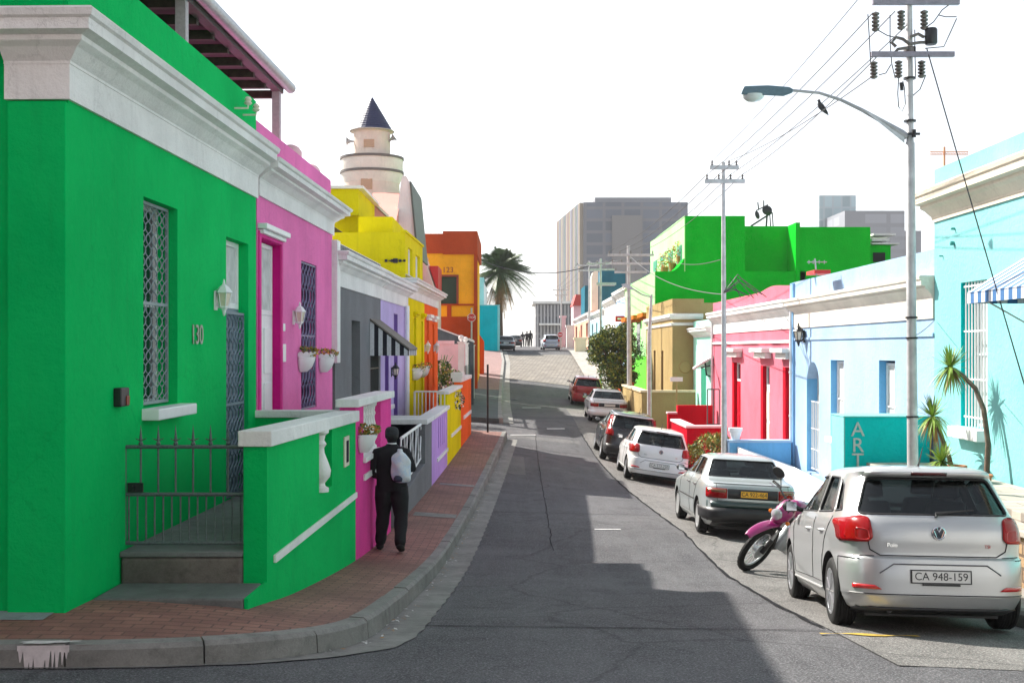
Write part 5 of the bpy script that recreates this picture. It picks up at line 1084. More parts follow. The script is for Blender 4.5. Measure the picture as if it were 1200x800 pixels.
# ---- mint house
yn,yf=42.504,47.2
H=root('terrace_house','narrow pale mint house with dark green window strips','house',(7,yn,-3),'painted terrace houses')
ops=[(rY(839.5),rY(833),-3.0,-.75),(rY(827.5),rY(821.5),-2.9,-.75)]
mb=MB(); body(mb,RF,yn,yf,-3.8,1.05,9,ops,reveal=.3); mb.build('wall',M['mint'],H,merge=True)
mb=MB(); cornice(mb,RF,yn,yf-.1,cprof(.42,.36,.3,.1)); mb.build('cornice',M['white_plaster'],H)
for o in ops:
    mb=MB(); mb.fb(RF,o[0]+.01,o[1]-.01,-.25,-.02,o[2],o[3]); mb.build('shutter',M['dkmint'],H)
T=root('canopy','white edged curved canopy with black wrought brackets on the mint house','canopy',(6.6,42,-.4)); mb=MB(); pts=[]
for k in range(9):
    t_=k/8; pts.append(P(813+35*t_,432-16*math.sin(t_*math.pi/2),43.0-1.0*t_))
mb.tube(pts,.06,6); mb.build('edge',M['white'],T)
mb=MB()
for k in range(3): a=pts[3+2*k]; mb.tube([a,a+Vector((.1,.3,-.5)),a+Vector((.4,.5,-.6))],.03,5)
mb.tube([pts[2]+Vector((0,0,-.15)),pts[8]+Vector((0,0,-.25))],.03,5); mb.build('bracket',M['black'],T)
mb=MB(); mb.add([pts[0],pts[3],pts[6],pts[8],pts[8]+Vector((.5,1.2,0)),pts[6]+Vector((.5,1.2,0)),pts[3]+Vector((.5,1.2,0)),pts[0]+Vector((.5,1.2,0))],[(0,1,6,7),(1,2,5,6),(2,3,4,5)]); mb.build('sheet',M['white'],T)
# ---- khaki house
KF=Fac(6.35-.0036*47.3,605,-1)
H=root('terrace_house','khaki corner house standing forward of the mint house','house',(6.5,47.3,-3),'painted terrace houses')
mb=MB(); body(mb,KF,47.3,56.8,-3.6,1.96,1.25,[(50.2,50.9,-2.4,-.1),(53.0,53.7,-2.4,-.1)],reveal=.25); mb.build('tower_wall',M['khaki'],H,merge=True)
mb=MB(); mb.box(7.4,12,47.32,56.8,-3.6,1.80); mb.build('wall',M['khaki'],H)
mb=MB(); cornice(mb,KF,47.28,56.8,[(-.02,1.15),(.05,1.15),(.14,1.24),(.14,1.36),(-.02,1.38)],ret0=1.2); cornice(mb,KF,47.28,56.8,[(-.02,.90),(.04,.90),(.07,1.0),(-.02,1.02)],ret0=1.2); mb.build('cornice',M['white_plaster'],H)
for o in ((50.2,50.9,-2.4,-.1),(53.0,53.7,-2.4,-.1)): window(H,KF,*o,-.2,M['redwood'],M['glass'],1,2)
mb=MB(); mb.lathe([(0,-.1),(.22,-.08),(.25,0),(.22,.05),(0,.06)],20,(xpx(803,47.3),47.3,zpx(430,47.3)),Matrix.Rotation(math.pi/2,3,'X')); mb.build('round_plaque',M['khaki'],H,smooth=True)
T=root('garden_wall','khaki garden wall with pale coping in front of the khaki house','garden wall',(5.6,46,-3.2),'walls along the right pavement'); mb=MB(); a=xpx(752,46); mb.box(a,xpx(815,46),46,46.25,-3.6,-1.70); mb.box(a,a+.22,46.255,54,-3.6,-1.70); mb.build('wall',M['khaki'],T)
mb=MB(); mb.box(a-.05,xpx(815,46)+.0,45.96,46.29,-1.698,-1.62); mb.box(a-.05,a+.27,46.295,54,-1.698,-1.62); mb.build('coping',M['sand'],T)
mb=MB(); mb.box(xpx(741,53),xpx(741,53)+.2,54.2,62,-3.4,-1.55)
single(mb,'garden_wall',M['brickred'],'brown red garden wall behind the two lamp poles','garden wall',(5.4,58,-3.2),'walls along the right pavement')
T=root('street_sign','small white street name plate on a khaki post before the khaki wall','street sign',(xpx(793,44),44,-3.2)); mb=MB(); X=xpx(793,44); mb.tube([(X,44,-3.3),(X,44,-1.0)],.03,6); mb.build('post',M['khaki'],T); mb=MB(); mb.box(X-.24,X+.22,43.97,44.0,-1.22,-1.06); mb.build('plate',M['white'],T)
# ---- red walls
T=root('garden_wall','dark red stepped wall between the mint and pink houses','garden wall',(6.2,42,-3.3),'walls along the right pavement')
mb=MB(); a=xpx(794,41.6); mb.box(a,6.99,41.6,41.9,-3.7,-1.99); mb.box(xpx(783,41.6),a-.002,41.6,41.9,-3.7,-2.28); mb.build('wall',M['crimson'],T)
mb=MB(); mb.box(xpx(783,41.6)-.03,a-.01,41.57,41.93,-2.278,-2.22); mb.build('coping',M['ltpink'],T)
T=root('garden_wall','bright red box wall behind the flowering pots','garden wall',(5.8,36,-3.4),'walls along the right pavement')
mb=MB(); a=xpx(805,36); mb.box(a,6.5,36,36.3,-3.7,-2.40); mb.box(a,a+.25,36.302,39.5,-3.7,-2.40); mb.build('wall',M['crimson'],T)
mb=MB(); mb.box(a-.04,6.5,35.96,36.34,-2.398,-2.33); mb.box(a-.04,a+.29,36.342,39.5,-2.398,-2.33); mb.build('coping',M['ltpink'],T)
T=root('railing','thin dark iron handrail on the dark red wall','railing',(6.5,41,-2)); 
for x in (829,836,843):
    mb=MB(); mb.tube([P(x,498,40.5),P(x,456,40.5)],.022,5); mb.build('post',M['iron'],T)
for y_ in (456,497):
    mb=MB(); mb.tube([P(829,y_,40.5),P(843,y_,40.5)],.022,5); mb.build('rail',M['iron'],T)
# vivid green big house
H=root('tall_house','tall vivid green house with stepped blocks and pale green street front','house',(9,57,-3),'painted terrace houses')
GY=57.0
mb=MB(); mb.box(xpx(768,GY),14,GY,72,-3.5,zpx(318,GY)); mb.box(xpx(803,GY),xpx(873,GY),GY+.003,71,zpx(319,GY),zpx(253,GY))
mb.prism([(xpx(785,GY),zpx(319,GY))]+[(xpx(785+18*t,GY),zpx(318-17*t*t,GY)) for t in fr(0,1,.2)]+[(xpx(803,GY)+.01,zpx(319,GY))],lambda p,q,d:Vector((p,GY+d,q)),.004,2)
mb.box(xpx(873,GY)+.002,14.1,GY+1.6,71,-3,zpx(265,GY+1.6)); mb.box(xpx(932,GY),xpx(937,GY),GY-.1,GY+3,-3,zpx(261,GY)); mb.box(xpx(937,GY)+.002,xpx(1020,GY),GY,71,-3,zpx(266,GY)); mb.box(xpx(1020,GY)+.002,xpx(1050,GY),GY+.8,68,-3,zpx(287,GY+.8))
mb.build('wall',M['vgreen'],H)
mb=MB(); x0=xpx(768,GY)-.002; mb.box(x0-.03,x0,GY+.001,72,-.4,zpx(318,GY)); mb.box(xpx(803,GY)-.04,xpx(803,GY)-.002,GY+.001,71,zpx(319,GY),zpx(253,GY)); mb.build('street_front',M['palegreen'],H)
mb=MB(); mb.box(x0-.03,x0,GY+.001,72,-3.5,-.402); mb.build('lower_front',plaster('lime_plaster',(.15,.65,.06)),H)
for k in range(3):
    mb=MB(); mb.box(x0-.45,x0-.032,GY+1.5+k*4.5,GY+4+k*4.5,1.55-k*.02,1.75); mb.box(x0-.30,x0-.032,GY+1.7+k*4.5,GY+3.8+k*4.5,1.40,1.548); mb.build('hood_moulding',plaster('burnt_orange',(.62,.16,.02)),H)
    mb=MB(); mb.box(x0-.05,x0-.031,GY+1.9+k*4.5,GY+3.5+k*4.5,-.3,1.3); mb.build('window',M['glass'],H)
for k in range(4):
    mb=MB(); xx=xpx(803,GY)-.04; mb.box(xx-.03,xx-.002,GY+.8+k*3.3,GY+2.4+k*3.3,3.75,5.0); mb.build('upper_window',M['dkmint'],H)
mb=MB(); mb.box(xpx(1023,GY+.8),xpx(1037,GY+.8),GY+.75,GY+.799,zpx(307,GY+.8),zpx(296,GY+.8)); mb.build('rear_window',M['room'],H)
mb=MB(); mb.box(xpx(1020,GY+1),xpx(1046,GY+1),GY+.5,GY+2,zpx(277,GY+1),zpx(274.5,GY+1)); mb.box(xpx(1020,GY+1),xpx(1040,GY+1),GY+.7,GY+2,zpx(283,GY+1),zpx(280,GY+1)); mb.box(xpx(1019,GY+1),xpx(1051,GY+1),GY+.6,GY+2,zpx(287,GY+1)+.002,zpx(285.5,GY+1)); mb.build('roof_slab',M['white_plaster'],H)
for k,(x,y,Y) in enumerate(((779,305,60),(788,300,59),(797,292,58.4),(776,318,61.5))):
    mb=MB(); c=P(x,y,Y); leafblob(mb,c,.38,160,.07,3,1.1); mb.cur=2; mb.lathe([(.14,-.75),(.2,-.4),(.2,-.35)],8,c)
    lb=['orange yellow potted shrub on the green house terrace, leftmost of the row','orange yellow potted shrub on the green house terrace, in the middle','orange yellow potted shrub against the upper pale green front','low yellow potted shrub at the terrace edge of the green house'][k]
    single(mb,'potted_plant',[M['leaf2'],M['petaly'],M['terracotta']],lb,'potted plant',c-Vector((0,0,.75)),'potted shrubs on the green terrace')
# satellite dishes and frame
T=root('dish_frame','black antenna frame with two dishes on the green roof','antenna',(xpx(893,62),62,zpx(266,62))); Y=62
mb=MB(); mb.tube([P(880,265,Y),P(905,249,Y)],.05,6); mb.tube([P(905,249,Y),P(906,265,Y)],.03,6); mb.tube([P(886,247,Y),P(900,240,Y)],.035,6); mb.tube([P(889,245,Y),P(888,237,Y)],.035,6); mb.tube([P(895,243,Y),P(895,235,Y)],.035,6); mb.tube([P(899,250,Y),P(898,265,Y)],.05,6); mb.tube([P(902,250,Y),P(903,265,Y)],.03,6); mb.build('frame',M['black'],T)
for x,y,r,tn in ((899,246.5,.26,0),(887.5,252,.22,.8)):
    mb=MB(); mb.lathe([(0,.08),(r*.5,.06),(r*.85,.02),(r,0),(r*.95,-.01),(r*.5,.04),(0,.06)],20,P(x,y,Y-.2),Matrix.Rotation(tn,3,'Z')@Matrix.Rotation(math.pi/2-.2,3,'X')); mb.build('dish',M['black'],T,smooth=True)
T=root('antenna','small red based aerial on the light blue parapet','antenna',P(957,323,26)); mb=MB(); mb.tube([P(957,323,26),P(955,303,26)],.018,5); mb.tube([P(946,307,26),P(969,307,26)],.012,5)
for x in (948,953,960,966): mb.tube([P(x,305,26),P(x,309,26)],.012,4)
mb.build('mast',M['steel'],T); mb=MB(); mb.box(xpx(953,26),xpx(972,26),25.9,26.6,1.62,1.70); mb.build('base',simple('bright_red_paint',(.6,.03,.03),.6),T)
# ---- upper street houses on the right
def uphouse(label,x1,x0,ytop,X0,mat,z_extra=0,cn=True,wins=2,wm=None,depth=8,yref=None):
    fc=Fac(X0,605,-1); Ya,Yb=fc.Y(x1),fc.Y(x0); zt=zpx(ytop,Ya); g0=gz(X0,Ya)-.6
    H=root('uphill_house',label,'house',(X0,Ya,g0),'houses up the right side of the street'); ops=[]
    n=max(1,wins); dY=(Yb-Ya)/n
    for k in range(n): ops.append((Ya+dY*(k+.32),Ya+dY*(k+.68),g0+1.9,min(zt-1.0,g0+4.0)))
    mb=MB(); body(mb,fc,Ya,Yb,g0-1.5,zt,depth,ops,reveal=.25); mb.build('wall',mat,H,merge=True)
    if cn: mb=MB(); cornice(mb,fc,Ya,Yb,cprof(zt-.75,.6,.35,.3),ret0=.6); mb.build('cornice',M['white_plaster'],H)
    for o in ops: window(H,fc,*o,-.18,wm or M['white'],M['glass'],1,2,fw=.09)
    return H
uphouse('pale blue house with dark blue window, uphill of the green house',738,722,332,6.75,plaster('baby_blue_plaster',(.45,.62,.88)),wins=2,wm=M['blue'])
uphouse('off white house with plain gable, third uphill from the green house',721.8,708,345,6.75,M['white_plaster'],wins=2)
uphouse('pale aqua house low behind the tree top on the right',707.8,692,360,6.75,plaster('pale_aqua_plaster',(.45,.72,.78)),wins=3)
uphouse('yellow edged pink house near the hilltop on the right',691.8,673,364,6.75,plaster('peach_plaster',(.80,.42,.30)),wins=3)
H=root('teal_block','dark teal flat roofed block behind the uphill houses','house',(xpx(720,125),125,0)); mb=MB(); Y=125; mb.box(xpx(704,Y),xpx(733,Y),Y,Y+8,-2,zpx(317,Y)); mb.box(xpx(686,Y),xpx(704,Y)-.01,Y+1,Y+8,-2,zpx(334,Y)); mb.build('wall',plaster('dark_teal_plaster',(.02,.14,.20)),H); mb=MB(); mb.box(xpx(700,Y),xpx(720,Y),Y-.5,Y-.01,zpx(335,Y),zpx(332,Y)); mb.build('band',M['steel'],H)
H=root('white_gable','narrow cream curved gable tower beside the teal block','tower',(xpx(696,118),118,0)); Y=118; mb=MB(); mb.prism([(xpx(x,Y),zpx(y,Y)) for x,y in ((693,400),(693,325),(695,319),(700,315),(701,319),(701,400))],lambda p,q,d:Vector((p,Y+d,q)),0,2); mb.build('wall',M['cream'],H)
H=root('red_roof_house','small house with red pointed roof at the hilltop on the right','house',(xpx(680,150),150,0)); Y=150; mb=MB(); mb.box(xpx(672,Y),xpx(690,Y),Y,Y+6,-1,zpx(358,Y)); mb.build('wall',M['ltpink'],H); mb=MB(); mb.prism([(xpx(671,Y),zpx(358,Y)),(xpx(691,Y),zpx(358,Y)),(xpx(686,Y),zpx(346,Y)),(xpx(675,Y),zpx(345,Y))],lambda p,q,d:Vector((p,Y+d,q)),-.4,6.4); mb.build('roof',simple('red_roof_paint',(.50,.05,.04),.7),H)
for k,(x0,x1,y0,Y,m,l) in enumerate(((664,672,383,128,M['white_plaster'],'white gate pier at the hilltop beside the no entry sign'),(657,663,372,136,M['ltpink'],'pale pink gate pier behind the no entry sign'),(674,687,398,100,M['sand'],'low sand coloured wall by the uphill pavement'))):
    mb=MB(); mb.box(xpx(x0,Y),xpx(x1,Y),Y,Y+1,gz(5,Y)-1,zpx(y0,Y)); mb.box(xpx(x0,Y)-.1,xpx(x1,Y)+.1,Y-.1,Y+1.1,zpx(y0,Y)+.002,zpx(y0,Y)+.2); single(mb,'gate_pier' if k<2 else 'garden_wall',m,l,'gate pier' if k<2 else 'garden wall',(xpx(x0,Y),Y,-.5))
T=root('shop_sign','red sign with a white bar fixed to the pale blue uphill house','sign',P(726,378,73)); mb=MB(); Y=72.5; mb.box(xpx(721,Y),xpx(732,Y),Y-.06,Y,zpx(377,Y),zpx(370,Y)); mb.build('board',simple('sign_red',(.6,.01,.015),.4),T); mb=MB(); mb.box(xpx(723.5,Y),xpx(730,Y),Y-.08,Y-.061,zpx(374.5,Y),zpx(372.5,Y)); mb.build('bar',M['white'],T); mb=MB(); mb.box(xpx(732,Y),6.9,Y-.04,Y-.02,zpx(374,Y),zpx(373,Y)); mb.build('bracket',M['black'],T)
# ================================================================== POLES AND WIRES
def insul(mb,p,h,r,n=3,up=1):
    prof=[(.012,0)]
    for k in range(n):
        z=h*(k+.15)/n; prof+=[(r*.45,z),(r,z+h*.06),(r*.9,z+h*.13),(r*.4,z+h*.2)]
    prof+=[(r*.4,h),(0,h*1.02)]
    mb.lathe([(a,b*up) for a,b in prof],10,p)
pale=simple('pale_grey_pole',(.50,.50,.50),.5,.3,6,.2); ins=simple('grey_brown_porcelain',(.14,.12,.11),.3,0,8,.3)
def pole(label,x,Y,ytop,zg,rb,rt,arms=(),lean=0,xtop=None,per=4,lab2=None,armh=.05,over=.0,name='utility_pole'):
    X=xpx(x,Y); Xt=xpx(xtop,Y) if xtop else X; zt=zpx(ytop,Y); t=root(name,label,'utility pole' if name=='utility_pole' else 'street lamp',(X,Y,zg),'poles along the right pavement')
    mb=MB(); n=8; mb.tube([(X+(Xt-X)*k/n,Y,zg-.2+(zt-zg+.2)*k/n) for k in range(n+1)],[rb+(rt-rb)*k/n for k in range(n+1)],12); mb.build('pole',pale,t,smooth=True)
    pts=[]
    for (xa,xb,y,k) in arms:
        z=zpx(y,Y); mb=MB(); a,b=xpx(xa,Y),xpx(xb,Y); mb.box(a,b,Y-rt-.07,Y-rt-.005,z-armh,z+armh); mb.build('crossarm',pale,t,bevel=.005)
        for i in range(k):
            q=a+.06+(b-a-.12)*i/max(1,k-1)
            if abs(q-Xt)<.08: q+=.12
            mb=MB(); insul(mb,(q,Y-rt-.04,z+armh),.13,.045,2); mb.build('insulator',ins,t,smooth=True); pts.append(Vector((q,Y-rt-.04,z+armh+.12)))
    return t,pts
# near pole
Yp=16.3; zg=rpz(5.4,Yp)
T=root('utility_pole','tall pale steel pole with lamp arm and hanging insulators, nearest on the right','utility pole',(xpx(1070.5,Yp),Yp,zg),'poles along the right pavement')
Xb,Xt=xpx(1070.5,Yp),xpx(1065,Yp); zt=4.95; xat=lambda z: Xb+(Xt-Xb)*(z-zg)/(zt-zg)
mb=MB(); zs=[zg-.1,zg+1,zg+3,2.8,2.82,zt]; mb.tube([(xat(z),Yp,z) for z in zs],[.078,.075,.066,.06,.048,.042],14); mb.build('pole',pale,T,smooth=True)
for y in (92,142,372,396,488): z=zpx(y,Yp); mb=MB(); mb.lathe([(.066,-.012),(.082,-.012),(.082,.012),(.066,.012)],14,(xat(z),Yp,z)); mb.build('clamp_band',M['black'],T)
arms=[]
for (xa,xb,y,hh) in ((1018,1115,66,.035),(1020,1121,4,.05)):
    z=zpx(y,Yp); mb=MB(); mb.box(xpx(xa,Yp),xpx(xb,Yp),Yp-.13,Yp-.062,z-hh,z+hh); mb.build('crossarm',simple('mauve_grey_steel',(.24,.22,.26),.5,.3,10,.2),T,bevel=.006)
W1=[]
for k,(x,y0,h) in enumerate(((1026,14,.26),(1056,12,.26),(1083,12,.26),(1024,72,.23),(1053,71,.23),(1080,71,.23))):
    mb=MB(); p=P(x,y0,Yp-.1); insul(mb,p,h,.055,5,-1); mb.build('insulator',ins,T,smooth=True); W1.append(p-Vector((0,0,h)))
for (x,y) in ((1030,0),(1057,-2),(1092,0),(1112,2)):
    mb=MB(); insul(mb,P(x,y,Yp-.1),.2,.05,3,1); mb.build('insulator',ins,T,smooth=True)
mb=MB(); c=P(1091,43,Yp-.1); mb.lathe([(0,-.115),(.07,-.11),(.083,-.09),(.083,.09),(.07,.11),(0,.115)],18,c); mb.build('cable_drum',M['blackplastic'],T,smooth=True)
mb=MB()
for pts in ([(1083,44),(1076,40),(1066,44)],[(1066,52),(1078,50),(1088,50)],[(1050,55),(1045,50),(1050,44),(1058,46),(1066,52)],[(1045,66),(1052,58),(1064,56)]): mb.tube([P(x,y,Yp-.09) for x,y in pts],.022,6)
mb.lathe([(.05,-.06),(.085,-.05),(.085,.06),(.05,.07)],10,P(1066,61,Yp)); mb.build('bracket',ins,T,smooth=True)
blk=M['black']; mb=MB()
for pts in ([(1017,17),(1019,50),(1020,72),(1022,84)],[(1043,18),(1043,50),(1045,75),(1049,92)],[(1083,34),(1094,26),(1104,12),(1112,6)],[(1030,88),(1038,86),(1044,76)],[(1053,92),(1052,110),(1053,125),(1057,131),(1061,122),(1060,104),(1058,95)],[(1072,35),(1072,60),(1073,90)],[(1121,22),(1112,42),(1106,55),(1084,57)],[(1100,18),(1108,20),(1121,20)],[(1085,88),(1078,105),(1070,112)],[(1026,34),(1040,42),(1053,45)]): 
    pp=[P(x,y,Yp-.08) for x,y in pts]; mb.tube(pp,.007,5)
mb.tube([P(1056,97,Yp-.08),P(1057,106,Yp-.08)],.025,8); mb.build('jumper_cable',blk,T)
# lamp arm
mb=MB(); ap=[P(1063,160,Yp),P(1045,149,Yp),P(1028,139,Yp),P(1010,129,Yp),P(985,117,Yp),P(960,109,Yp),P(928,106,Yp)]; mb.tube(ap,[.05,.042,.032,.026,.022,.02,.02],8); mb.build('lamp_arm',M['steel'],T,smooth=True)
mb=MB(); mb.prism([(1060,168),(1060,153),(1030,137),(1012,129)],lambda a,b,d:P(a,b,Yp+d),-.03,.03); mb.build('arm_gusset',M['steel'],T)
mb=MB(); prof=[(870,105),(872,101),(900,100),(925,102),(930,105),(929,109),(918,113),(898,112),(868,111)]; mb.prism(prof,lambda a,b,d:P(a,b,Yp+d),-.11,.11); mb.build('lamp_head',simple('blue_grey_housing',(.09,.16,.20),.5),T,bevel=.02)
mb=MB(); mb.lathe([(.15,0),(.14,-.04),(.09,-.08),(0,-.10)],16,P(883,111.5,Yp)); o=mb.build('lamp_bowl',simple('clear_lamp_bowl',(.62,.68,.68),.1,0,3,.1,coat=1),T,smooth=True); o.data.transform(Matrix.Identity(4))
mb=MB(); mb.tube([P(1064,157,Yp-.1),P(1078,157,Yp-.1)],.018,6); mb.tube([P(1071,152,Yp-.1),P(1071,161,Yp-.1)],.03,8); mb.build('bolt',M['black'],T)
T2,W2=pole('pale steel pole with two crossarms in front of the rose pink house',849,30.0,190,rpz(5.3,30),.085,.045,((825,872,213,4),(831,865,197,3)),xtop=847.5)
T3,W3=pole('pole beside the street tree, topped by a crowd of insulators',738,52,288,rpz(5.1,52),.12,.07,((712,766,299,5),(716,762,309,5),(720,758,319,4)),xtop=736.5)
T4,W4=pole('pole with one horizontal lamp bar, behind the off white house gable',704,74,303,rpz(5.5,74),.10,.06,((688,722,309,4),(690,720,316,4)))
T5,W5=pole('thin pole farther uphill in front of the pale aqua house',690.5,92,306,rpz(5.9,92),.10,.06,((676,706,311,4),(678,704,317,3)))
T6,W6=pole('farthest thin pole at the hilltop by the glass building',657.5,125,336,-.3,.09,.06,((648,667,340,4),(650,665,346,3)))
t=T4; mb=MB(); mb.box(xpx(699,74),xpx(722,74),73.9,74,zpx(334,74),zpx(331,74)); mb.build('lamp_head',M['steel'],t)
TL=root('street_lamp','pale lamp post with an arm reaching left, in front of the khaki wall','street lamp',(xpx(760,44),44,rpz(5,44)),'poles along the right pavement')
mb=MB(); X=xpx(761,44); zt=zpx(345,44); mb.tube([(X,44,rpz(5,44)-.2),(X,44,zt-1.5),(xpx(763.5,44),44,zt)],[.09,.075,.05],10); mb.build('pole',pale,TL,smooth=True)
mb=MB(); mb.tube([(xpx(763,44),44,zt-.1),P(752,345,43.9),P(741,338,43.8)],.03,6); mb.build('lamp_arm',pale,TL); mb=MB(); mb.prism([(742,340),(741,336),(733,332),(728,333),(730,336)],lambda a,b,d:P(a,b,43.8+d),-.1,.1); mb.build('lamp_head',M['steel'],TL)
def wire(name,label,segs,r=.006,cat='overhead wire',group='overhead wires'):
    mb=MB()
    pts=[]
    for a,b,sag in segs:
        n=16
        for k in range(n+1):
            t_=k/n; p=a.lerp(b,t_); p=p-Vector((0,0,sag*4*t_*(1-t_)))
            if pts and (p-pts[-1]).length<1e-4: continue
            pts.append(p)
    mb.tube(pts,r,5); o=mb.build(name,M['wire'],None,smooth=True); retag(o,segs[0][0]); tag(o,label,cat,group); return pts
M['wire']=simple('wire_grey',(.05,.05,.055),.6)
near=[Vector((xpx(1020,Yp)+.0,Yp-.1,zpx(18,Yp))),Vector((xpx(1046,Yp),Yp-.1,zpx(16,Yp))),Vector((xpx(1060,Yp),Yp-.1,zpx(32,Yp))),Vector((xpx(1024,Yp),Yp-.1,zpx(70,Yp))),Vector((xpx(1022,Yp),Yp-.1,zpx(90,Yp)))]
tops=[W2[0],W2[1],W2[2],W2[3],W2[5]]
wl='thin overhead wire running between the poles on the right side of the street'
wp=[]
for k in range(5):
    wp.append(wire('overhead_wire',wl,[(near[k],tops[k],.12)],.0075))
for k in range(4): wire('overhead_wire',wl,[(W2[k],W3[k],.25)],.010); wire('overhead_wire',wl,[(W3[k+5],W4[k],.2)],.016); wire('overhead_wire',wl,[(W4[k],W5[k],.2)],.02)
for k in range(3): wire('overhead_wire',wl,[(W5[k],W6[k],.3)],.012)
# upper wires from the near pole going over the camera's right
wire('overhead_wire',wl,[(near[0]+Vector((.02,0,.45)),W2[4],.1)],.006)
wire('service_cable','dark cable crossing high over the street from the amber building to the poles',[(Vector((xpx(556,85),85,zpx(302,85))),Vector((xpx(690,92),91.8,zpx(312,92))),.8),(Vector((xpx(690,92),91.8,zpx(312,92))),W4[3],.1)],.035,'cable',None)
wire('service_cable','dark cable sagging across the vivid green gable wall to the second pole',[(Vector((xpx(738,52),52,zpx(300,52))),Vector((xpx(848,30),30,zpx(345,30))),.35)],.013,'cable',None)
wire('service_cable','thin cable from the second pole to the tall vivid green wall',[(Vector((xpx(848,30),30,zpx(303,30))),Vector((xpx(775,57),56.9,zpx(298,57))),.3)],.012,'cable',None)
wire('stay_wire','long stay wire slanting from the near pole past the striped awning',[(P(1086,57,Yp-.1),Vector((6.72,14.6,-2.0)),.02)],.009,'stay wire',None)
wire('wall_cable','thin cable along the turquoise wall past the near pole',[(RF.W(19.9,.03,zpx(375,19.9)),Vector((xat(.3),Yp,zpx(396,Yp))),.03)],.006,'cable',None)
# cable clutter on the second pole
mb=MB()
for k in range(7):
    a=P(848,343,29.9); b=P(868+5*k,344+rnd.uniform(-1,5),29.9+k*.3); mb.tube([a,a.lerp(b,.4)+Vector((0,0,rnd.uniform(.1,.5))),b],.012,5)
mb.build('cable_loops',M['wire'],T2)
# pigeon on a wire
line=wp[4]; i=min(range(len(line)),key=lambda q:abs(line[q].x/line[q].y*F+600-963)); p=line[i].copy(); nx=line[min(i+1,len(line)-1)]
f_=(963-600)/F; a,b=line[i-1],line[i+1]
best=min([a.lerp(b,k/60) for k in range(61)],key=lambda q:abs(q.x/q.y-f_)); p=best
T=root('pigeon','small dark pigeon perched on the lowest near wire','bird',p)
mb=MB(); s=1.0
def bp(x,z,y=0): return p+Vector((x*s,y*s,z*s))
mb.tube([bp(.11,-.06),bp(.07,-.02),bp(.03,.03),bp(-.01,.08),bp(-.035,.12),bp(-.04,.155),bp(-.045,.18),bp(-.05,.195)],[.008,.022,.042,.05,.038,.022,.024,.008],10); mb.tube([bp(-.06,.178),bp(-.085,.172)],[.008,.001],6)
mb.build('body',simple('pigeon_grey',(.05,.05,.055),.7),T,smooth=True)
mb=MB()
for sg in (-1,1): mb.tube([bp(-.02,.10,sg*.04),bp(.03,.05,sg*.045),bp(.10,-.03,sg*.02)],[.02,.03,.004],6,flat=.5)
mb.build('wing',simple('pigeon_wing',(.03,.03,.035),.7),T,smooth=True)
mb=MB()
for sg in (-1,1): mb.tube([bp(.02,.03,sg*.015),bp(.015,.0,sg*.015)],.006,4)
mb.build('leg',simple('bird_leg',(.25,.06,.04),.7),T)
# ================================================================== CARS
class Car:
    def __init__(s,L_,yr,yf,w,p=5,q=8): s.L=L_; s.yr=yr; s.yf=yf; s.w=w; s.p=p; s.q=q
    def _i(s,t,z): return float(np.interp(z,[a for a,b in t],[b for a,b in t]))
    def prm(s,z,inset=0):
        a,b,w=s._i(s.yr,z)+inset,s._i(s.yf,z)-inset,s._i(s.w,z)-inset; return a,b,max(w,.01)
    def rear(s,x,z):
        a,b,w=s.prm(z); u=min(.995,abs(x)/w); return (a+b)/2-(b-a)/2*(1-u**s.p)**(1/s.q)
    def front(s,x,z):
        a,b,w=s.prm(z); u=min(.995,abs(x)/w); return (a+b)/2+(b-a)/2*(1-u**s.p)**(1/s.q)
    def side(s,y,z):
        a,b,w=s.prm(z); t=min(.999,abs(y-(a+b)/2)/((b-a)/2)); return w*(1-t**s.q)**(1/s.p)
    def mesh(s,zs,inset=0,cap=True):
        us=[0,.14,.28,.42,.55,.66,.75,.83,.89,.935,.965,.985]; N_=None; vs=[]
        for z in zs:
            a,b,w=s.prm(z,inset); yc=(a+b)/2; h=(b-a)/2; ring=[]
            q1=[(u*w,(1-u**s.p)**(1/s.q)) for u in us]; tl=q1[-1][1]
            ts=[tl*k/14 for k in range(13,-1,-1)]; q1+=[(w*(1-t**s.q)**(1/s.p),t) for t in ts]
            right_rear=[(x,yc-h*t) for x,t in q1]; right_front=[(x,yc+h*t) for x,t in q1[::-1]][1:]
            half=right_rear+right_front; left=[(-x,y) for x,y in half[::-1]][1:-1]
            ring=half+left; N_=len(ring); vs+=[(x,y,z) for x,y in ring]
        fs=[]
        for i in range(len(zs)-1):
            for k in range(N_): k2=(k+1)%N_; fs.append((i*N_+k,i*N_+k2,(i+1)*N_+k2,(i+1)*N_+k))
        fs.append(tuple(range(N_))[::-1]); fs.append(tuple((len(zs)-1)*N_+k for k in range(N_)))
        mb=MB(); mb.add(vs,fs); return mb
def raw(mb,mats,cur=0):
    me=bpy.data.meshes.new('tmp'); me.from_pydata(mb.v,[],mb.f)
    for m in mats: me.materials.append(m)
    for p in me.polygons: p.material_index=cur
    bm=bmesh.new(); bm.from_mesh(me); bmesh.ops.recalc_face_normals(bm,faces=bm.faces); bm.to_mesh(me); bm.free()
    o=bpy.data.objects.new('tmp',me); C.objects.link(o); return o
def subtract(o,cutters):
    for c in cutters:
        m=o.modifiers.new('b','BOOLEAN'); m.operation='DIFFERENCE'; m.solver='EXACT'; m.object=c
    dg=bpy.context.evaluated_depsgraph_get(); dg.update(); me=bpy.data.meshes.new_from_object(o.evaluated_get(dg)); o.modifiers.clear(); o.data=me
    for c in cutters: bpy.data.objects.remove(c)
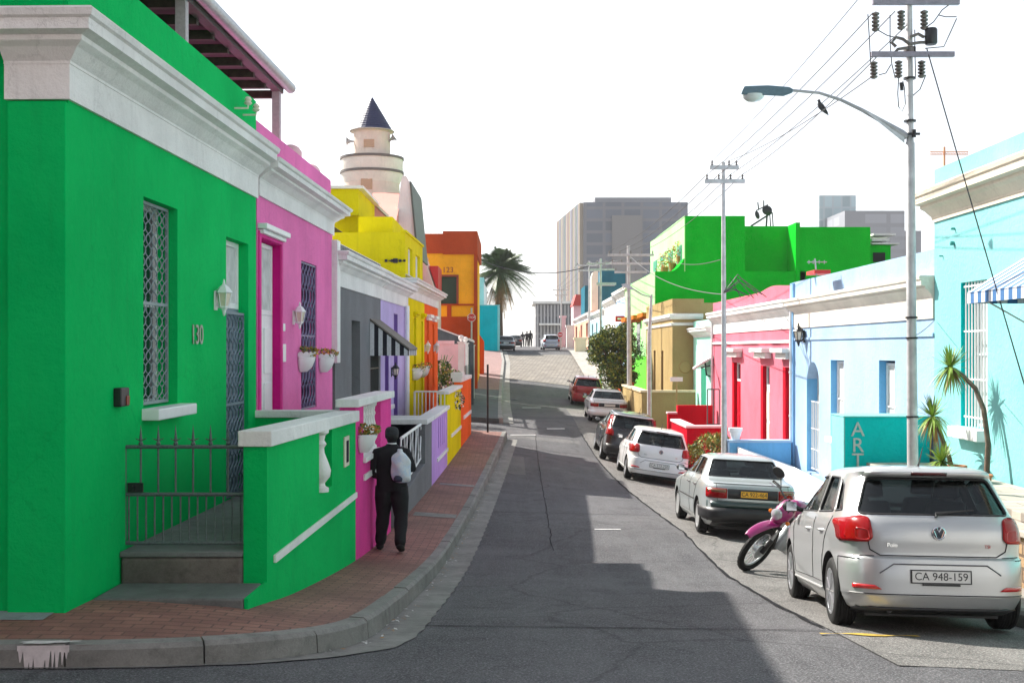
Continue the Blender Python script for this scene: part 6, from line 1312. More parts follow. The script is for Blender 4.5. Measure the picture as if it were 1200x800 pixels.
def clip_patch(poly,step,fn,mb):
    """polygon in a plane, cut by a grid, mapped onto the body"""
    bm=bmesh.new(); f=bm.faces.new([bm.verts.new((a,b,0)) for a,b in poly])
    for ax in (0,1):
        lo,hi=min(p[ax] for p in poly),max(p[ax] for p in poly); n=max(1,int((hi-lo)/step))
        for k in range(1,n):
            c=[0,0,0]; c[ax]=lo+(hi-lo)*k/n; nn=[0,0,0]; nn[ax]=1
            bmesh.ops.bisect_plane(bm,geom=bm.verts[:]+bm.edges[:]+bm.faces[:],plane_co=c,plane_no=nn)
    bm.verts.ensure_lookup_table(); bm.verts.index_update(); mb.add([fn(v.co.x,v.co.y) for v in bm.verts],[tuple(v.index for v in f.verts) for f in bm.faces]); bm.free()
def rpoly(pts,r,n=4):
    out=[]; m=len(pts)
    for i in range(m):
        p0,p1,p2=Vector(pts[i-1]),Vector(pts[i]),Vector(pts[(i+1)%m]); a=(p0-p1); b=(p2-p1); ra=min(r,a.length*.45,b.length*.45); A=p1+a.normalized()*ra; B=p1+b.normalized()*ra
        for k in range(n+1): t=k/n; q=A.lerp(p1,t).lerp(p1.lerp(B,t),t); out.append((q.x,q.y))
    return out
def dens(pts,step,closed=False):
    pts=list(pts)+([pts[0]] if closed else []); out=[pts[0]]
    for a,b in zip(pts,pts[1:]):
        d=math.dist(a,b); n=max(1,int(d/step)); out+=[(a[0]+(b[0]-a[0])*k/n,a[1]+(b[1]-a[1])*k/n) for k in range(1,n+1)]
    return out
def sheet(t,name,poly,fn,mat,step=.06,solid=0,label=None,smooth=True):
    mb=MB(); clip_patch(poly,step,fn,mb); o=mb.build(name,mat,t,smooth=smooth)
    if solid: m=o.modifiers.new('s','SOLIDIFY'); m.thickness=solid; m.offset=0
    return o
def wheelproto(R,W_,rimr,spokes,alloy,style='spoke'):
    """wheel with axis along x, centre at origin, outer face towards -x"""
    t=bpy.data.objects.new('wheel',None); C.objects.link(t); RX=Matrix.Rotation(-math.pi/2,3,'Y')   # z -> -x
    mb=MB(); h=W_/2; prof=[(rimr,-h*.95),(rimr+.02,-h),(R-.035,-h),(R-.012,-h*.85),(R,-h*.6)]
    for k in range(5): z=-h*.5+h*k*.25; prof+=[(R,z-.012*1),(R-.008,z),(R,z+.012)]
    prof+=[(R,h*.6),(R-.012,h*.85),(R-.035,h),(rimr+.02,h),(rimr,h*.95),(rimr-.01,0)]
    prof.append(prof[0]); mb.lathe(prof,36,(0,0,0),RX); o=mb.build('tyre',M['rubber'],t,smooth=True,angle=35)
    mb=MB(); mb.lathe([(rimr-.002,h*.97),(rimr+.006,h*1.0),(rimr-.012,h*1.0),(rimr-.025,h*.6),(rimr-.03,-h*.9),(rimr,-h*.95)],36,(0,0,0),RX)
    if style=='cover':
        mb.lathe([(rimr-.01,h*.93),(rimr*.6,h*1.02),(rimr*.3,h*.95),(0,h*1.0)],30,(0,0,0),RX)
    else:
        for k in range(spokes):
            a=2*math.pi*k/spokes
            for da in ((-.09,.09) if spokes<8 else (0,)):
                p0=Vector((-h*.80,math.cos(a+da*.2)*.03,math.sin(a+da*.2)*.03)); p1=Vector((-h*.86,math.cos(a+da)*(rimr-.02),math.sin(a+da)*(rimr-.02))); mb.tube([p0,p1],[.024,.018],6)
        mb.lathe([(0,h*.9),(.045,h*.88),(.055,h*.7),(.05,0)],16,(0,0,0),RX)
    mb.build('rim',alloy,t,smooth=True)
    mb=MB(); mb.lathe([(0,-h*.3),(rimr*.75,-h*.3),(rimr*.75,h*.3),(0,h*.3)],20,(0,0,0),RX); mb.build('brake_disc',M['blackplastic'],t)
    return t
def plate_obj(t,txt,x0,z0,w_,h_,y,col,tilt=0):
    mb=MB(); mb.box(x0-w_/2,x0+w_/2,y-.012,y,z0-h_/2,z0+h_/2); p=mb.build('number_plate',M['blackplastic'],t); 
    mb=MB(); mb.box(x0-w_/2+.012,x0+w_/2-.012,y-.014,y-.0121,z0-h_/2+.01,z0+h_/2-.01); mb.build('plate_face',col,p)
    if txt: tx=text(txt,h_*.80,(x0,y-.0145,z0),Matrix.Rotation(math.pi/2,3,'X'),M['blackplastic'],None,.001,'lettering'); tx.parent=p; sx=tx.dimensions.x; k=min(1.0,(w_*.90)/max(sx,.01)); tx.data.transform(Matrix.Translation((x0,0,0))@Matrix.Diagonal((k,1,1,1))@Matrix.Translation((-x0,0,0)))
    return p
def build_car(name,label,S,paint,detail=True):
    t=root(name,label,'car',(0,0,0),'cars parked along the street'); K=S['k']; zs=S['zs']; blackm=M['blackplastic']
    body_=raw(K.mesh(zs),[paint,blackm]); cut=[]
    R=S['R']; ax=S['axles']
    for y in ax:
        for sg in (-1,1):
            mb=MB(); mb.lathe([(0,0),(R+.055,0),(R+.055,.36),(0,.36)],32,(sg*(K._i(K.w,.5)-.30),y,R+.0),Matrix.Rotation(sg*math.pi/2,3,'Y')); cut.append(raw(mb,[paint,blackm],1))
    cz=[z for z in S['zs'] if z>S['belt']]; zz=[S['belt']]+[z for z in cz if z<S['H']-.075]+[S['H']-.07]
    KC=Car(K.L,S['cyr'],S['cyf'],K.w,K.p,K.q); cut.append(raw(KC.mesh(zz,.055),[paint,blackm],1))
    def prs(poly,fn,d0,d1): mb=MB(); mb.prism(poly,fn,d0,d1); return raw(mb,[paint,blackm],1)
    cut.append(prs(S['rw'],lambda a,b,d:Vector((a,d,b)),-.3,S['cabmid']))
    cut.append(prs(S['ww'],lambda a,b,d:Vector((a,d,b)),S['cabmid']+.1,K.L+.2))
    for poly in S['sw']:
        for sg in (-1,1): cut.append(prs(poly,lambda a,b,d,sg=sg:Vector((sg*d,a,b)),.15,1.3))
    subtract(body_,cut)
    body_.name='body'; body_.data.name='body'; body_.parent=t
    for p in body_.data.polygons: p.use_smooth=True
    body_.data.set_sharp_from_angle(angle=math.radians(38))
    gl=S.get('glass') or carglass('car_glass')
    rf=lambda o:(lambda x,z:Vector((x,K.rear(x,z)+o,z))); ff=lambda o:(lambda x,z:Vector((x,K.front(x,z)-o,z)))
    sf=lambda sg,o:(lambda y,z:Vector((sg*(K.side(y,z)-o),y,z)))
    S['rf'],S['sf']=rf,sf
    o=sheet(t,'rear_window',S['rw'],rf(.02),gl,.08); o=sheet(t,'windscreen',S['ww'],ff(.02),gl,.1)
    for poly in S['sw']:
        for sg in (-1,1): sheet(t,'side_window',poly,sf(sg,.014),gl,.1)
    mb=MB()
    for poly,fn in [(S['rw'],rf(.004)),(S['ww'],ff(.004))]+[(p,sf(sg,.004)) for p in S['sw'] for sg in (-1,1)]:
        pts=dens(poly,.05,True); mb.tube([fn(*q) for q in pts],.011,6)
    mb.build('window_seal',blackm,t)
    # lines
    mb=MB()
    for line in S['side_lines']:
        for sg in (-1,1): mb.tube([sf(sg,-.0005)(*q) for q in dens(line,.05)],.0045,5)
    for line in S['rear_lines']: mb.tube([rf(-.0005)(*q) for q in dens(line,.05)],.0055,5)
    mb.build('panel_gaps',blackm,t)
    # interior
    mb=MB(); 
    for sx in (-.36,.36):
        for y,h in S['seats']:
            mb.hexa([(sx-.22,y-.06,S['belt']-.05),(sx+.22,y-.06,S['belt']-.05),(sx+.22,y+.08,S['belt']-.05),(sx-.22,y+.08,S['belt']-.05),(sx-.17,y-.12,S['belt']+h),(sx+.17,y-.12,S['belt']+h),(sx+.17,y+.0,S['belt']+h),(sx-.17,y+.0,S['belt']+h)])
            mb.hexa([(sx-.12,y-.13,S['belt']+h+.03),(sx+.12,y-.13,S['belt']+h+.03),(sx+.12,y-.03,S['belt']+h+.03),(sx-.12,y-.03,S['belt']+h+.03),(sx-.10,y-.14,S['belt']+h+.19),(sx+.10,y-.14,S['belt']+h+.19),(sx+.10,y-.05,S['belt']+h+.19),(sx-.10,y-.05,S['belt']+h+.19)])
    mb.build('seat',simple('charcoal_seat',(.03,.03,.035),.9),t,bevel=.03)
    # mirrors
    ym,zm=S['mirror']
    for sg in (-1,1):
        x0=K.side(ym,zm); mb=MB(); mb.tube([(sg*(x0-.02),ym,zm),(sg*(x0+.06),ym,zm+.02),(sg*(x0+.12),ym+.02,zm+.04),(sg*(x0+.19),ym+.02,zm+.045),(sg*(x0+.215),ym+.03,zm+.045)],[.03,.035,.075,.07,.03],10,flat=.8); mo=mb.build('mirror',S.get('mirmat') or paint,t,smooth=True)
        mb=MB(); mb.box(min(sg*(x0+.08),sg*(x0+.19)),max(sg*(x0+.08),sg*(x0+.19)),ym-.058,ym-.05,zm-.0,zm+.09); mb.build('mirror_glass',M['chrome'],mo)
    for y,z in S['handles']:
        for sg in (-1,1):
            x0=K.side(y,z); mb=MB(); mb.tube([(sg*(x0-.01),y-.10,z),(sg*(x0+.022),y-.07,z),(sg*(x0+.028),y,z+.004),(sg*(x0+.022),y+.07,z),(sg*(x0-.01),y+.10,z)],.014,6); mb.build('door_handle',S.get('hmat') or paint,t,smooth=True)
    # wheels
    wp=S['wheel']
    first=True
    for y in ax:
        for sg in (-1,1):
            w_=wp if first and not wp.parent else copy_tree(wp); first=False; w_.parent=t; w_.location=(sg*(K._i(K.w,.5)-.115),y,R); w_.rotation_euler=(0,0,0 if sg<0 else math.pi)
    # underside
    mb=MB(); mb.box(-K._i(K.w,.4)+.25,K._i(K.w,.4)-.25,.35,K.L-.4,.13,.20); 
    for y in ax: mb.tube([(-.6,y,R),(.6,y,R)],.035,8)
    mb.build('underbody',blackm,t)
    # front lamps
    for sg in (-1,1):
        sheet(t,'headlight',rpoly([(sg*.42,S['hl'][0]),(sg*.74,S['hl'][0]+.03),(sg*.72,S['hl'][1]),(sg*.44,S['hl'][1]-.03)],.03),ff(-.004),M['whitelens'],.06,.01)
    sheet(t,'grille',rpoly([(-.36,S['hl'][0]),(.36,S['hl'][0]),(.36,S['hl'][1]-.04),(-.36,S['hl'][1]-.04)],.02),ff(-.003),blackm,.1,.008)
    return t
def place(t,X,Y,yaw,wb,roll=0,dz=0):
    y1,y2=wb; c,s_=math.cos(yaw),math.sin(yaw)
    f=lambda a,b:(X+a*c+b*s_, Y-a*s_+b*c)      # yaw>0 turns the nose to +X
    q=[gz(*f(-.7,y1)),gz(*f(.7,y1)),gz(*f(-.7,y2)),gz(*f(.7,y2))]
    pitch=math.atan(((q[2]+q[3])-(q[0]+q[1]))/2/(y2-y1)); rl=math.atan(((q[1]+q[3])-(q[0]+q[2]))/2/1.4)
    zc=sum(q)/4; z0=zc-math.tan(pitch)*(y1+y2)/2
    R_=Matrix.Rotation(-yaw,4,'Z')@Matrix.Rotation(pitch,4,'X')@Matrix.Rotation(-rl-roll,4,'Y')
    t.matrix_world=Matrix.Translation((X,Y,z0+.008+dz))@R_
# ---- hatchback shape
zsH=[.17,.19,.22,.26,.30,.33,.335,.37,.42,.50,.58,.64,.66,.70,.76,.82,.88,.93,.96,1.0,1.05,1.1,1.15,1.2,1.25,1.3,1.345,1.37,1.385,1.40,1.415,1.43,1.442,1.452,1.458]
kH=Car(3.97,
 [(.17,.22),(.22,.08),(.30,.03),(.333,.015),(.335,.0),(.50,.0),(.60,.005),(.64,.02),(.66,.055),(.70,.06),(.78,.045),(.88,.055),(.96,.09),(1.0,.13),(1.345,.40),(1.37,.37),(1.385,.36),(1.41,.40),(1.43,.52),(1.445,.75),(1.458,1.2)],
 [(.17,3.80),(.22,3.90),(.30,3.95),(.5,3.97),(.62,3.95),(.72,3.88),(.80,3.70),(.86,3.45),(.92,3.15),(.96,2.98),(1.0,2.90),(1.15,2.62),(1.3,2.33),(1.385,2.14),(1.42,2.0),(1.445,1.75),(1.458,1.3)],
 [(.17,.74),(.22,.79),(.30,.825),(.333,.832),(.50,.84),(.62,.842),(.66,.836),(.80,.835),(.90,.818),(.96,.795),(1.0,.775),(1.15,.715),(1.3,.655),(1.385,.615),(1.41,.575),(1.43,.50),(1.445,.38),(1.458,.15)],5,8)
wsilver=wheelproto(.305,.20,.20,10,M['alloy'])
SH=dict(k=kH,zs=zsH,R=.305,axles=(.72,3.18),belt=.95,H=1.458,cyr=[(.9,.10),(.96,.10),(1.0,.13),(1.345,.40),(1.385,.42),(1.41,.45),(1.458,1.2)],cyf=[(.9,3.0),(.96,2.95),(1.0,2.90),(1.15,2.62),(1.3,2.33),(1.385,2.14),(1.458,1.3)],cabmid=1.7,
 rw=rpoly([(-.66,1.015),(.66,1.015),(.54,1.325),(-.54,1.325)],.05),ww=rpoly([(-.66,1.0),(.66,1.0),(.54,1.33),(-.54,1.33)],.05),
 sw=[rpoly([(1.62,1.0),(2.72,.985),(2.20,1.33),(1.66,1.345)],.04),rpoly([(.82,1.02),(1.54,1.0),(1.57,1.345),(1.08,1.33)],.04),rpoly([(.50,1.04),(.73,1.025),(.96,1.31),(.76,1.26)],.02)],
 side_lines=[[(1.58,.95),(1.58,.5),(1.60,.36),(2.72,.34),(2.80,.5),(2.84,.80),(2.78,.97)],[(.74,.98),(.80,.90),(.98,.72),(1.05,.55),(1.06,.36),(1.58,.36)],[(.0+.12,.64),(.40,.64),(.40,.35)],[(3.5,.62),(3.85,.62)]],
 rear_lines=[[(-.69,1.00),(-.62,.97),(-.57,.86),(-.60,.78),(-.585,.715),(-.50,.668),(.50,.668),(.585,.715),(.60,.78),(.57,.86),(.62,.97),(.69,1.0)],[(-.72,.665),(-.55,.66)],[(.55,.66),(.72,.665)],[(-.75,.345),(.75,.345)]],
 mirmat=M['blackplastic'],seats=((1.15,.17),(2.05,.20)),mirror=(2.62,.98),handles=((1.86,.83),(1.12,.84)),wheel=wsilver,hl=(.58,.74))  # black mirror housings imitate the shade lying on the silver car's mirror
def hatch_lamps(t,S,lens,dark=True):
    K=S['k']; rf,sf=S['rf'],S['sf']
    for sg in (-1,1):
        poly=[(sg*.56,.815),(sg*.575,.985),(sg*.66,1.005),(sg*.808,.96),(sg*.812,.80),(sg*.80,.775),(sg*.60,.78)]
        lo=sheet(t,'tail_light',rpoly(poly if sg>0 else poly[::-1],.03),rf(-.010),lens,.03,.012)
        mb=MB(); pts=dens(rpoly([(sg*.59,.80),(sg*.60,.885),(sg*.70,.90),(sg*.70,.80)],.03),.03,True); mb.tube([rf(-.019)(*q) for q in pts],.004,5); mb.build('lamp_ring',M['redlens'],lo)
        sheet(t,'tail_light_side',rpoly([(.20,.79),(.29,.82),(.28,.95),(.20,.98)],.02),sf(sg,-.006),lens,.05,.01)
        sheet(t,'reflector',rpoly([(sg*.50,.385),(sg*.73,.385),(sg*.73,.425),(sg*.56,.42)],.01),rf(-.006),M['redlens'],.05,.008)
def hatch_rear(t,S,paint,platetxt,badge=True,platemat=None):
    K=S['k']; rf,sf=S['rf'],S['sf']; hatch_lamps(t,S,M['lens2'])
    sheet(t,'lower_bumper',[(-.70,.172),(.70,.172),(.70,.225),(-.70,.225)],rf(-.012),M['blackplastic'],.1,.02)
    mb=MB(); pts=dens([(-.52,.52),(-.40,.60),(.40,.60),(.52,.52)],.05); mb.tube([rf(-.001)(*q) for q in pts],.006,5); mb.build('recess_crease',simple('shadow_paint',(.10,.10,.11),.5),t)
    plate_obj(t,platetxt,.0,.50,.52,.115,kH.rear(0,.5)-.003,platemat or M['plate'])
    mb=MB(); mb.box(-.16,.16,-.022,-.004,.425,.440); mb.build('plate_strip',M['blackplastic'],t)
    # spoiler with brake lamp
    sheet(t,'spoiler',[(-.57,1.345),(.57,1.345),(.55,1.385),(-.55,1.385)],lambda x,z:Vector((x,K.rear(x,z)-.035,z)),paint,.08,.03)
    sheet(t,'brake_light',[(-.16,1.352),(.16,1.352),(.16,1.378),(-.16,1.378)],lambda x,z:Vector((x,K.rear(x,z)-.054,z)),M['darklens'],.08,.006)
    mb=MB(); mb.tube([(0.0,.70,1.44),(0.0,.66,1.47),(.0,.52,1.60)],[.012,.008,.004],6); mb.build('antenna',M['blackplastic'],t)
    mb=MB(); mb.tube([(-.42,.35,.22),(-.42,.12,.20)],.024,10); mb.build('exhaust',M['blackplastic'],t,smooth=True)
    mb=MB(); p=rf(-.03)(0,1.03); mb.tube([rf(-.02)(.0,1.0),p,rf(-.02)(.34,1.06)],[.014,.012,.006],6); mb.build('rear_wiper',M['blackplastic'],t)
    for sg in (-1,1): # sill trim
        mb=MB(); mb.tube([sf(sg,-.003)(*q) for q in dens([(1.1,.30),(2.8,.29)],.1)],.012,6); mb.build('side_trim',M['silver'],t)
    if badge:
        c=Vector((0,kH.rear(0,.86)-.012,.865)); mb=MB(); RB=Matrix.Rotation(math.pi/2,3,'X'); mb.lathe([(0,0),(.052,0),(.052,.006),(.0,.008)],28,c,RB); b=mb.build('badge',simple('badge_blue_grey',(.03,.045,.07),.3),t)
        mb=MB(); pr=[(.047,.006),(.056,.006),(.058,.012),(.052,.016),(.047,.012)]; mb.lathe(pr+[pr[0]],28,c,RB)
        def st(pts): mb.tube([c+Vector((x,-.013,z)) for x,z in pts],.0052,6)
        st([(-.020,.044),(.0,.008),(.020,.044)]); st([(-.044,.020),(-.020,-.040),(.0,-.004),(.020,-.040),(.044,.020)])
        mb.build('roundel',M['chrome'],b,smooth=True)
        tx=text('Polo',.05,(-.40,kH.rear(-.40,.755)-.004,.755),Matrix.Rotation(math.pi/2,3,'X'),M['chrome'],t,.002,'lettering'); tx=text('TSI',.04,(.42,kH.rear(.42,.755)-.004,.755),Matrix.Rotation(math.pi/2,3,'X'),M['redlens'],t,.002,'lettering')
M['plate']=simple('white_number_plate',(.62,.62,.60),.4,0,20,.05); M['plateY']=simple('yellow_number_plate',(.80,.42,.02),.4,0,20,.05); M['lens2']=simple('deep_red_lens',(.30,.0015,.003),.2,0,3,.15,spec=.35); M['darklens']=simple('dark_red_lens',(.08,.004,.006),.12,0,3,.1,coat=1)
silver=carpaint('silver_car_paint',(.50,.51,.515),.5,.30,True)
car=build_car('hatchback_car','silver hatchback with plate CA 948-159, nearest car on the right',SH,silver); hatch_rear(car,SH,silver,'CA 948-159')
car.scale=(.965,1,1); Xc=3.62; place(car,Xc,10.05,.085,(.72,3.18),.022); car.scale=(.965,1,1)
white_p=carpaint('white_car_paint',(.74,.74,.75),0,.3)
SH2=dict(SH); SH2['wheel']=wheelproto(.305,.20,.20,5,M['alloy'])
car=build_car('hatchback_car','white hatchback parked between the black crossover and the grey green saloon',SH2,white_p); hatch_rear(car,SH2,white_p,'CA 513-220')
place(car,3.83,31.6,.01,(.72,3.18))
car=build_car('hatchback_car','small silver blue hatchback at the hilltop on the right',dict(SH,wheel=wheelproto(.3,.2,.2,5,M['alloy'])),carpaint('silver_blue_paint',(.35,.40,.50),.4,.3)); hatch_rear(car,SH,white_p,None,False); place(car,3.75,112,-.06,(.72,3.18))
redp=carpaint('red_car_paint',(.42,.008,.02),0,.3)
SR=dict(SH,wheel=wheelproto(.305,.2,.2,5,M['alloy']),mirmat=M['blackplastic'])
car=build_car('hatchback_car','dark red hatchback, farthest of the parked row below the cobbles',SR,redp); hatch_rear(car,SR,redp,None,False); place(car,4.0,63.8,-.0,(.72,3.18),dz=.0)
car.scale=(1.03,1.0,1.06)
# ---- old saloon
zsS=[.19,.22,.28,.34,.40,.46,.47,.52,.58,.62,.66,.72,.78,.84,.88,.905,.92,.935,.95,.98,1.02,1.07,1.12,1.17,1.22,1.26,1.285,1.305,1.32,1.335,1.345,1.352]
kS=Car(4.2,
 [(.19,.20),(.28,.05),(.34,.0),(.46,-.01),(.475,.02),(.60,.05),(.80,.07),(.86,.09),(.90,.14),(.92,.25),(.935,.42),(.95,.58),(.98,.66),(1.25,.98),(1.285,1.05),(1.32,1.2),(1.352,1.7)],
 [(.19,4.05),(.28,4.17),(.45,4.2),(.60,4.14),(.72,4.05),(.78,3.85),(.84,3.45),(.88,3.20),(.92,3.0),(.95,2.93),(1.1,2.62),(1.25,2.34),(1.3,2.22),(1.33,2.05),(1.352,1.8)],
 [(.19,.74),(.28,.80),(.46,.825),(.6,.828),(.80,.82),(.88,.80),(.92,.775),(.95,.755),(1.1,.68),(1.25,.605),(1.29,.57),(1.32,.49),(1.34,.36),(1.352,.15)],6,9)
SS=dict(k=kS,zs=zsS,R=.29,axles=(.88,3.33),belt=.955,H=1.352,cyr=[(.9,.64),(.98,.66),(1.25,.98),(1.3,1.08),(1.352,1.7)],cyf=[(.9,3.0),(.95,2.93),(1.1,2.62),(1.25,2.34),(1.352,1.8)],cabmid=1.8,
 rw=rpoly([(-.66,.985),(.66,.985),(.54,1.255),(-.54,1.255)],.03),ww=rpoly([(-.66,.985),(.66,.985),(.54,1.25),(-.54,1.25)],.03),
 sw=[rpoly([(1.78,.98),(2.78,.975),(2.28,1.26),(1.80,1.27)],.03),rpoly([(1.02,.99),(1.70,.98),(1.72,1.27),(1.22,1.255)],.03)],
 side_lines=[[(1.74,.94),(1.74,.3),(2.85,.3),(2.92,.6),(2.88,.94)],[(.95,.95),(1.05,.82),(1.18,.66),(1.25,.45),(1.25,.3),(1.74,.3)]],
 rear_lines=[[(-.66,.90),(.66,.90)],[(-.62,.90),(-.60,.62),(.60,.62),(.62,.90)]],
 seats=((1.35,.12),(2.15,.15)),mirror=(2.66,.97),handles=((1.92,.82),(1.22,.82)),wheel=wheelproto(.29,.18,.19,0,M['silver'],'cover'),hl=(.60,.72),hmat=M['blackplastic'],mirmat=M['blackplastic'])
def saloon_rear(t,S,paint,platetxt,bump,lowmat,platemat):
    K=S['k']; rf,sf=S['rf'],S['sf']
    sheet(t,'bumper',rpoly([(-.79,.30),(.79,.30),(.79,.50),(-.79,.50)],.03),rf(-.03),bump,.06,.05)
    for sg in (-1,1):
        o=sheet(t,'bumper_side',rpoly([(.10,.32),(.62,.32),(.60,.50),(.10,.50)],.03),sf(sg,-.02),bump,.06,.03)
        lo=sheet(t,'tail_light',rpoly([(sg*.44,.66),(sg*.77,.66),(sg*.77,.82),(sg*.44,.82)],.02),rf(-.008),M['lens2'],.06,.012); sheet(lo,'indicator',rpoly([(sg*.46,.755),(sg*.76,.755),(sg*.76,.81),(sg*.46,.81)],.01),rf(-.017),simple('smoked_orange',(.20,.08,.03),.2,coat=1),.06,.004)
        mb=MB(); mb.tube([sf(sg,-.004)(*q) for q in dens([(1.2,.56),(2.95,.56)],.1)],.012,6); mb.build('side_trim',M['blackplastic'],t)
    sheet(t,'panel_between_lamps',rpoly([(-.43,.66),(.43,.66),(.43,.82),(-.43,.82)],.01),rf(-.004),M['blackplastic'],.08,.006)
    if lowmat: 
        sheet(t,'lower_panel',[(-.76,.505),(.76,.505),(.76,.61),(-.76,.61)],rf(-.003),lowmat,.08,.005)
    sheet(t,'valance',[(-.74,.20),(.74,.20),(.74,.285),(-.74,.285)],rf(-.01),M['blackplastic'],.08,.01)
    plate_obj(t,platetxt,.02,.74,.48,.12,kS.rear(0,.74)-.012,platemat)
    mb=MB(); mb.tube([(.45,.3,.24),(.45,.03,.23)],.022,8); mb.build('exhaust',M['steel'],t)
gg=carpaint('grey_green_car_paint',(.40,.44,.44),.3,.3,True)
car=build_car('saloon_car','old grey green saloon with yellow plate CA 922-464 behind the motorbike',SS,gg); saloon_rear(car,SS,gg,'CA 922-464',M['blackplastic'],simple('dark_green_panel',(.03,.06,.055),.3,coat=.5),M['plateY']); place(car,3.93,19.6,.0,(.88,3.33)); car.scale=(.96,1,1)
SS2=dict(SS,wheel=wheelproto(.29,.18,.19,0,M['silver'],'cover'))
car=build_car('saloon_car','old white saloon parked between the red hatchback and black crossover',SS2,white_p); saloon_rear(car,SS2,white_p,None,white_p,None,M['plate']); place(car,4.0,49.6,0,(.88,3.33))
SS3=dict(SS,wheel=wheelproto(.29,.18,.19,0,M['silver'],'cover'))
car=build_car('saloon_car','grey saloon at the hilltop beside the teal wall',SS3,carpaint('mid_grey_paint',(.30,.31,.34),.4,.3)); saloon_rear(car,SS3,white_p,None,M['blackplastic'],None,M['plate']); place(car,-.55,105,.0,(.88,3.33))
SS4=dict(SS,wheel=wheelproto(.29,.18,.19,0,M['silver'],'cover'))
car=build_car('saloon_car','tiny dark saloon beyond the hilltop, left of the three walkers',SS4,carpaint('near_black_paint',(.02,.02,.025),0,.3)); saloon_rear(car,SS4,white_p,None,M['blackplastic'],None,M['plate']); place(car,.35,136,.0,(.88,3.33))
# ---- black crossover
zsX=[.20,.23,.28,.34,.40,.46,.54,.62,.70,.78,.86,.94,1.0,1.04,1.08,1.12,1.18,1.24,1.30,1.36,1.42,1.47,1.50,1.52,1.54,1.555,1.565]
kX=Car(4.12,[(.20,.20),(.28,.05),(.40,.0),(.55,.0),(.66,.04),(.9,.07),(1.02,.12),(1.08,.17),(1.42,.42),(1.47,.38),(1.52,.45),(1.55,.75),(1.565,1.2)],
 [(.20,3.95),(.3,4.08),(.5,4.12),(.72,4.08),(.86,3.95),(.94,3.6),(1.0,3.25),(1.06,3.02),(1.2,2.75),(1.4,2.36),(1.5,2.12),(1.55,1.8),(1.565,1.4)],
 [(.20,.78),(.28,.86),(.40,.885),(.6,.885),(.9,.87),(1.0,.845),(1.08,.80),(1.25,.73),(1.42,.665),(1.48,.64),(1.52,.58),(1.55,.42),(1.565,.2)],5,8)
SX=dict(k=kX,zs=zsX,R=.335,axles=(.78,3.38),belt=1.03,H=1.565,cyr=[(1.0,.14),(1.08,.17),(1.42,.42),(1.48,.46),(1.565,1.2)],cyf=[(1.0,3.1),(1.06,3.02),(1.2,2.75),(1.4,2.36),(1.5,2.12),(1.565,1.4)],cabmid=1.8,
 rw=rpoly([(-.66,1.09),(.66,1.09),(.56,1.42),(-.56,1.42)],.05),ww=rpoly([(-.66,1.08),(.66,1.08),(.56,1.43),(-.56,1.43)],.05),
 sw=[rpoly([(1.72,1.07),(2.80,1.06),(2.30,1.43),(1.76,1.44)],.04),rpoly([(.85,1.10),(1.64,1.07),(1.67,1.44),(1.1,1.42)],.04)],
 side_lines=[[(1.68,1.0),(1.68,.36),(2.85,.34),(2.92,.8),(2.86,1.0)]],rear_lines=[[(-.70,1.05),(-.60,.85),(-.58,.60),(.58,.60),(.60,.85),(.70,1.05)]],
 seats=((1.2,.2),(2.1,.22)),mirror=(2.7,1.05),handles=((1.9,.9),(1.2,.9)),wheel=wheelproto(.335,.21,.22,5,M['alloy']),hl=(.68,.84))
blackp=carpaint('black_car_paint',(.012,.013,.016),0,.22)
car=build_car('crossover_car','black crossover with tall red tail lights ahead of the white hatchback',SX,blackp)
for sg in (-1,1): sheet(car,'tail_light',rpoly([(sg*.60,.84),(sg*.83,.84),(sg*.72,1.44),(sg*.62,1.44),(sg*.70,1.10),(sg*.60,.98)],.02),SX['rf'](-.012),M['lens2'],.05,.015)
sheet(car,'bumper',rpoly([(-.80,.34),(.80,.34),(.80,.58),(-.80,.58)],.04),SX['rf'](-.02),M['blackplastic'],.08,.03); sheet(car,'roof_edge',[(-.62,1.47),(.62,1.47),(.58,1.50),(-.58,1.50)],SX['rf'](-.03),M['silver'],.1,.02); plate_obj(car,'CA 704-318',0,.72,.50,.11,kX.rear(0,.72)-.005,M['plate'])
mb=MB(); mb.tube([(.2,1.0,1.55),(.2,.95,1.6),(.2,.7,1.78)],[.012,.008,.004],6); mb.build('antenna',M['blackplastic'],car)
place(car,3.62,37.0,0,(.78,3.38))
# ================================================================== MOTORBIKE
T=root('motorbike','magenta trail motorbike leaning on its stand in front of the silver hatchback','motorbike',(3.9,16.7,-3.05))
fx=Vector((-.72,-.69,0)).normalized(); sx=Vector((-fx.y,fx.x,0))      # sx: left of travel
ln=math.radians(30); ux=Vector((0,0,1))*math.cos(ln)+(-sx if (-sx).x>0 else sx)*math.sin(ln)
side=ux.cross(fx).normalized()
FA=Vector((3.27,15.95,0)); FA.z=gz(3.27,15.95)+.345*math.cos(ln)+.01
MX=Matrix((fx,side,ux)).transposed()
org_=FA-MX@Vector((.70,0,.345))
def B(x,y,z): return org_+MX@Vector((x,y,z))
def torus(mb,c,R,r,seg=40,rs=10,ax=MX,knob=0):
    vs=[];fs=[]
    for i in range(seg):
        a=2*math.pi*i/seg
        for k in range(rs):
            b=2*math.pi*k/rs; rr=r*(1+(knob if (i%2 and abs(b-0)<1.2 or i%2 and b>5.1) else 0)); q=Vector(((R+rr*math.cos(b))*math.cos(a), rr*math.sin(b), (R+rr*math.cos(b))*math.sin(a))); vs.append(c+ax@q)
    for i in range(seg):
        for k in range(rs): fs.append((i*rs+k,i*rs+(k+1)%rs,((i+1)%seg)*rs+(k+1)%rs,((i+1)%seg)*rs+k))
    mb.add(vs,fs)
